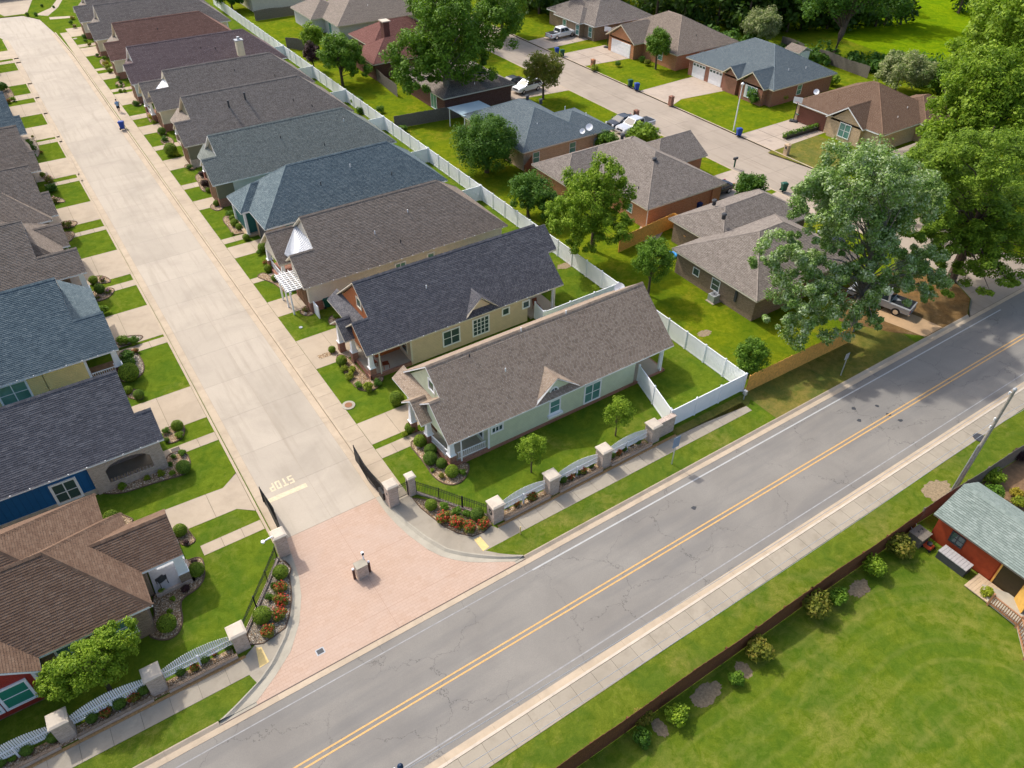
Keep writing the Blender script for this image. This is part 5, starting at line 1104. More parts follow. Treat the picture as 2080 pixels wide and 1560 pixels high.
for i, (dz, dy) in enumerate(((.2, .0), (2.4, -.3), (3.1, -.45))):
    for j, (a, b) in enumerate((((3.75, 13.1 + dy, 9.2 - dz), (45.8, 12.47 + dy * .3, 9.6 - dz)), ((45.8, 12.47 + dy * .3, 9.6 - dz), (92, 11.6 + dy, 9.4 - dz)))):
        pts = [(a[0] + (b[0] - a[0]) * u, a[1] + (b[1] - a[1]) * u, a[2] + (b[2] - a[2]) * u - 4 * .55 * u * (1 - u)) for u in [k / 16 for k in range(17)]]
        o = MB().tube(pts, .013, 4).build('power_line', MT['grey'], None); tag(o, '%s overhead wire %s the leaning pole' % (('top', 'middle', 'lowest')[i], ('left of', 'right of')[j]), 'wire', 'overhead wires')
# signs
t = thing('road_sign', 'blue grey back of a road sign on a post in the verge', 'sign', (31.25, 25.45))
c = (31.25, 25.45); MB().cbox(c, .06, .06, 0, 2.7).build('post', MT['galv'], t); MB().box(c[0] - .32, c[1] - .03, 1.75, c[0] + .32, c[1] - .045, 2.75).build('plate', plain('sign_back_blue', (0.16, 0.25, 0.36), .4, .1, 3, .4), t)
t = thing('road_sign', 'faint grey sign post by the dry verge near cedar fence', 'sign', (50.12, 25.31)); c = (50.12, 25.31)
MB().cbox(c, .06, .06, 0, 2.3).build('post', MT['galv'], t); MB().box(c[0] - .25, c[1] + .03, 1.7, c[0] + .25, c[1] + .045, 2.3).build('plate', MT['galv'], t)
c = (18.40, 26.18); o = MB().cyl(c, .04, 0, .75, 8).build('marker_post', MT['tactile'], None); tag(o, 'thin yellow marker post in the verge near the gates', 'post')
# lamp post of the older estate
c = (81.7, 67.7); t = thing('street_lamp', 'white street lamp post on the lawn before the red brick house', 'lamp post', c)
MB().tube([(c[0], c[1], 0), (c[0], c[1], 6.0)], [.09, .06], 8).build('post', MT['white'], t); MB().lathe(c, [(.05, 6.0), (.2, 6.15), (.22, 6.3), (.05, 6.45)], 10).build('lamp_head', MT['white'], t)

# wheelie bins
BINM = dict(blue=plain('blue_plastic', (0.012, 0.055, 0.30), .45), green=plain('green_plastic', (0.008, 0.075, 0.045), .45), navy=plain('navy_plastic', (0.010, 0.030, 0.13), .45))
def bin_(c, col, label, rz=0.0):
    t = thing('wheelie_bin', label, 'bin', c, rz, 'wheelie bins'); m = BINM[col]
    MB().frust((0, 0), .46, .58, .08, .95, .5, .68).build('body', m, t, True); MB().box(-.31, -.36, .95, .31, .4, 1.0).frust((0, .02), .6, .46, 1.0, 1.08, .72, .56).build('lid', m, t, True)
    MB().tube([(-.28, .42, .92), (.28, .42, .92)], .02, 6).build('handle', m, t, True)
    for s in (-1, 1): MB().tube([(s * .25, .26, .12), (s * .31, .26, .12)], .12, 12).build('wheel', MT['rubber'], t, True)
bin_((12.01, 112.72), 'blue', 'bright blue wheelie bin on the street near the walker', 1.2)
bin_((18.27, 58.04), 'green', 'dark green wheelie bin beside the beige house', 1.5); bin_((18.93, 58.20), 'blue', 'blue wheelie bin next to the green one by the beige house', 1.5)
bin_((81.04, 107.73), 'blue', 'blue wheelie bin by the kerb below the white pickup', 1.2); bin_((81.18, 106.38), 'green', 'green wheelie bin by the kerb below the white pickup', 1.2)
bin_((81.10, 88.68), 'green', 'green wheelie bin on the kerb between two drives', 1.2); bin_((80.93, 86.98), 'blue', 'blue wheelie bin on the kerb left of the grey blue roof drive', 1.2)
bin_((80.86, 65.97), 'blue', 'blue wheelie bin at the foot of the white lamp post', 1.2); bin_((72.97, 51.36), 'green', 'green wheelie bin beside the back street near the silver tree', 1.2)
bin_((91.98, 65.34), 'green', 'green wheelie bin by the brown garage with the hoop', 1.5); bin_((90.67, 113.82), 'navy', 'navy wheelie bin by the front wall beside the white pickup', 0)
bin_((60.89, 53.23), 'navy', 'navy wheelie bin against the orange brick side wall', 0); bin_((68.03, 35.62), 'blue', 'light blue bin glimpsed under the silver tree', 0)
# brick mailboxes
def mailbox(c, label, brickm, rz=0.0):
    t = thing('mailbox', label, 'mailbox', c, rz, 'kerbside mailboxes'); MB().cbox((0, 0), .55, .6, 0, 1.25).build('pillar', brickm, t, True); MB().cbox((0, 0), .62, .68, 1.25, 1.33).frust((0, 0), .6, .2, 1.33, 1.45).build('cap', brickm, t, True)
    MB().box(-.33, -.12, .85, -.27, .12, 1.1).build('letter_door', MT['dark'], t, True)
mailbox((81.73, 98.76), 'brick mailbox with yellow shrub at its foot', BR['orange']); mailbox((80.90, 79.39), 'red brick mailbox beside the grey blue roof drive', BR['red'], math.pi); mailbox((72.93, 77.91), 'brick mailbox behind the parked pickup', BR['red']); mailbox((81.45, 58.33), 'tan brick mailbox at the corner of the dry lawn', BR['tan'], 0)
t = thing('mailbox', 'dark green post mailbox on the lawn corner', 'mailbox', (72.93, 59.19)); MB().cbox((0, 0), .14, .14, 0, 1.1).build('post', BINM['green'], t, True); MB().box(-.35, -.12, 1.05, .3, .12, 1.3).build('box', MT['dark'], t, True)
# basketball hoops
def hoop(c, rz, label):
    t = thing('basketball_hoop', label, 'basketball hoop', c, rz); MB().box(-.5, -.35, 0, .5, .35, .22).build('base', MT['dark'], t, True); MB().tube([(0, 0, .2), (0, .05, 2.3), (0, -.35, 3.05)], .06, 6).build('pole', MT['black'], t, True)
    MB().box(-.6, -.42, 2.75, .6, -.38, 3.5).build('backboard', MT['lens'], t, True); MB().tube([(.23 * math.cos(a), -.65 + .23 * math.sin(a), 2.9) for a in [k * math.pi / 6 for k in range(13)]], .015, 4, False).build('rim', MT['redlens'], t, True)
hoop((90.56, 105.96), R(-60), 'basketball hoop beside the white garage door drive'); hoop((91.16, 65.43), R(-60), 'basketball hoop before the brown garage')
# air conditioners and dishes
def ac(c, label):
    t = thing('air_conditioner', label, 'air conditioner', c); MB().cbox((0, 0), 1.0, 1.0, 0, .08).build('pad', MT['conc'], t, True); MB().cbox((0, 0), .78, .78, .08, .8).build('case', MT['galv'], t, True); m = MB()
    for r in (.12, .2, .28): m.tube([(r * math.cos(a), r * math.sin(a), .83) for a in [k * math.pi / 8 for k in range(17)]], .012, 4, False)
    m.cyl((0, 0), .08, .8, .84).build('fan_grille', MT['dark'], t, True)
ac((49.12, 39.11), 'grey air conditioner on the lawn beside the brown brick house'); ac((57.84, 72.71), 'grey air conditioner beside the tan brick wall')
def dish(c, z, label, s=.45):
    t = thing('satellite_dish', label, 'satellite dish', (c[0], c[1], z)); MB().tube([(0, 0, -.5), (0, 0, .1), (-.1, -.1, .25)], .03, 6).build('arm', MT['grey'], t, True)
    m = MB(); n = 14; d = Vector((-.6, -.5, .6)).normalized(); a = d.cross(Vector((0, 0, 1))).normalized(); b = d.cross(a); cc = Vector((-.1, -.1, .3)); V = [tuple(cc - d * .1)]
    for r, q in ((.6, -.05), (1, .02)):
        for k in range(n): w = cc + (a * math.cos(k * 2 * math.pi / n) + b * math.sin(k * 2 * math.pi / n)) * s * r + d * q; V.append(tuple(w))
    m.add(V, [(0, 1 + k, 1 + (k + 1) % n) for k in range(n)] + [(1 + k, 1 + n + k, 1 + n + (k + 1) % n, 1 + (k + 1) % n) for k in range(n)]); m.build('reflector', MT['vinyl'], t, True, smooth=True)
dish((38.0, 40.2), 4.6, 'white satellite dish at the back of the sage green house'); dish((60.10, 72.43), 3.2, 'white satellite dish on the blue grey roof'); dish((58.91, 72.28), 3.0, 'small grey satellite dish on the blue grey roof', .35); dish((96.31, 66.57), 2.6, 'white satellite dish behind the brown roof with the hoop', .4)

# vehicles
def car(c, rz, label, kind, paint, name='parked_car'):
    t = thing(name, label, {'pickup': 'pickup truck', 'suv': 'car', 'sedan': 'car'}[kind], c, rz, 'parked vehicles')
    pm = plain('car_paint_%d' % len(bpy.data.materials), paint, .25, .03, 2, .5, .15)
    Lh, Wd = {'pickup': (2.9, .98), 'suv': (2.3, .93), 'sedan': (2.3, .88)}[kind]
    prof = {'pickup': [(-2.9, .5), (-2.9, 1.08), (-1.0, 1.12), (-.95, 1.18), (1.2, 1.18), (1.35, 1.12), (2.7, 1.02), (2.88, .8), (2.9, .45)], 'suv': [(-2.3, .45), (-2.3, 1.05), (-2.15, 1.12), (1.0, 1.1), (2.1, .95), (2.28, .75), (2.3, .42)], 'sedan': [(-2.3, .4), (-2.28, .85), (-2.1, .98), (1.0, .96), (2.1, .8), (2.28, .6), (2.3, .35)]}[kind]
    def loft(mb, pr, z0, w0, w1):                                     # side profile lofted across five stations for a rounded flank
        st = [(-w0, 0.06), (-w1, .0), (0, -.03), (w1, .0), (w0, .06)]; n = len(pr); V = []
        for y, dz in st:
            for (x, z) in pr: V.append((x * (1 - dz * .35), y, z - dz if z > z0 + .2 else z))
        F = []
        for i in range(4):
            for k in range(n): F.append((i * n + k, i * n + (k + 1) % n, (i + 1) * n + (k + 1) % n, (i + 1) * n + k))
        F += [tuple(range(n))[::-1], tuple(range(4 * n, 5 * n))]; mb.add(V, F); return mb
    loft(MB(), prof, .4, Wd, Wd * .88).build('body', pm, t, True)
    cab = {'pickup': [(-1.0, 1.1), (-.85, 1.72), (-.6, 1.82), (.75, 1.82), (1.5, 1.12)], 'suv': [(-2.25, 1.05), (-1.95, 1.6), (-1.6, 1.7), (.35, 1.68), (1.2, 1.08)], 'sedan': [(-1.75, .92), (-1.1, 1.36), (-.7, 1.42), (.3, 1.4), (1.2, .94)]}[kind]
    cb = MB(); n = len(cab); V = []
    for s in (-1, 1):
        for (x, z) in cab: V.append((x, s * (Wd - .06 - (z - cab[0][1]) * .25), z))
    cb.add(V, [tuple(range(n))[::-1], tuple(range(n, 2 * n))] + [(k, (k + 1) % n, n + (k + 1) % n, n + k) for k in range(n)]); cb.build('cab', pm, t, True)
    def quad(a, b, nm, inset=.12):                                    # glass panel between two cab profile points
        (x0, z0), (x1, z1) = cab[a], cab[b]; d = Vector((x1 - x0, 0, z1 - z0)); nn = Vector((d.z, 0, -d.x)).normalized() * .012
        if nn.z < 0: nn = -nn
        p0 = Vector((x0, 0, z0)) + d * .08; p1 = Vector((x0, 0, z0)) + d * .92
        y0 = Wd - .06 - (p0.z - cab[0][1]) * .25 - .09; y1 = Wd - .06 - (p1.z - cab[0][1]) * .25 - .09
        MB().add([(p0.x + nn.x, -y0, p0.z + nn.z), (p0.x + nn.x, y0, p0.z + nn.z), (p1.x + nn.x, y1, p1.z + nn.z), (p1.x + nn.x, -y1, p1.z + nn.z)], [(0, 1, 2, 3)]).build(nm, MT['autoglass'], t, True)
    quad(n - 1, n - 2, 'windscreen'); quad(0, 1, 'rear_window')
    zb, zt = cab[0][1] + .08, cab[2][1] - .12; xb0, xb1 = cab[0][0] + .22, cab[-1][0] - .28; xt0, xt1 = cab[1][0] + .18, cab[-2][0] - .02
    for s in (-1, 1):
        for q in ((0, .48), (.52, 1)):
            def pt(u, top):
                x = (xt0 + (xt1 - xt0) * u) if top else (xb0 + (xb1 - xb0) * u); z = zt if top else zb; return (x, s * (Wd - .06 - (z - cab[0][1]) * .25 + .012), z)
            MB().add([pt(q[0], 0), pt(q[1], 0), pt(q[1], 1), pt(q[0], 1)], [(0, 1, 2, 3)]).build('side_window', MT['autoglass'], t, True)
        MB().box(cab[-1][0] - .4, s * Wd - .1, zb, cab[-1][0] - .25, s * (Wd + .16), zb + .14).build('mirror', pm, t, True)
        MB().box(Lh - .14, s * (Wd - .42), .62, Lh + .012, s * (Wd - .08), .82).build('headlight', MT['lens'], t, True); MB().box(-Lh - .012, s * (Wd - .28), .72, -Lh + .1, s * (Wd - .08), .98).build('tail_light', MT['redlens'], t, True)
        for x in ((1.85 if kind == 'pickup' else 1.42), (-1.75 if kind == 'pickup' else -1.38)):
            r = .4 if kind == 'pickup' else .34; wh = MB().tube([(x, s * (Wd - .22), r), (x, s * (Wd + .02), r)], r, 18).build('wheel', MT['rubber'], t, True); MB().tube([(x, s * (Wd + .0), r), (x, s * (Wd + .03), r)], r * .6, 12).build('rim', MT['chrome'], wh, True)
    MB().box(Lh - .05, -Wd + .08, .4, Lh + .06, Wd - .08, .56).build('bumper', MT['chrome'] if kind == 'pickup' else pm, t, True); MB().box(-Lh - .06, -Wd + .08, .42, -Lh + .04, Wd - .08, .6).build('bumper', MT['chrome'] if kind == 'pickup' else pm, t, True)
    MB().box(Lh - .04, -.5, .62, Lh + .015, .5, .86).build('grille', MT['dark'], t, True)
    if kind == 'pickup': MB().box(-2.78, -.82, 1.0, -1.08, .82, 1.135).build('bed_liner', MT['black'], t, True)
    return t
car((70.3, 75.0, 0), math.pi + .05, 'silver pickup truck parked on the drive by the blue grey roof', 'pickup', (0.5, 0.51, 0.53), 'pickup_truck')
car((69.8, 77.3, 0), math.pi + .05, 'dark grey saloon car half hidden behind the silver pickup', 'sedan', (0.035, 0.04, 0.05))
car((87.4, 115.2, 0), .06, 'white pickup truck on the drive at the far end of the estate', 'pickup', (0.72, 0.73, 0.74), 'pickup_truck')
car((66.6, 95.6, 0), math.pi + .1, 'white car half hidden behind the small roadside tree', 'suv', (0.7, 0.71, 0.72))
car((65.6, 98.6, 0), math.pi + .1, 'dark car in the shade beside the white one', 'sedan', (0.03, 0.032, 0.036))
car((65.6, 55.2, 0), math.pi + .05, 'dark navy car on the drive beside the orange brick house', 'sedan', (0.012, 0.018, 0.035))
car((62.0, 30.2, 0), R(105), 'silver grey pickup truck parked on the dirt under the trees', 'pickup', (0.33, 0.34, 0.35), 'pickup_truck')
car((66.8, 39.5, 0), R(60), 'black car glimpsed under the silver maple', 'sedan', (0.012, 0.012, 0.013))
# person walking
def person(c, rz):
    t = thing('person', 'person in light blue shirt and dark shorts walking along the right pavement', 'person', c, rz)
    J = {'pel': (0, 0, .95), 'sp': (0, .01, 1.2), 'ch': (0, .0, 1.38), 'nk': (0, .0, 1.5), 'hd': (0, .02, 1.6), 'hd2': (0, .03, 1.73)}
    V = list(J.values()); E_ = [(0, 1), (1, 2), (2, 3), (3, 4), (4, 5)]; Rr = [.15, .14, .16, .06, .09, .075]
    def ch(start, pts, rr):
        p = start
        for q, r_ in zip(pts, rr): V.append(q); Rr.append(r_); E_.append((p, len(V) - 1)); p = len(V) - 1
    ch(2, [(.19, 0, 1.4), (.25, -.08, 1.14), (.24, .06, .92), (.23, .1, .84)], [.065, .05, .04, .035]); ch(2, [(-.19, 0, 1.4), (-.25, .05, 1.13), (-.23, .22, .96), (-.22, .27, .9)], [.065, .05, .04, .035])
    ch(0, [(.09, 0, .88), (.1, .16, .5), (.1, .1, .1), (.1, .24, .04)], [.1, .075, .05, .04]); ch(0, [(-.09, 0, .88), (-.1, -.02, .5), (-.1, -.3, .13), (-.1, -.2, .04)], [.1, .075, .05, .04])
    me = bpy.data.meshes.new('body'); me.from_pydata(V, E_, []); me.materials.append(plain('skin', (0.42, 0.24, 0.16), .6)); b = ob('body', me, t)
    sk = b.modifiers.new('skin', 'SKIN'); 
    for i, sv in enumerate(me.skin_vertices[0].data): sv.radius = (Rr[i], Rr[i])
    me.skin_vertices[0].data[0].use_root = True; b.modifiers.new('sub', 'SUBSURF').levels = 2; b.modifiers['sub'].render_levels = 2
    sh = MB().lathe((0, 0), [(.19, .92), (.195, 1.1), (.21, 1.35), (.12, 1.48), (.08, 1.5)], 14)
    for s in (-1, 1): sh.tube([(s * .17, 0, 1.41), (s * .245, -.01, 1.18)], [.1, .085], 8)
    sh.build('shirt', plain('light_blue_shirt', (0.22, 0.36, 0.55), .8), t, True); st = MB().lathe((0, 0), [(.19, .78), (.19, .96)], 14)
    for s in (-1, 1): st.tube([(s * .09, 0, .9), (s * .1, .05 if s > 0 else -.02, .56)], [.13, .12], 8)
    st.build('shorts', plain('dark_shorts', (0.02, 0.022, 0.03), .8), t, True); MB().lathe((0, .0), [(.1, 1.68), (.105, 1.74), (.07, 1.83), (.02, 1.85)], 12).build('hair', plain('dark_hair', (0.04, 0.03, 0.02), .7), t, True)
person((13.0, 119.4, .02), R(0))
# garden chairs
def chair(c, rz, label, mat):
    t = thing('garden_chair', label, 'chair', c, rz); MB().box(-.25, -.25, .42, .25, .25, .46).build('seat', mat, t, True); MB().add([(-.25, .25, .46), (.25, .25, .46), (.25, .38, 1.0), (-.25, .38, 1.0), (-.25, .28, .46), (.25, .28, .46), (.25, .41, 1.0), (-.25, .41, 1.0)], [(0, 1, 2, 3), (7, 6, 5, 4), (3, 2, 6, 7), (0, 3, 7, 4), (1, 5, 6, 2)]).build('backrest', mat, t, True)
    for sx in (-1, 1):
        for sy in (-1, 1): MB().box(sx * .24 - .02, sy * .23 - .02, 0, sx * .24 + .02, sy * .23 + .02, .42).build('leg', mat, t, True)
_redch = plain('rust_wood', (0.20, 0.05, 0.02), .6)
chair((-2.35, 35.0, .22), R(200), 'dark folding chair on the porch of the corner house', MT['dark']); chair((17.9, 47.3, .32), R(100), 'rust brown rocking chair on the tan house porch', _redch); chair((18.7, 46.6, .32), R(80), 'rust brown chair in the corner of the tan house porch', _redch); chair((34.2, 46.9, .2), R(0), 'rust brown chair on the rear patio of the tan house', _redch)
o = MB().cyl((35.0, 50.2), .42, .2, .95, 14).build('barbecue', MT['dark'], None); tag(o, 'round dark barbecue on the rear patio of the tan house', 'barbecue')
t = thing('float_ring', 'bright blue ring toy on the lawn beside the taupe roof', 'toy', (51.47, 47.49)); MB().tube([(.55 * math.cos(a), .55 * math.sin(a), .14) for a in [k * math.pi / 9 for k in range(19)]], .14, 8, False).build('ring', plain('blue_float', (0.02, 0.25, 0.62), .4), t, True)

# shed, deck and clutter in the yard south of the road
SHD = thing('garden_shed', 'red barn style shed with green shingle roof', 'shed', (42.0, 6.5, 0))
MB().box(41.0, -4, 0, 45.2, 11.1, 2.35).build('wall', plain('barn_red_boards', (0.30, 0.045, 0.012), .8, .2, 3), SHD)
roof(SHD, [[(40.6, 11.4, 2.3), (40.6, -4.5, 2.3), (43.1, -4.5, 3.6), (43.1, 11.4, 3.6)], [(45.6, -4.5, 2.3), (45.6, 11.4, 2.3), (43.1, 11.4, 3.6), (43.1, -4.5, 3.6)]], plain('shed_trim', (.2, .18, .15)), SH['green'], True, [((43.1, -4.5, 3.6), (43.1, 11.4, 3.6))], .1)
window(SHD, 'W', (41.0, 9.6), .9, .8, .8, 2, 2, MT['dark'], MT['glass'], cw=.06); window(SHD, 'W', (41.0, 3.0), .9, .8, .8, 2, 2, MT['dark'], MT['glass'], cw=.06)
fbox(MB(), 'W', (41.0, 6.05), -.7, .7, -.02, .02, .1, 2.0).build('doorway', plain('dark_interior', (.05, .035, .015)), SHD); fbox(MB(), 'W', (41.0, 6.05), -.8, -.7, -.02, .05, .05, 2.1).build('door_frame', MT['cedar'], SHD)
MB().seg((40.9, 5.3), (40.2, 4.5), .05, .1, 1.95).build('open_door', MT['plywood'], SHD); fbox(MB(), 'W', (41.0, 7.6), -.65, .65, 0, .04, .1, 2.0).build('closed_door', bpy.data.materials['barn_red_boards'], SHD)
t = thing('ramp', 'pale wooden ramp before the open shed door', 'ramp', (39.9, 6.6, 0)); m = MB()
for k in range(9): MB().box(39.3, 5.7 + k * .21, .08, 40.9, 5.9 + k * .21, .14).build('plank', plain('pale_planks', (0.48, 0.36, 0.23), .85) if k == 0 else bpy.data.materials['pale_planks'], t)
t = thing('storage_box', 'grey storage bench with slatted lid along the shed wall', 'storage box', (40.2, 8.8, 0)); MB().box(39.85, 8.0, 0, 40.65, 9.9, .62).build('body', MT['dark'], t); _lm = MB().box(-.42, 0, .62, .42, .2, .68).mesh('lid_slat', plain('grey_slats', (0.36, 0.34, 0.33), .7))
for k in range(9): ob('lid_slat', _lm, t, loc=(.05, -.8 + k * .215, 0))
t = thing('wooden_crate', 'weathered wooden box against the fence beside the shed', 'crate', (40.0, 11.3, 0)); MB().box(39.5, 10.9, 0, 40.5, 11.8, .8).build('body', MT['oldwood'], t); MB().box(39.45, 10.85, .8, 40.55, 11.85, .86).build('lid', MT['oldwood'], t)
_or = plain('orange_red_plastic', (0.55, 0.08, 0.03), .4)
t = thing('push_mower', 'orange push mower on the lawn beside the storage bench', 'mower', (40.11, 10.61)); MB().frust((0, 0), .5, .4, .12, .32, .6, .5).build('deck', _or, t, True); MB().cyl((0, 0), .15, .32, .5).build('engine', MT['dark'], t, True); MB().tube([(-.2, .25, .3), (-.2, .9, .95), (.2, .9, .95), (.2, .25, .3)], .018, 5).build('handle', MT['black'], t, True)
for sx in (-1, 1):
    for sy in (-1, 1): MB().tube([(sx * .24, sy * .26, .1), (sx * .3, sy * .26, .1)], .1, 10).build('wheel', MT['rubber'], t, True)
t = thing('garden_tiller', 'orange garden tiller with white grips near the board fence', 'tiller', (40.32, 11.62)); MB().cbox((0, 0), .5, .4, .15, .4).build('engine', _or, t, True); MB().tube([(-.2, .1, .4), (-.35, .7, .95)], .02, 5).build('handle', MT['white'], t, True); MB().tube([(.2, .1, .4), (.35, .7, .95)], .02, 5).build('handle', MT['white'], t, True)
for s in (-1, 1): MB().tube([(s * .22, 0, .16), (s * .3, 0, .16)], .16, 10).build('wheel', MT['rubber'], t, True)
DK = thing('deck_steps', 'brown wooden deck railing and steps at the right edge', 'deck', (39.48, 5.18)); pa, pb, pc = (39.26, 5.99), (39.18, 4.17), (37.54, 2.78)
for z in (.95, .25): MB().seg(pa, pb, .09, z, z + .06).build('rail', MT['deckwood'], DK); MB().seg(pb, pc, .09, z, z + .06).build('rail', MT['deckwood'], DK)
for (a, b, n) in ((pa, pb, 13), (pb, pc, 9)):
    for k in range(n + 1): c = (a[0] + (b[0] - a[0]) * k / n, a[1] + (b[1] - a[1]) * k / n); MB().cbox(c, .05, .05, .2, 1.0).build('baluster', MT['deckwood'], DK)
MB().prism([pa, pb, pc, (pc[0] + 3, pc[1] + .5), (pb[0] + 2.0, pb[1] + 1.2), (pa[0] + 1.0, pa[1] + 1.0)], .1, .2).build('deck_floor', MT['curbg'], DK)
for p in (pa, pb, pc): MB().cbox(p, .12, .12, 0, 1.15).build('newel', MT['deckwood'], DK)
# raised garden beds beyond the shed
for i, (a, b) in enumerate((((45.0, 9.2), (47.5, 11.2)), ((45.0, 6.8), (47.2, 8.6)))):
    t = thing('raised_bed', ('timber edged soil bed beside the dark fence', 'timber edged soil bed along the shed roof')[i], 'garden bed', ((a[0] + b[0]) / 2, (a[1] + b[1]) / 2, 0)); MB().box(a[0], a[1], 0, b[0], b[1], .18).build('soil', MT['soil'], t)
    for p, q in (((a[0], a[1]), (b[0], a[1])), ((b[0], a[1]), (b[0], b[1])), ((b[0], b[1]), (a[0], b[1])), ((a[0], b[1]), (a[0], a[1]))): MB().seg(p, q, .09, 0, .25).build('timber', MT['pole'], t)
sheet('soil', [(44.6, 12), (44.6, 5), (60, 2), (60, 11.6)], 'soil', .012)


# ================================================================ OLDER ESTATE BEHIND THE WHITE FENCE
ZB = 2.6
_bt = MT['cream']
N1 = hiphouse('house', 'brown brick house with taupe hip roof under the silver maple', [(49.2, 63.5, 34.4, 45.4), (53.2, 66.5, 42.5, 50.2)], 'ash', BR['brown'], _bt, .5, ZB, vent=[(55.2, 44.8, 4.6, 2), (57.2, 48.0, 4.2, 2), (53.2, 41.5, 4.0, 0)])
window(N1, 'W', (49.65, 42.2), 1.1, .7, .7, 1, 1, glass=MT['glass'], cw=.07); window(N1, 'W', (49.65, 39.6), .8, .9, 1.1, 1, 2, glass=MT['glass'], cw=.07)
MB().box(49.5, 36.9, 1.0, 49.62, 37.15, 2.4).build('meter_box', MT['dark'], N1)
N2 = hiphouse('house', 'orange brick house with taupe hip roof and large vents', [(52.6, 64.4, 52.8, 68.8), (48.8, 60, 62.2, 68.9), (60, 68.2, 59.6, 66.4, (1, 0, 1, 1), .55)], 'ash', BR['orange'], _bt, .5, ZB, vent=[(57.6, 57.8, 5.0, 2), (58.3, 64.2, 5.4, 2), (54.0, 56.0, 3.3, 3)])
window(N2, 'W', (53.05, 56.0), .9, .8, 1.0, 1, 2, cw=.06); MB().box(62.6, 53.0, 0, 63.9, 53.2, 2.5).build('corner_post', BR['orange'], N2); MB().tube([(53.1, 53.2, 0), (53.1, 53.2, 2.6)], .05, 6).build('downpipe', MT['white'], N2)
N3 = hiphouse('house', 'tan brick house with slate blue roof beside the parked cars', [(49.7, 60.6, 72.0, 86.5), (56, 64.0, 72.05, 80.6, (1, 0, 1, 1), .45)], 'bluel', BR['tan'], _bt, .5, ZB, vent=[(56.2, 80.6, 5.4, 2), (57.2, 79.0, 5.2, 2), (61.5, 75.0, 3.9, 0), (60.0, 77.5, 4.2, 0), (54, 75.2, 4.0, 0)])
for x in (52.0, 57.6): window(N3, 'S', (x, 72.45), .7, .9, 1.3, 1, 2, cw=.05)
MB().box(61.0, 72.3, .6, 61.5, 72.45, 1.8).build('meter_box', MT['grey'], N3)
t = thing('patio_cover', 'pale metal patio cover behind the slate blue roof', 'canopy', (52.3, 88.0, 0)); MB().slab([(49.6, 85.6, 2.75), (54.6, 85.6, 2.75), (54.6, 90.0, 2.55), (49.6, 90.0, 2.55)], .08).build('roof_sheet', plain('pale_blue_metal', (0.34, 0.44, 0.48), .4), t)
for c in ((49.8, 85.8), (54.4, 85.8), (49.8, 89.8), (54.4, 89.8)): MB().cbox(c, .1, .1, 0, 2.55).build('post', MT['white'], t)
N4 = hiphouse('house', 'red brick house with dark roof under the big oak', [(50.6, 62.6, 92.9, 106.5)], 'ash', BR['dark'], _bt, .45, ZB, vent=[(58.2, 95.6, 3.8, 0), (56.5, 94.2, 3.2, 0)])
window(N4, 'W', (51.05, 96.5), .2, 1.6, 2.0, 2, 1, cw=.08)
N5 = hiphouse('house', 'red brick house with wine red roof and brick chimney', [(52.4, 66, 119.2, 128.5), (48.9, 62, 111.5, 119.8)], 'wine', BR['dark'], _bt, .55, ZB, tabs=False, vent=[(55, 113.5, 3.7, 0)])
MB().box(54.3, 118.2, 2, 55.3, 119.4, 6.4).build('chimney', BR['dark'], N5); MB().box(54.1, 118.0, 6.4, 55.5, 119.6, 6.55).build('chimney_cap', MT['stone'], N5)
N6 = hiphouse('house', 'white brick house with ash grey roof at the top of the picture', [(52.6, 70, 133.4, 147.0), (50.4, 58, 140, 150)], 'tan', BR['white'], _bt, .55, ZB, tabs=False, vent=[(60, 136.5, 4.3, 0), (56, 135.5, 3.6, 3)])
for y in (138.0, 141.5): window(N6, 'W', (53.05, y), .4, 1.2, 1.9, 1, 1, cw=.07)
N7 = hiphouse('house', 'distant house with pale wall and brown brick at the top edge', [(46, 60, 160, 172)], 'ash', SD['beige'], _bt, .5, ZB, tabs=False)
M0 = hiphouse('house', 'brown brick house with grey brown roof beside the white pickup', [(90.4, 104, 109.6, 124), (89.4, 96, 112.6, 120.4, (0, 1, 1, 1))], 'ash', BR['brown'], MT['white'], .5, ZB, tabs=False)
for y in (111.2, 113.6, 117.5): window(M0, 'W', (90.85 if y < 112.5 else 89.85, y), .5, .9, 1.6, 1, 2, cw=.06, glass=MT['glassg'])
M1 = hiphouse('house', 'orange brick house with brown tan roof and white garage door', [(91.6, 105.5, 90.0, 107.2), (89.5, 99, 98.0, 105.4, (0, 1, 1, 1), .62)], 'taupe', BR['orange'], MT['cream'], .5, ZB, vent=[(99.6, 95, 4.6, 0), (100.6, 93.5, 3.9, 0), (101.5, 97, 4.3, 0), (98, 92.6, 3.9, 3)])
garage_door(M1, 'W', (89.95, 101.7), 4.9, MT['white'], 2.15, False, 4, 6); window(M1, 'W', (92.05, 94.2), .8, 1.0, 1.3, 1, 2, cw=.06)
for x in (97.5, 101.8): window(M1, 'S', (x, 90.45), .9, .9, 1.2, 1, 2, cw=.06)
M2 = hiphouse('house', 'red brick house with grey blue roof and two white garage doors', [(92.2, 106.2, 70.6, 88.6), (91.2, 98, 71.6, 76.8, (0, 1, 1, 1), .7), (91.5, 97, 76.9, 80.4, (0, 1, 1, 1), .75)], 'bluel', BR['red'], MT['cream'], .5, ZB, vent=[(97.6, 73, 3.8, 0), (101, 72.6, 3.6, 0), (103.5, 75.4, 3.9, 0)])
garage_door(M2, 'W', (92.65, 85.9), 2.7, MT['white'], 2.15, True); garage_door(M2, 'W', (92.65, 82.3), 2.7, MT['white'], 2.15, True)
wd = window(M2, 'W', (91.65, 74.2), .6, 1.3, 1.6, 2, 2, cw=.08)
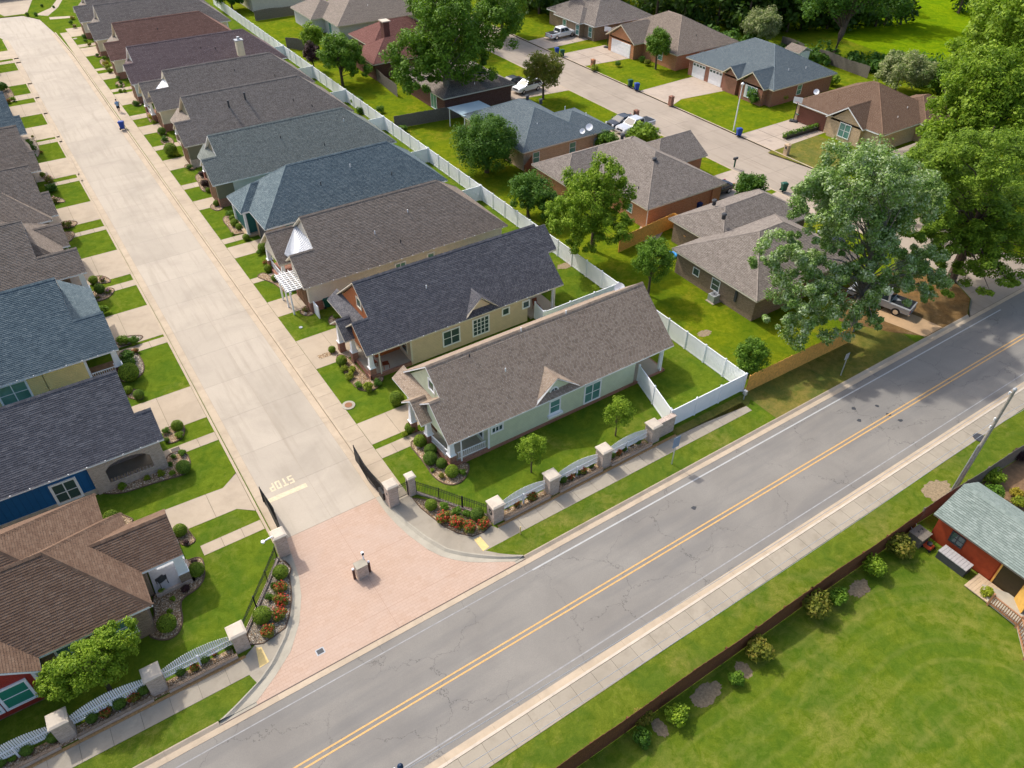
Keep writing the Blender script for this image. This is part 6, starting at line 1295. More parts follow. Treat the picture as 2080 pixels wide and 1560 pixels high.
for s in (-1, 1): fbox(MB(), 'W', (91.65, 74.2), s * .98 - .18, s * .98 + .18, 0, .05, .5, 2.3).build('shutter', MT['white'], M2)
window(M2, 'S', (98.5, 71.05), .8, .9, 1.3, 1, 2, cw=.06)
M3 = hiphouse('house', 'tan brick house with brown roof and dark garage door', [(91.2, 104.8, 51.8, 66.2), (90.6, 98, 54.4, 60.2, (0, 1, 1, 1), .7), (99, 108, 50.8, 58.6)], 'cocoa', BR['tan'], MT['white'], .5, ZB, vent=[(96.2, 57.5, 4.5, 0), (99.0, 54.2, 3.7, 0), (96.0, 53.4, 3.3, 0)])
garage_door(M3, 'W', (91.65, 63.0), 4.6, plain('brown_door', (0.16, 0.06, 0.04), .6), 2.15, False, 4, 6); window(M3, 'W', (91.05, 57.2), .6, 1.6, 1.7, 2, 2, cw=.09); window(M3, 'S', (100.5, 51.25), .8, .8, 1.2, 1, 2, MT['dark'], cw=.06)
M4 = hiphouse('house', 'pale roofed outbuilding half hidden behind the silver maple', [(88, 96, 42.2, 48.4)], 'tan', BR['tan'], MT['white'], .3, 2.4, tabs=False)
TL = hiphouse('house', 'distant red brick house with garage at the street end', [(-14, 12, 196, 212)], 'ash', BR['dark'], MT['white'], .55, 3.2, tabs=False)
garage_door(TL, 'S', (8.2, 196.45), 4.5, plain('dark_brown_door', (0.05, 0.025, 0.02), .6), 2.3); 
for x in (5.6, 10.9): MB().box(x - .12, 196.2, 0, x + .12, 196.44, 2.6).build('pilaster', MT['white'], TL)
SHB = thing('small_shed', 'small white shed with a red door by the wood edge', 'shed', (111.6, 82.6, 0)); MB().box(110.4, 81.2, 0, 113.0, 84.0, 2.2).build('wall', MT['white'], SHB)
roof(SHB, [[(110.1, 84.2, 2.2), (110.1, 81.0, 2.2), (111.7, 81.0, 2.9), (111.7, 84.2, 2.9)], [(113.3, 81.0, 2.2), (113.3, 84.2, 2.2), (111.7, 84.2, 2.9), (111.7, 81.0, 2.9)]], MT['white'], SH['tan'], False, (), .08)
fbox(MB(), 'W', (110.4, 82.6), -.6, .6, 0, .04, .1, 1.9).build('door', plain('red_door', (0.45, 0.015, 0.012), .5), SHB)
t = thing('planter_row', 'dark timber planter row with plants beside the drive', 'planter', (89.01, 61.98)); a, b = (85.31, 61.93), (91.54, 61.80)
MB().seg(a, b, .7, 0, .45).build('box', plain('planter_timber', (.05, .045, .035), .8), t)
LFp = leaves([(a[0] + (b[0] - a[0]) * u, a[1] + (b[1] - a[1]) * u, .6) for u in [k / 12 for k in range(13)]], [.4] * 13, [70] * 13, .11, seed=5); LFp -= np.array([*origin(t)]); ob('plants', leafmesh('plants', LFp, LF['mid']), t)


# ================================================================ SHRUBS
# one mesh per kind, shared; every shrub is its own object of unit radius scaled to size
def shrub_mesh(kind, seed):
    g = random.Random(seed)
    if kind in ('box', 'dk'):                                         # clipped ball
        v = leaves([(0, 0, .9)], [1.0], [2600], .07, .15, .95, .93, seed, .6)
        v = np.concatenate([v, leaves([(g.uniform(-.3, .3), g.uniform(-.3, .3), .9 + g.uniform(-.3, .4)) for _ in range(5)], [.8] * 5, [200] * 5, .07, .2, .9, .88, seed + 1)])
    elif kind in ('lime', 'gold', 'mid', 'bronze', 'purple', 'rosel', 'bright', 'deep'):
        c = [(math.cos(a) * r, math.sin(a) * r, .45 + g.uniform(0, .6)) for a, r in [(k * 1.1 + g.random(), g.uniform(.1, .62)) for k in range(11)]]
        v = leaves(c, [g.uniform(.34, .52) for _ in c], [150] * len(c), .10, .35, .9, .5, seed)
    else:                                                             # blossom dots
        c = [(math.cos(a) * r, math.sin(a) * r, .5 + g.uniform(0, .65)) for a, r in [(k * 1.3 + g.random(), g.uniform(.1, .7)) for k in range(10)]]
        v = leaves(c, [.42] * len(c), [26] * len(c), .085, .6, .9, .8, seed, .9)
    v[:, 2] = np.maximum(v[:, 2], .02)
    return leafmesh('foliage', v, LF[kind])
_core = {k: MB().lathe((0, 0), [(.35, .0), (.78, .35), (.9, .85), (.72, 1.4), (.3, 1.68)], 12).mesh('inner_core', m) for k, m in (('g', plain('shaded_core', (0.085, 0.135, 0.014), .95)), ('p', plain('dark_core', (0.02, 0.012, 0.01), .95)))}  # solid balls added inside shrubs, the inner shade put into their colour
SM = {}
def sm(kind, i):
    key = (kind, i % 3)
    if key not in SM: SM[key] = shrub_mesh(kind, 31 * (i % 3) + hash(kind) % 1 + len(kind))
    return SM[key]
_sc = [0]
def shrub(p, kind, label, group, name='shrub', hs=1.0):
    _sc[0] += 1; i = _sc[0]; x, y, r = p; r = max(r, .16) * (1.0 if kind in ('box', 'dk') else 1.3 if kind == 'bronze' else 1.15)
    t = thing(name, label, 'shrub', (x, y, 0.02), (i * 2.399) % 6.28, group)
    k = 'rosel' if kind in ('red', 'pink', 'mag') else kind
    o = ob('foliage', sm(k, i), t); o.scale = (r, r, r * hs)
    if kind in ('box', 'dk'): c = ob('inner_core', _core['g'], t); c.scale = (r * .93, r * .93, r * .93 * hs)
    if kind in ('red', 'pink', 'mag'): q = ob('blossom', sm(kind, i), t); q.scale = (r * 1.02, r * 1.02, r * hs * 1.03)
DESC = dict(box='round clipped green shrub', dk='dark green clipped shrub', lime='lime green mounded shrub', gold='golden yellow shrub', red='red flowering rose bush', pink='pink flowering bush', mag='magenta flowering bush', purple='dark purple leaved shrub', bronze='bronze tinted leafy shrub', mid='loose leafy green shrub', bright='bright green leafy plant', deep='dense dark green shrub')
def shrubs(where, start, lst):
    cnt = {}
    for p, k in lst:
        n = cnt.get(k, 0); cnt[k] = n + 1; tot = sum(1 for q in lst if q[1] == k)
        lab = ('%s %s from %s %s' % (ORD[n], DESC[k], start, where)) if tot > 1 else ('%s %s' % (DESC[k], where))
        shrub(p, k, lab, 'shrubs ' + where)
shrubs('in the green house porch bed', 'the front walk', [((16.85, 37.18, 0.50), 'box'), ((17.04, 35.97, 0.47), 'dk'), ((16.58, 35.17, 0.52), 'dk'), ((17.07, 34.39, 0.40), 'dk'), ((17.27, 33.22, 0.49), 'box'), ((17.93, 32.93, 0.28), 'mid'), ((16.25, 34.35, 0.18), 'bright'), ((16.53, 33.40, 0.22), 'bronze')])
shrubs('beside the green house drive', 'the manhole', [((17.53, 42.37, 0.60), 'box'), ((16.91, 38.93, 0.42), 'box'), ((16.29, 38.70, 0.28), 'lime')])
shrubs('in the corner right of gates', 'the walk gate', [((14.53, 31.35, 0.42), 'box'), ((15.25, 30.79, 0.34), 'mid'), ((15.70, 29.98, 0.38), 'mid'), ((16.20, 29.36, 0.33), 'mid'), ((16.72, 28.86, 0.48), 'dk'), ((14.70, 29.90, 0.51), 'red'), ((15.25, 29.05, 0.49), 'red'), ((15.76, 28.31, 0.46), 'red'), ((16.67, 27.99, 0.43), 'red')])
shrubs('in the corner left of gates', 'the gate pier', [((4.00, 31.63, 0.48), 'box'), ((3.37, 30.97, 0.32), 'mid'), ((2.81, 30.41, 0.28), 'mid'), ((1.98, 29.24, 0.55), 'box'), ((3.58, 30.65, 0.42), 'red'), ((3.33, 29.76, 0.43), 'red'), ((2.87, 28.92, 0.45), 'red'), ((1.86, 28.14, 0.42), 'red')])
shrubs('along the right picket fence', 'the gates', [((18.89, 28.60, 0.20), 'mid'), ((20.74, 28.32, 0.41), 'red'), ((19.56, 28.39, 0.30), 'red'), ((20.26, 28.68, 0.15), 'bright'), ((23.51, 28.44, 0.33), 'dk'), ((24.79, 28.44, 0.28), 'dk'), ((26.10, 28.45, 0.24), 'dk'), ((27.98, 28.44, 0.30), 'dk'), ((29.23, 28.44, 0.27), 'dk'), ((30.56, 28.45, 0.26), 'dk'), ((24.15, 28.39, 0.32), 'red'), ((25.28, 28.35, 0.34), 'red'), ((28.59, 28.35, 0.33), 'red'), ((29.97, 28.49, 0.18), 'red')])
shrubs('along the left picket fence', 'the gates', [((-0.34, 28.59, 0.27), 'dk'), ((-1.70, 28.50, 0.29), 'dk'), ((-3.04, 28.49, 0.29), 'dk'), ((-5.01, 28.50, 0.35), 'dk'), ((-6.30, 28.35, 0.35), 'dk'), ((-7.70, 28.35, 0.31), 'dk'), ((-9.58, 28.37, 0.33), 'dk'), ((-10.82, 28.39, 0.33), 'dk'), ((-12.02, 28.47, 0.28), 'dk'), ((-1.14, 28.57, 0.18), 'red'), ((-2.34, 28.31, 0.28), 'red'), ((-5.57, 28.33, 0.33), 'red'), ((-7.00, 28.26, 0.32), 'red'), ((-11.52, 28.39, 0.21), 'mid')])
shrubs('by the tan house porch', 'the drive', [((15.89, 51.35, 0.32), 'box'), ((15.90, 49.33, 0.46), 'box'), ((15.71, 48.35, 0.33), 'lime'), ((16.23, 47.86, 0.37), 'lime'), ((15.66, 47.25, 0.38), 'lime'), ((15.81, 45.75, 0.34), 'mid'), ((16.33, 45.08, 0.46), 'lime'), ((17.21, 45.24, 0.36), 'deep'), ((18.20, 55.80, 0.29), 'mid')])
shrubs('before the beige house', 'its north porch', [((16.79, 71.03, 0.51), 'box'), ((15.84, 67.00, 0.39), 'box'), ((15.78, 64.97, 0.33), 'box'), ((16.34, 64.03, 0.21), 'box'), ((16.01, 68.35, 0.27), 'red'), ((16.30, 58.40, 0.32), 'pink'), ((16.16, 70.64, 0.30), 'mid')])
shrubs('before the teal house', 'its north end', [((15.82, 83.64, 0.35), 'box'), ((16.30, 80.31, 0.49), 'mid'), ((16.21, 79.15, 0.34), 'box'), ((16.05, 77.88, 0.44), 'box'), ((16.21, 76.90, 0.36), 'box'), ((16.09, 74.28, 0.36), 'box'), ((15.22, 76.07, 0.20), 'bright')])
shrubs('before the pale grey house', 'the street', [((16.01, 94.94, 0.39), 'deep'), ((16.69, 92.10, 0.44), 'purple'), ((16.19, 88.97, 0.65), 'purple'), ((16.05, 87.56, 0.29), 'box')])
shrubs('before the two flue house', 'the north', [((16.02, 107.89, 0.52), 'dk'), ((15.68, 105.36, 0.45), 'deep'), ((15.28, 100.49, 0.81), 'box'), ((15.63, 99.85, 0.44), 'lime')])
shrubs('before the small cricket house', 'the north', [((15.63, 120.72, 0.46), 'deep'), ((16.18, 113.79, 0.51), 'gold'), ((15.95, 112.39, 0.30), 'lime'), ((16.72, 118.33, 0.32), 'mid')])
shrubs('before the plum roofed house', 'the north', [((15.92, 133.73, 0.34), 'deep'), ((15.74, 131.21, 0.34), 'deep'), ((14.99, 130.30, 0.26), 'mid'), ((15.51, 129.79, 0.28), 'mid'), ((14.92, 127.64, 0.26), 'box'), ((15.46, 127.35, 0.24), 'box')])
shrubs('before the rust roofed house', 'the north', [((15.48, 147.27, 0.33), 'deep'), ((16.17, 144.81, 0.40), 'mid'), ((15.67, 141.74, 0.48), 'gold'), ((15.64, 139.74, 0.47), 'lime'), ((15.49, 137.77, 0.39), 'box')])
shrubs('at the right row end', 'the street', [((15.74, 159.47, 0.48), 'deep'), ((15.39, 156.59, 0.38), 'mid'), ((15.54, 154.32, 0.30), 'bronze'), ((16.09, 173.31, 0.46), 'gold'), ((15.31, 170.09, 0.41), 'deep'), ((15.43, 167.19, 0.36), 'pink'), ((10.73, 179.63, 0.35), 'dk'), ((9.37, 180.58, 0.33), 'dk'), ((14.50, 184.05, 0.24), 'dk'), ((12.71, 186.03, 0.29), 'dk')])
shrubs('around the left corner house', 'the drive', [((-3.85, 42.00, 0.51), 'box'), ((-0.35, 38.46, 0.45), 'box'), ((-0.34, 34.70, 0.48), 'box'), ((-2.87, 31.79, 0.55), 'box'), ((-0.28, 37.48, 0.19), 'purple'), ((-0.26, 35.58, 0.22), 'purple'), ((-1.25, 33.86, 0.30), 'purple'), ((-2.55, 34.51, 0.21), 'bright'), ((-2.12, 33.62, 0.19), 'bright'), ((-2.55, 32.81, 0.21), 'bright')])
shrubs('before the brick arch porch', 'the street', [((1.43, 44.06, 0.51), 'dk'), ((1.77, 45.82, 0.31), 'mid'), ((1.13, 45.80, 0.22), 'mid'), ((0.71, 45.19, 0.22), 'deep'), ((-0.07, 44.60, 0.28), 'lime'), ((0.57, 44.14, 0.25), 'bright'), ((-1.01, 44.71, 0.23), 'lime'), ((-2.69, 44.74, 0.34), 'bright')])
shrubs('by the blue house drive', 'the north', [((2.23, 48.73, 0.45), 'box'), ((1.35, 48.83, 0.30), 'mid'), ((2.08, 47.76, 0.33), 'bright'), ((1.17, 47.86, 0.20), 'dk'), ((0.65, 54.15, 0.41), 'dk'), ((0.08, 55.23, 0.35), 'box')])
shrubs('before the yellow house', 'the north', [((0.92, 68.06, 0.52), 'bright'), ((1.26, 62.26, 0.51), 'bright'), ((2.00, 61.77, 0.45), 'mid'), ((1.79, 60.38, 0.27), 'red'), ((1.06, 59.54, 0.64), 'deep'), ((0.85, 58.45, 0.59), 'deep'), ((0.63, 56.99, 0.78), 'box')])
shrubs('before the fourth left house', 'the north', [((1.03, 73.99, 0.42), 'box'), ((1.21, 71.90, 0.49), 'dk'), ((1.80, 73.93, 0.31), 'pink'), ((0.82, 70.96, 0.25), 'pink'), ((1.79, 71.39, 0.29), 'mag'), ((0.45, 70.78, 0.21), 'deep'), ((-0.05, 84.56, 0.46), 'pink'), ((0.87, 87.27, 0.48), 'pink'), ((-0.33, 82.27, 0.38), 'mid')])
shrubs('before farther left houses', 'the near end', [((0.66, 94.21, 0.42), 'pink'), ((0.96, 97.41, 0.64), 'deep'), ((1.07, 100.06, 0.55), 'pink'), ((0.66, 102.26, 0.32), 'box'), ((0.54, 108.41, 0.43), 'mid'), ((1.58, 109.83, 0.22), 'red'), ((0.67, 111.06, 0.59), 'deep'), ((0.57, 112.96, 0.60), 'mid'), ((1.42, 115.96, 0.19), 'bronze'), ((0.50, 137.38, 0.82), 'deep'), ((1.12, 132.09, 0.43), 'bright'), ((0.40, 131.48, 0.39), 'red'), ((-0.35, 131.74, 0.43), 'red')])
shrubs('along the south board fence', 'the left', [((18.35, 11.31, 0.69), 'bright'), ((16.06, 11.34, 0.51), 'deep'), ((16.80, 12.13, 0.47), 'bronze'), ((24.72, 11.46, 0.77), 'bronze'), ((29.76, 11.35, 0.88), 'bronze'), ((22.57, 11.00, 0.48), 'mid'), ((31.66, 11.26, 0.64), 'mid'), ((35.36, 11.23, 0.81), 'bright'), ((38.05, 11.42, 0.79), 'bronze')])
shrubs('beyond the green roofed shed', 'the pole', [((49.24, 11.48, 0.74), 'bright'), ((47.58, 10.88, 0.77), 'mid'), ((53.04, 11.74, 0.56), 'purple'), ((49.36, 9.90, 0.43), 'gold'), ((48.53, 9.29, 0.51), 'lime'), ((39.83, 6.42, 0.42), 'lime')])
shrubs('in older estate gardens', 'the top', [((81.14, 97.63, 0.60), 'lime'), ((85.60, 97.12, 0.56), 'mid'), ((90.61, 96.81, 0.61), 'deep'), ((90.11, 95.01, 0.57), 'bronze'), ((92.04, 73.39, 1.35), 'deep'), ((95.75, 71.62, 0.76), 'bright'), ((107.97, 72.25, 1.14), 'bright'), ((112.78, 85.57, 0.83), 'bright'), ((42.13, 106.87, 0.76), 'deep'), ((42.40, 104.01, 0.85), 'mid'), ((43.46, 91.28, 0.66), 'mid'), ((43.88, 99.46, 0.61), 'mid'), ((41.51, 100.70, 0.61), 'deep'), ((62.84, 73.20, 1.60), 'mid'), ((67.60, 70.04, 1.91), 'bright'), ((46.97, 109.91, 1.12), 'mid'), ((54.78, 133.63, 1.51), 'mid')][:15])
# stones in the beds
_rk = plain('pale_stone', (0.46, 0.38, 0.28), .85)
for i, c in enumerate(((16.57, 37.01), (16.12, 57.94), (62.80, 58.55))):
    o = MB().lathe(c, [(.1, 0), (.17, .08), (.13, .18), (.04, .22)], 7).build('garden_stone', _rk, None); tag(o, ('pale boulder at the porch bed of the sage green house', 'pale boulder in the bed by the bins', 'pale boulder on the far lawn')[i], 'stone')

# ================================================================ TREES
def tree(name, label, base, crown, K, n, size, lf, bark='bark', tr=.25, seed=1, cr=.30, trunk_top=None, lean=(0, 0), group='trees', droop=0.0, up=.45, squash=.85, limbs=True, shell=.08):
    """crown: list of ellipsoids (dx, dy, z, rx, ry, rz); K clumps in all"""
    g = random.Random(seed); t = thing(name, label, 'tree', base, 0, group); bx, by = base[0], base[1]
    vol = [c[3] * c[4] * c[5] for c in crown]; cent = []; rad = []
    for c, v in zip(crown, vol):
        k = max(2, round(K * v / sum(vol)))
        for i in range(k):
            while True:
                d = Vector((g.gauss(0, 1), g.gauss(0, 1), g.gauss(0, 1))).normalized(); rr = g.uniform(.35, 1.0) ** .6
                if d.z > -.75: break
            m = (c[3] + c[4] + c[5]) / 3
            q = (c[0] + d.x * rr * c[3] * .82, c[1] + d.y * rr * c[4] * .82, c[2] + d.z * rr * c[5] * .82); cent.append(q); rad.append(m * cr * g.uniform(.75, 1.5))
    v = leaves(cent, rad, [n] * len(cent), size, up, squash, shell, seed, .55, droop)
    v[:, 2] = np.maximum(v[:, 2], .25)
    ob('crown', leafmesh('crown', v, LF[lf]), t)
    tt = trunk_top or max(c[2] for c in crown); m = MB()
    path = [(0, 0, 0), (lean[0] * .3 + g.uniform(-.1, .1), lean[1] * .3, tt * .33), (lean[0] * .65 + g.uniform(-.2, .2), lean[1] * .65, tt * .66), (lean[0], lean[1], tt)]
    m.tube(path, [tr * 1.25, tr, tr * .7, tr * .25], 9); 
    tk = m.build('trunk', MT[bark], t, True)
    if limbs:
        m = MB()
        for i, q in enumerate(cent):
            if i % 3 and len(cent) > 30: continue
            h = min(.92, max(.3, (q[2] / tt) * g.uniform(.45, .7))); s = Vector((lean[0] * h, lean[1] * h, tt * h)); e = Vector(q)
            if (e - s).length > 5.2 + tr * 4: continue
            mid = s.lerp(e, .5) + Vector((g.uniform(-.3, .3), g.uniform(-.3, .3), .25 * (e - s).length * .4))
            m.tube([s, mid, e], [tr * .26, tr * .15, tr * .04], 5, False)
        m.build('limbs', MT[bark], t, True, kind='stuff')
    return t
def lobes(base, lst): return [(c[0] - base[0], c[1] - base[1], c[2], r[0], r[1], r[2]) for c, r in lst]
_b = (52.7, 95.5)
tree('oak_tree', 'huge dark oak towering over the dark roofed brick house', _b, lobes(_b, [((52.82, 94.84, 9.00), (6, 6, 5.6)), ((48.09, 96.72, 8.00), (4.2, 4.6, 4.0)), ((48.46, 95.81, 4.60), (3.2, 3.6, 2.8)), ((60.23, 95.29, 9.40), (5.2, 5.2, 4.6)), ((56.46, 93.92, 5.40), (3.6, 3.6, 3.0)), ((62.86, 95.53, 12.50), (4.4, 4.6, 4.0)), ((52.30, 94.75, 14.00), (5, 5, 3.4))]), 300, 186, 0.175, 'mid', 'barkg', .5, 3, .20, 13)
_b = (45.4, 52.8)
tree('shade_tree', 'light green tree leaning over the white fence behind the tan house', _b, lobes(_b, [((45.57, 52.35, 8.60), (2.6, 2.6, 2.1)), ((43.61, 53.19, 7.60), (2.5, 2.5, 2.0)), ((43.47, 51.69, 6.20), (3.4, 3.4, 2.9)), ((40.88, 51.74, 5.60), (2.3, 2.5, 2.2)), ((46.41, 51.18, 6.40), (2.5, 2.5, 2.2)), ((44.68, 49.19, 4.60), (2.6, 2.6, 2.2)), ((42.63, 50.64, 3.20), (2.5, 2.5, 2.0))]), 210, 203, 0.099, 'bright', 'bark', .2, 8, .20, 9)
tree('round_tree', 'round dense green tree beside the slate blue roof', (46.2, 74.6), [(0, 0, 3.8, 4.4, 4.4, 3.7)], 192, 242, 0.099, 'deep', 'bark', .25, 5, 0.20)
tree('small_tree', 'bushy green tree between white fence and light green tree', (43.9, 62.3), [(0, 0, 3.1, 2.8, 3.0, 2.4), (1, -2.5, 2.4, 2, 2, 2)], 83, 242, 0.099, 'deep', 'bark', .16, 6, 0.24)
tree('small_tree', 'slender young tree in the green yard behind the white fence', (44.6, 43.2), [(0, 0, 4.0, 2.2, 2.2, 2.3)], 96, 152, 0.075, 'mid', 'bark', .11, 7, 0.19)
_b = (56.2, 29.0)
tree('silver_maple', 'large silver leaved maple over the brown brick house', _b, lobes(_b, [((55.34, 32.16, 13.20), (4.9, 4.9, 4.0)), ((51.86, 32.62, 12.00), (3.6, 3.6, 2.9)), ((59.65, 30.61, 11.40), (4.0, 4.0, 3.4)), ((55.47, 31.28, 9.80), (4.7, 4.3, 2.7)), ((48.19, 32.82, 9.00), (2.9, 2.9, 2.0)), ((50.06, 31.44, 8.40), (2.9, 2.7, 1.8)), ((60.23, 27.10, 5.60), (3.4, 3.1, 2.4)), ((57.25, 28.81, 7.40), (3.1, 2.9, 1.8)), ((49.14, 29.90, 6.00), (4.0, 3.4, 2.2)), ((53.34, 28.21, 6.40), (4.0, 3.4, 2.1)), ((48.76, 28.81, 3.60), (3.6, 2.9, 1.9)), ((52.48, 27.14, 3.90), (3.1, 2.7, 1.8)), ((61.70, 27.38, 6.20), (2.8, 2.6, 1.8)), ((56.55, 27.00, 5.20), (2.8, 2.4, 1.5)), ((58.93, 26.38, 4.20), (2.4, 2.2, 1.3)), ((51.45, 29.83, 7.60), (3.0, 2.6, 1.7)), ((47.05, 32.98, 8.60), (2.0, 2.0, 1.4)), ((47.02, 30.60, 4.20), (2.2, 2.0, 1.4))]), 600, 225, 0.107, 'silver', 'barkg', .3, 9, .16, 12, (.6, .8), up=.3)
_b = (71.6, 29.0)
tree('pine_tree', 'tall yellow green pine at the right edge by the road', _b, lobes(_b, [((70.83, 30.20, 7.60), (5.6, 5.6, 3.1)), ((65.26, 31.44, 8.60), (4.0, 4.0, 2.9)), ((69.61, 30.22, 12.20), (4.7, 4.7, 3.6)), ((67.41, 32.36, 11.00), (3.6, 3.6, 2.7)), ((75.90, 28.34, 7.00), (5.4, 5.4, 3.6)), ((69.88, 27.77, 4.40), (4.7, 4.3, 2.0)), ((64.75, 29.24, 5.80), (3.4, 3.4, 2.0)), ((73.72, 25.44, 3.80), (4.7, 4.5, 2.1)), ((65.48, 26.95, 2.60), (2.7, 2.2, 1.0)), ((62.60, 30.39, 7.40), (2.9, 2.9, 2.0)), ((68.37, 29.71, 6.00), (3.6, 3.6, 2.0)), ((69.96, 25.29, 3.00), (3.6, 3.4, 1.5))]), 420, 248, 0.116, 'pine', 'bark', .4, 10, .17, 12.5, squash=.55, up=.9)
_b = (88, 38)
tree('pine_tree', 'second pine behind the first, between pine and brown roof', _b, lobes(_b, [((82.65, 38.55, 6.00), (5.0, 5.0, 3.8)), ((86.79, 34.55, 6.50), (5.6, 5.6, 4.5)), ((83.94, 41.76, 4.50), (3.8, 3.8, 2.9)), ((79.01, 37.45, 3.40), (3.6, 3.6, 2.7)), ((81.89, 35.52, 4.00), (4.0, 4.0, 2.9))]), 150, 237, 0.139, 'pine', 'bark', .36, 12, .2, 9, squash=.6, up=.8)
_b = (95, 43)
tree('broad_tree', 'broad bright green tree filling the right edge beside the brown roof', _b, lobes(_b, [((95.36, 44.41, 10.40), (5.6, 5.6, 4.7)), ((92.61, 44.44, 7.20), (4.9, 4.9, 3.8)), ((95.71, 40.04, 7.40), (6.0, 6.0, 4.5)), ((91.19, 43.40, 4.60), (4.3, 4.3, 3.1)), ((98.20, 42.47, 11.00), (5.2, 5.2, 4.0))]), 330, 170, 0.175, 'bright', 'bark', .4, 13, .19, 10)
_b = (120, 52)
tree('broad_tree', 'bright green tree beside the meadow at the right edge', _b, lobes(_b, [((110.21, 50.55, 11.00), (6.2, 6.2, 5.6)), ((106.32, 48.22, 15.00), (5.6, 5.6, 5.6)), ((116.80, 56.11, 6.00), (5.6, 5.6, 4.5)), ((113.60, 50.49, 8.00), (5.6, 5.6, 5.6))]), 200, 162, 0.238, 'bright', 'bark', .4, 41, .22, 12)
tree('broad_tree', 'tall green tree in the top right corner by the meadow', (146, 66), [(0, 0, 10, 8, 8, 8), (-3, 2, 6, 6, 6, 5), (2, -8, 9, 6, 6, 6)], 150, 174, 0.294, 'bright', 'bark', .45, 15, .24)
tree('leaning_tree', 'dark leaning tree with open crown at the edge of the wood', (118.9, 80.8), [(3, 2, 11, 7, 7, 5.5), (-3, 3, 9, 5, 5, 4), (8, -2, 8, 4.5, 4.5, 3)], 147, 131, 0.196, 'deep', 'bark', .5, 16, .24, 11, (4, 1))
tree('yard_tree', 'compact green tree before the white garage house', (90.0, 92.8), [(0, 0, 4.0, 2.2, 2.2, 2.5)], 83, 139, 0.119, 'mid', 'bark', .15, 17, 0.23)
tree('yard_tree', 'olive green crape myrtle hiding the white car', (66.6, 91.4), [(0, 0, 4.3, 3.4, 3.4, 2.9)], 115, 118, 0.119, 'bronze', 'bark', .15, 18, 0.19)
tree('yard_tree', 'bushy tree by the drive of the orange brick house', (65.8, 50.6), [(0, 0, 2.6, 2.1, 2.1, 1.9)], 83, 131, 0.105, 'deep', 'bark', .12, 19, 0.23)
tree('yard_tree', 'broad green shrub tree before the orange brick house', (67.2, 70.2), [(0, 0, 1.6, 2.3, 2.1, 1.4)], 64, 153, 0.098, 'bright', 'bark', .1, 20, 0.26)
tree('yard_tree', 'rounded shrub tree at the corner of the tan brick house', (62.3, 72.0 - .6), [(0, 0, 1.5, 1.7, 1.5, 1.4)], 51, 153, 0.098, 'mid', 'bark', .1, 21, 0.26)
tree('blossom_tree', 'pale blossoming tree behind the grey blue roof', (113.4, 92.3), [(0, 0, 3.8, 3.7, 3.7, 3.0)], 108, 139, 0.140, 'flower', 'bark', .16, 22, 0.20)
tree('blossom_tree', 'pale flowering privet mass behind the brown roof', (113.6, 65.0), [(0, 0, 3.4, 4.2, 4.2, 3.2), (4, -3, 2.8, 3.5, 3.5, 2.6)], 140, 139, 0.147, 'flower', 'bark', .16, 23, 0.19)
tree('blossom_tree', 'smaller flowering privet near the brown roof corner', (113.5, 54.6), [(0, 0, 3.0, 2.8, 2.8, 2.8)], 76, 139, 0.140, 'flower', 'bark', .14, 24, 0.22)
tree('scrub_tree', 'green scrub tree between the flowering privets', (118.5, 58.5), [(0, 0, 3.2, 4.5, 4.5, 3.0)], 108, 139, 0.161, 'mid', 'bark', .16, 25, 0.20)
tree('roadside_tree', 'bright green tree at top beside the back street', (78.5, 121.0), [(0, 0, 7.0, 5.6, 5.6, 5.5)], 147, 139, 0.175, 'bright', 'bark', .25, 26, 0.19)
tree('roadside_tree', 'green tree at the top edge behind the big oak', (66.5, 122.0), [(0, 0, 8, 6, 6, 6)], 147, 139, 0.189, 'mid', 'bark', .28, 27, 0.19)
tree('fence_tree', 'leafy tree beside the white fence near the wine red roof', (44.0, 112.6), [(0, 0, 4.7, 3.6, 3.6, 3.2), (2.2, 2.5, 4.2, 2.8, 2.8, 2.6), (2.2, -2, 3.2, 2.4, 2.4, 2.2)], 153, 145, 0.140, 'mid', 'bark', .2, 28, 0.20)
tree('plum_tree', 'dark purple plum tree against the white fence', (43.0, 121.5), [(0, 0, 2.8, 1.5, 1.5, 1.9)], 51, 131, 0.112, 'purple', 'bark', .1, 29, 0.26)
tree('fence_tree', 'feathery tree behind the fence at the far yard', (46.0, 128.5), [(0, 0, 3.4, 2.3, 2.3, 2.2)], 64, 118, 0.133, 'bright', 'bark', .12, 30, 0.24)
tree('fence_tree', 'dark leaved tree at the top edge beyond the far roofs', (43.5, 164), [(0, 0, 3.4, 3.4, 3.4, 3.0)], 83, 124, 0.175, 'deep', 'bark', .16, 31, 0.22)
tree('sapling', 'small bronze tipped tree on the lawn beside the sage green house', (22.2, 30.4), [(0, 0, 2.3, 1.15, 1.15, 1.5)], 70, 121, 0.052, 'bright', 'bark', .05, 32, 0.22)
tree('sapling', 'small bright green tree behind the picket fence near the white fence', (29.7, 30.0), [(0, 0, 2.5, 1.35, 1.35, 1.15)], 70, 121, 0.052, 'bright', 'bark', .05, 33, 0.22)
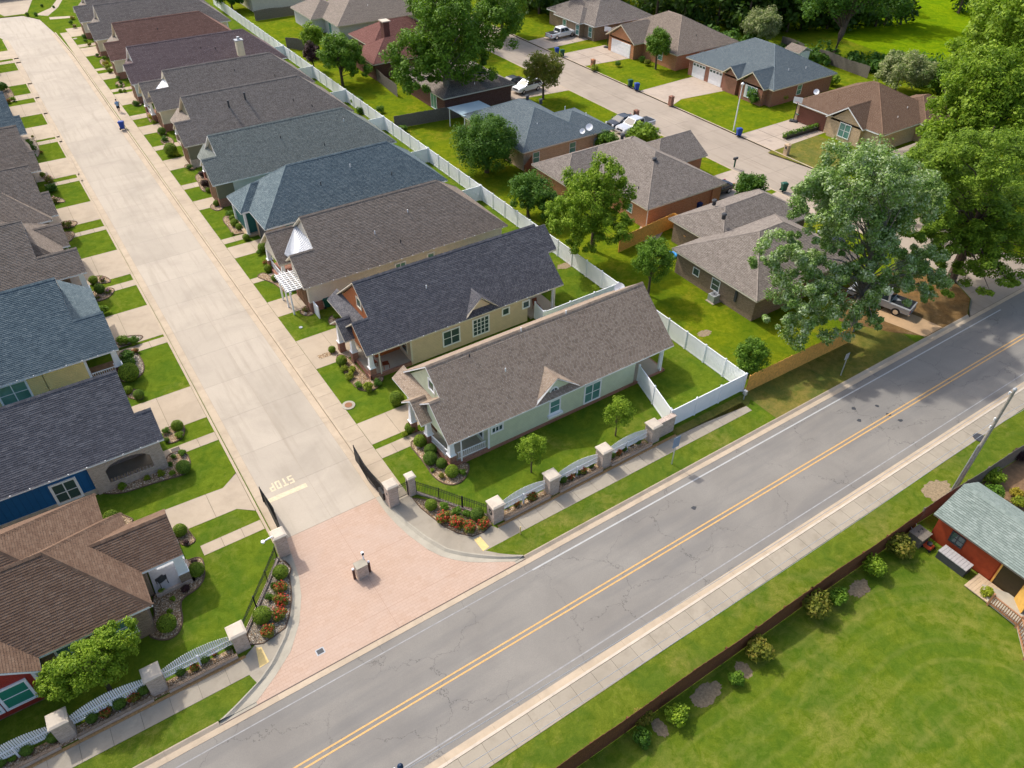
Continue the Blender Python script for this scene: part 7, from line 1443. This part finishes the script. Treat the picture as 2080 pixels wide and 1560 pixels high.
tree('lawn_tree', 'spreading green tree before the corner house left of the gates', (-6.6, 29.6), [(0, 0, 3.0, 2.6, 1.5, 1.7), (-1.6, .2, 2.4, 1.5, 1.3, 1.3), (1.6, .6, 3.3, 1.5, 1.2, 1.2)], 166, 172, 0.064, 'bright', 'bark', .1, 34, 0.17)
tree('yard_tree', 'round bushy tree at the end of the cedar fence', (43.3, 29.4), [(0, 0, 2.2, 1.6, 1.5, 1.8)], 70, 172, 0.075, 'mid', 'bark', .1, 35, 0.24)
# the wood beyond the estate reads as one dark mass
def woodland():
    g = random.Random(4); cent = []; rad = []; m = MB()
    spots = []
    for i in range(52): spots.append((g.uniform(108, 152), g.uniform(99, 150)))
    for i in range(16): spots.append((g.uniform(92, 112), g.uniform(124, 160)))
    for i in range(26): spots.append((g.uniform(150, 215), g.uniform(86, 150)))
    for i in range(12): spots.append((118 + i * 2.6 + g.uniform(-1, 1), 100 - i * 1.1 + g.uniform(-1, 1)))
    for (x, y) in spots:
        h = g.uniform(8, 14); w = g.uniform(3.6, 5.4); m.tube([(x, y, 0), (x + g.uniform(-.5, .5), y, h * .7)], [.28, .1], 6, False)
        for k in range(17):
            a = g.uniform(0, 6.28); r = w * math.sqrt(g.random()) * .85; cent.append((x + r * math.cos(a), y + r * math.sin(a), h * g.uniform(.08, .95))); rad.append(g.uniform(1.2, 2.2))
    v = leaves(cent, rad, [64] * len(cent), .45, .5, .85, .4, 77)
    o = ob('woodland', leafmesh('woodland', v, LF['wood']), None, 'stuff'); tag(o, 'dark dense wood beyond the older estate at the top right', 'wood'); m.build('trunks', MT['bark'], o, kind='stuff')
woodland()
def undergrowth():
    g = random.Random(9); cent = []; rad = []
    for i in range(90):
        x = g.uniform(106, 128); y = 100 - (x - 106) * 1.9 + g.uniform(-4, 8); cent.append((x, y, g.uniform(.4, 1.6))); rad.append(g.uniform(.8, 1.6))
    for i in range(60): cent.append((g.uniform(118, 140), g.uniform(50, 70), g.uniform(.4, 1.8))); rad.append(g.uniform(1, 2))
    o = ob('undergrowth', leafmesh('undergrowth', leaves(cent, rad, [70] * len(cent), .34, .5, .7, .4, 5), LF['deep']), None, 'stuff'); tag(o, 'tangled green undergrowth along the wood edge and meadow', 'undergrowth')
undergrowth()
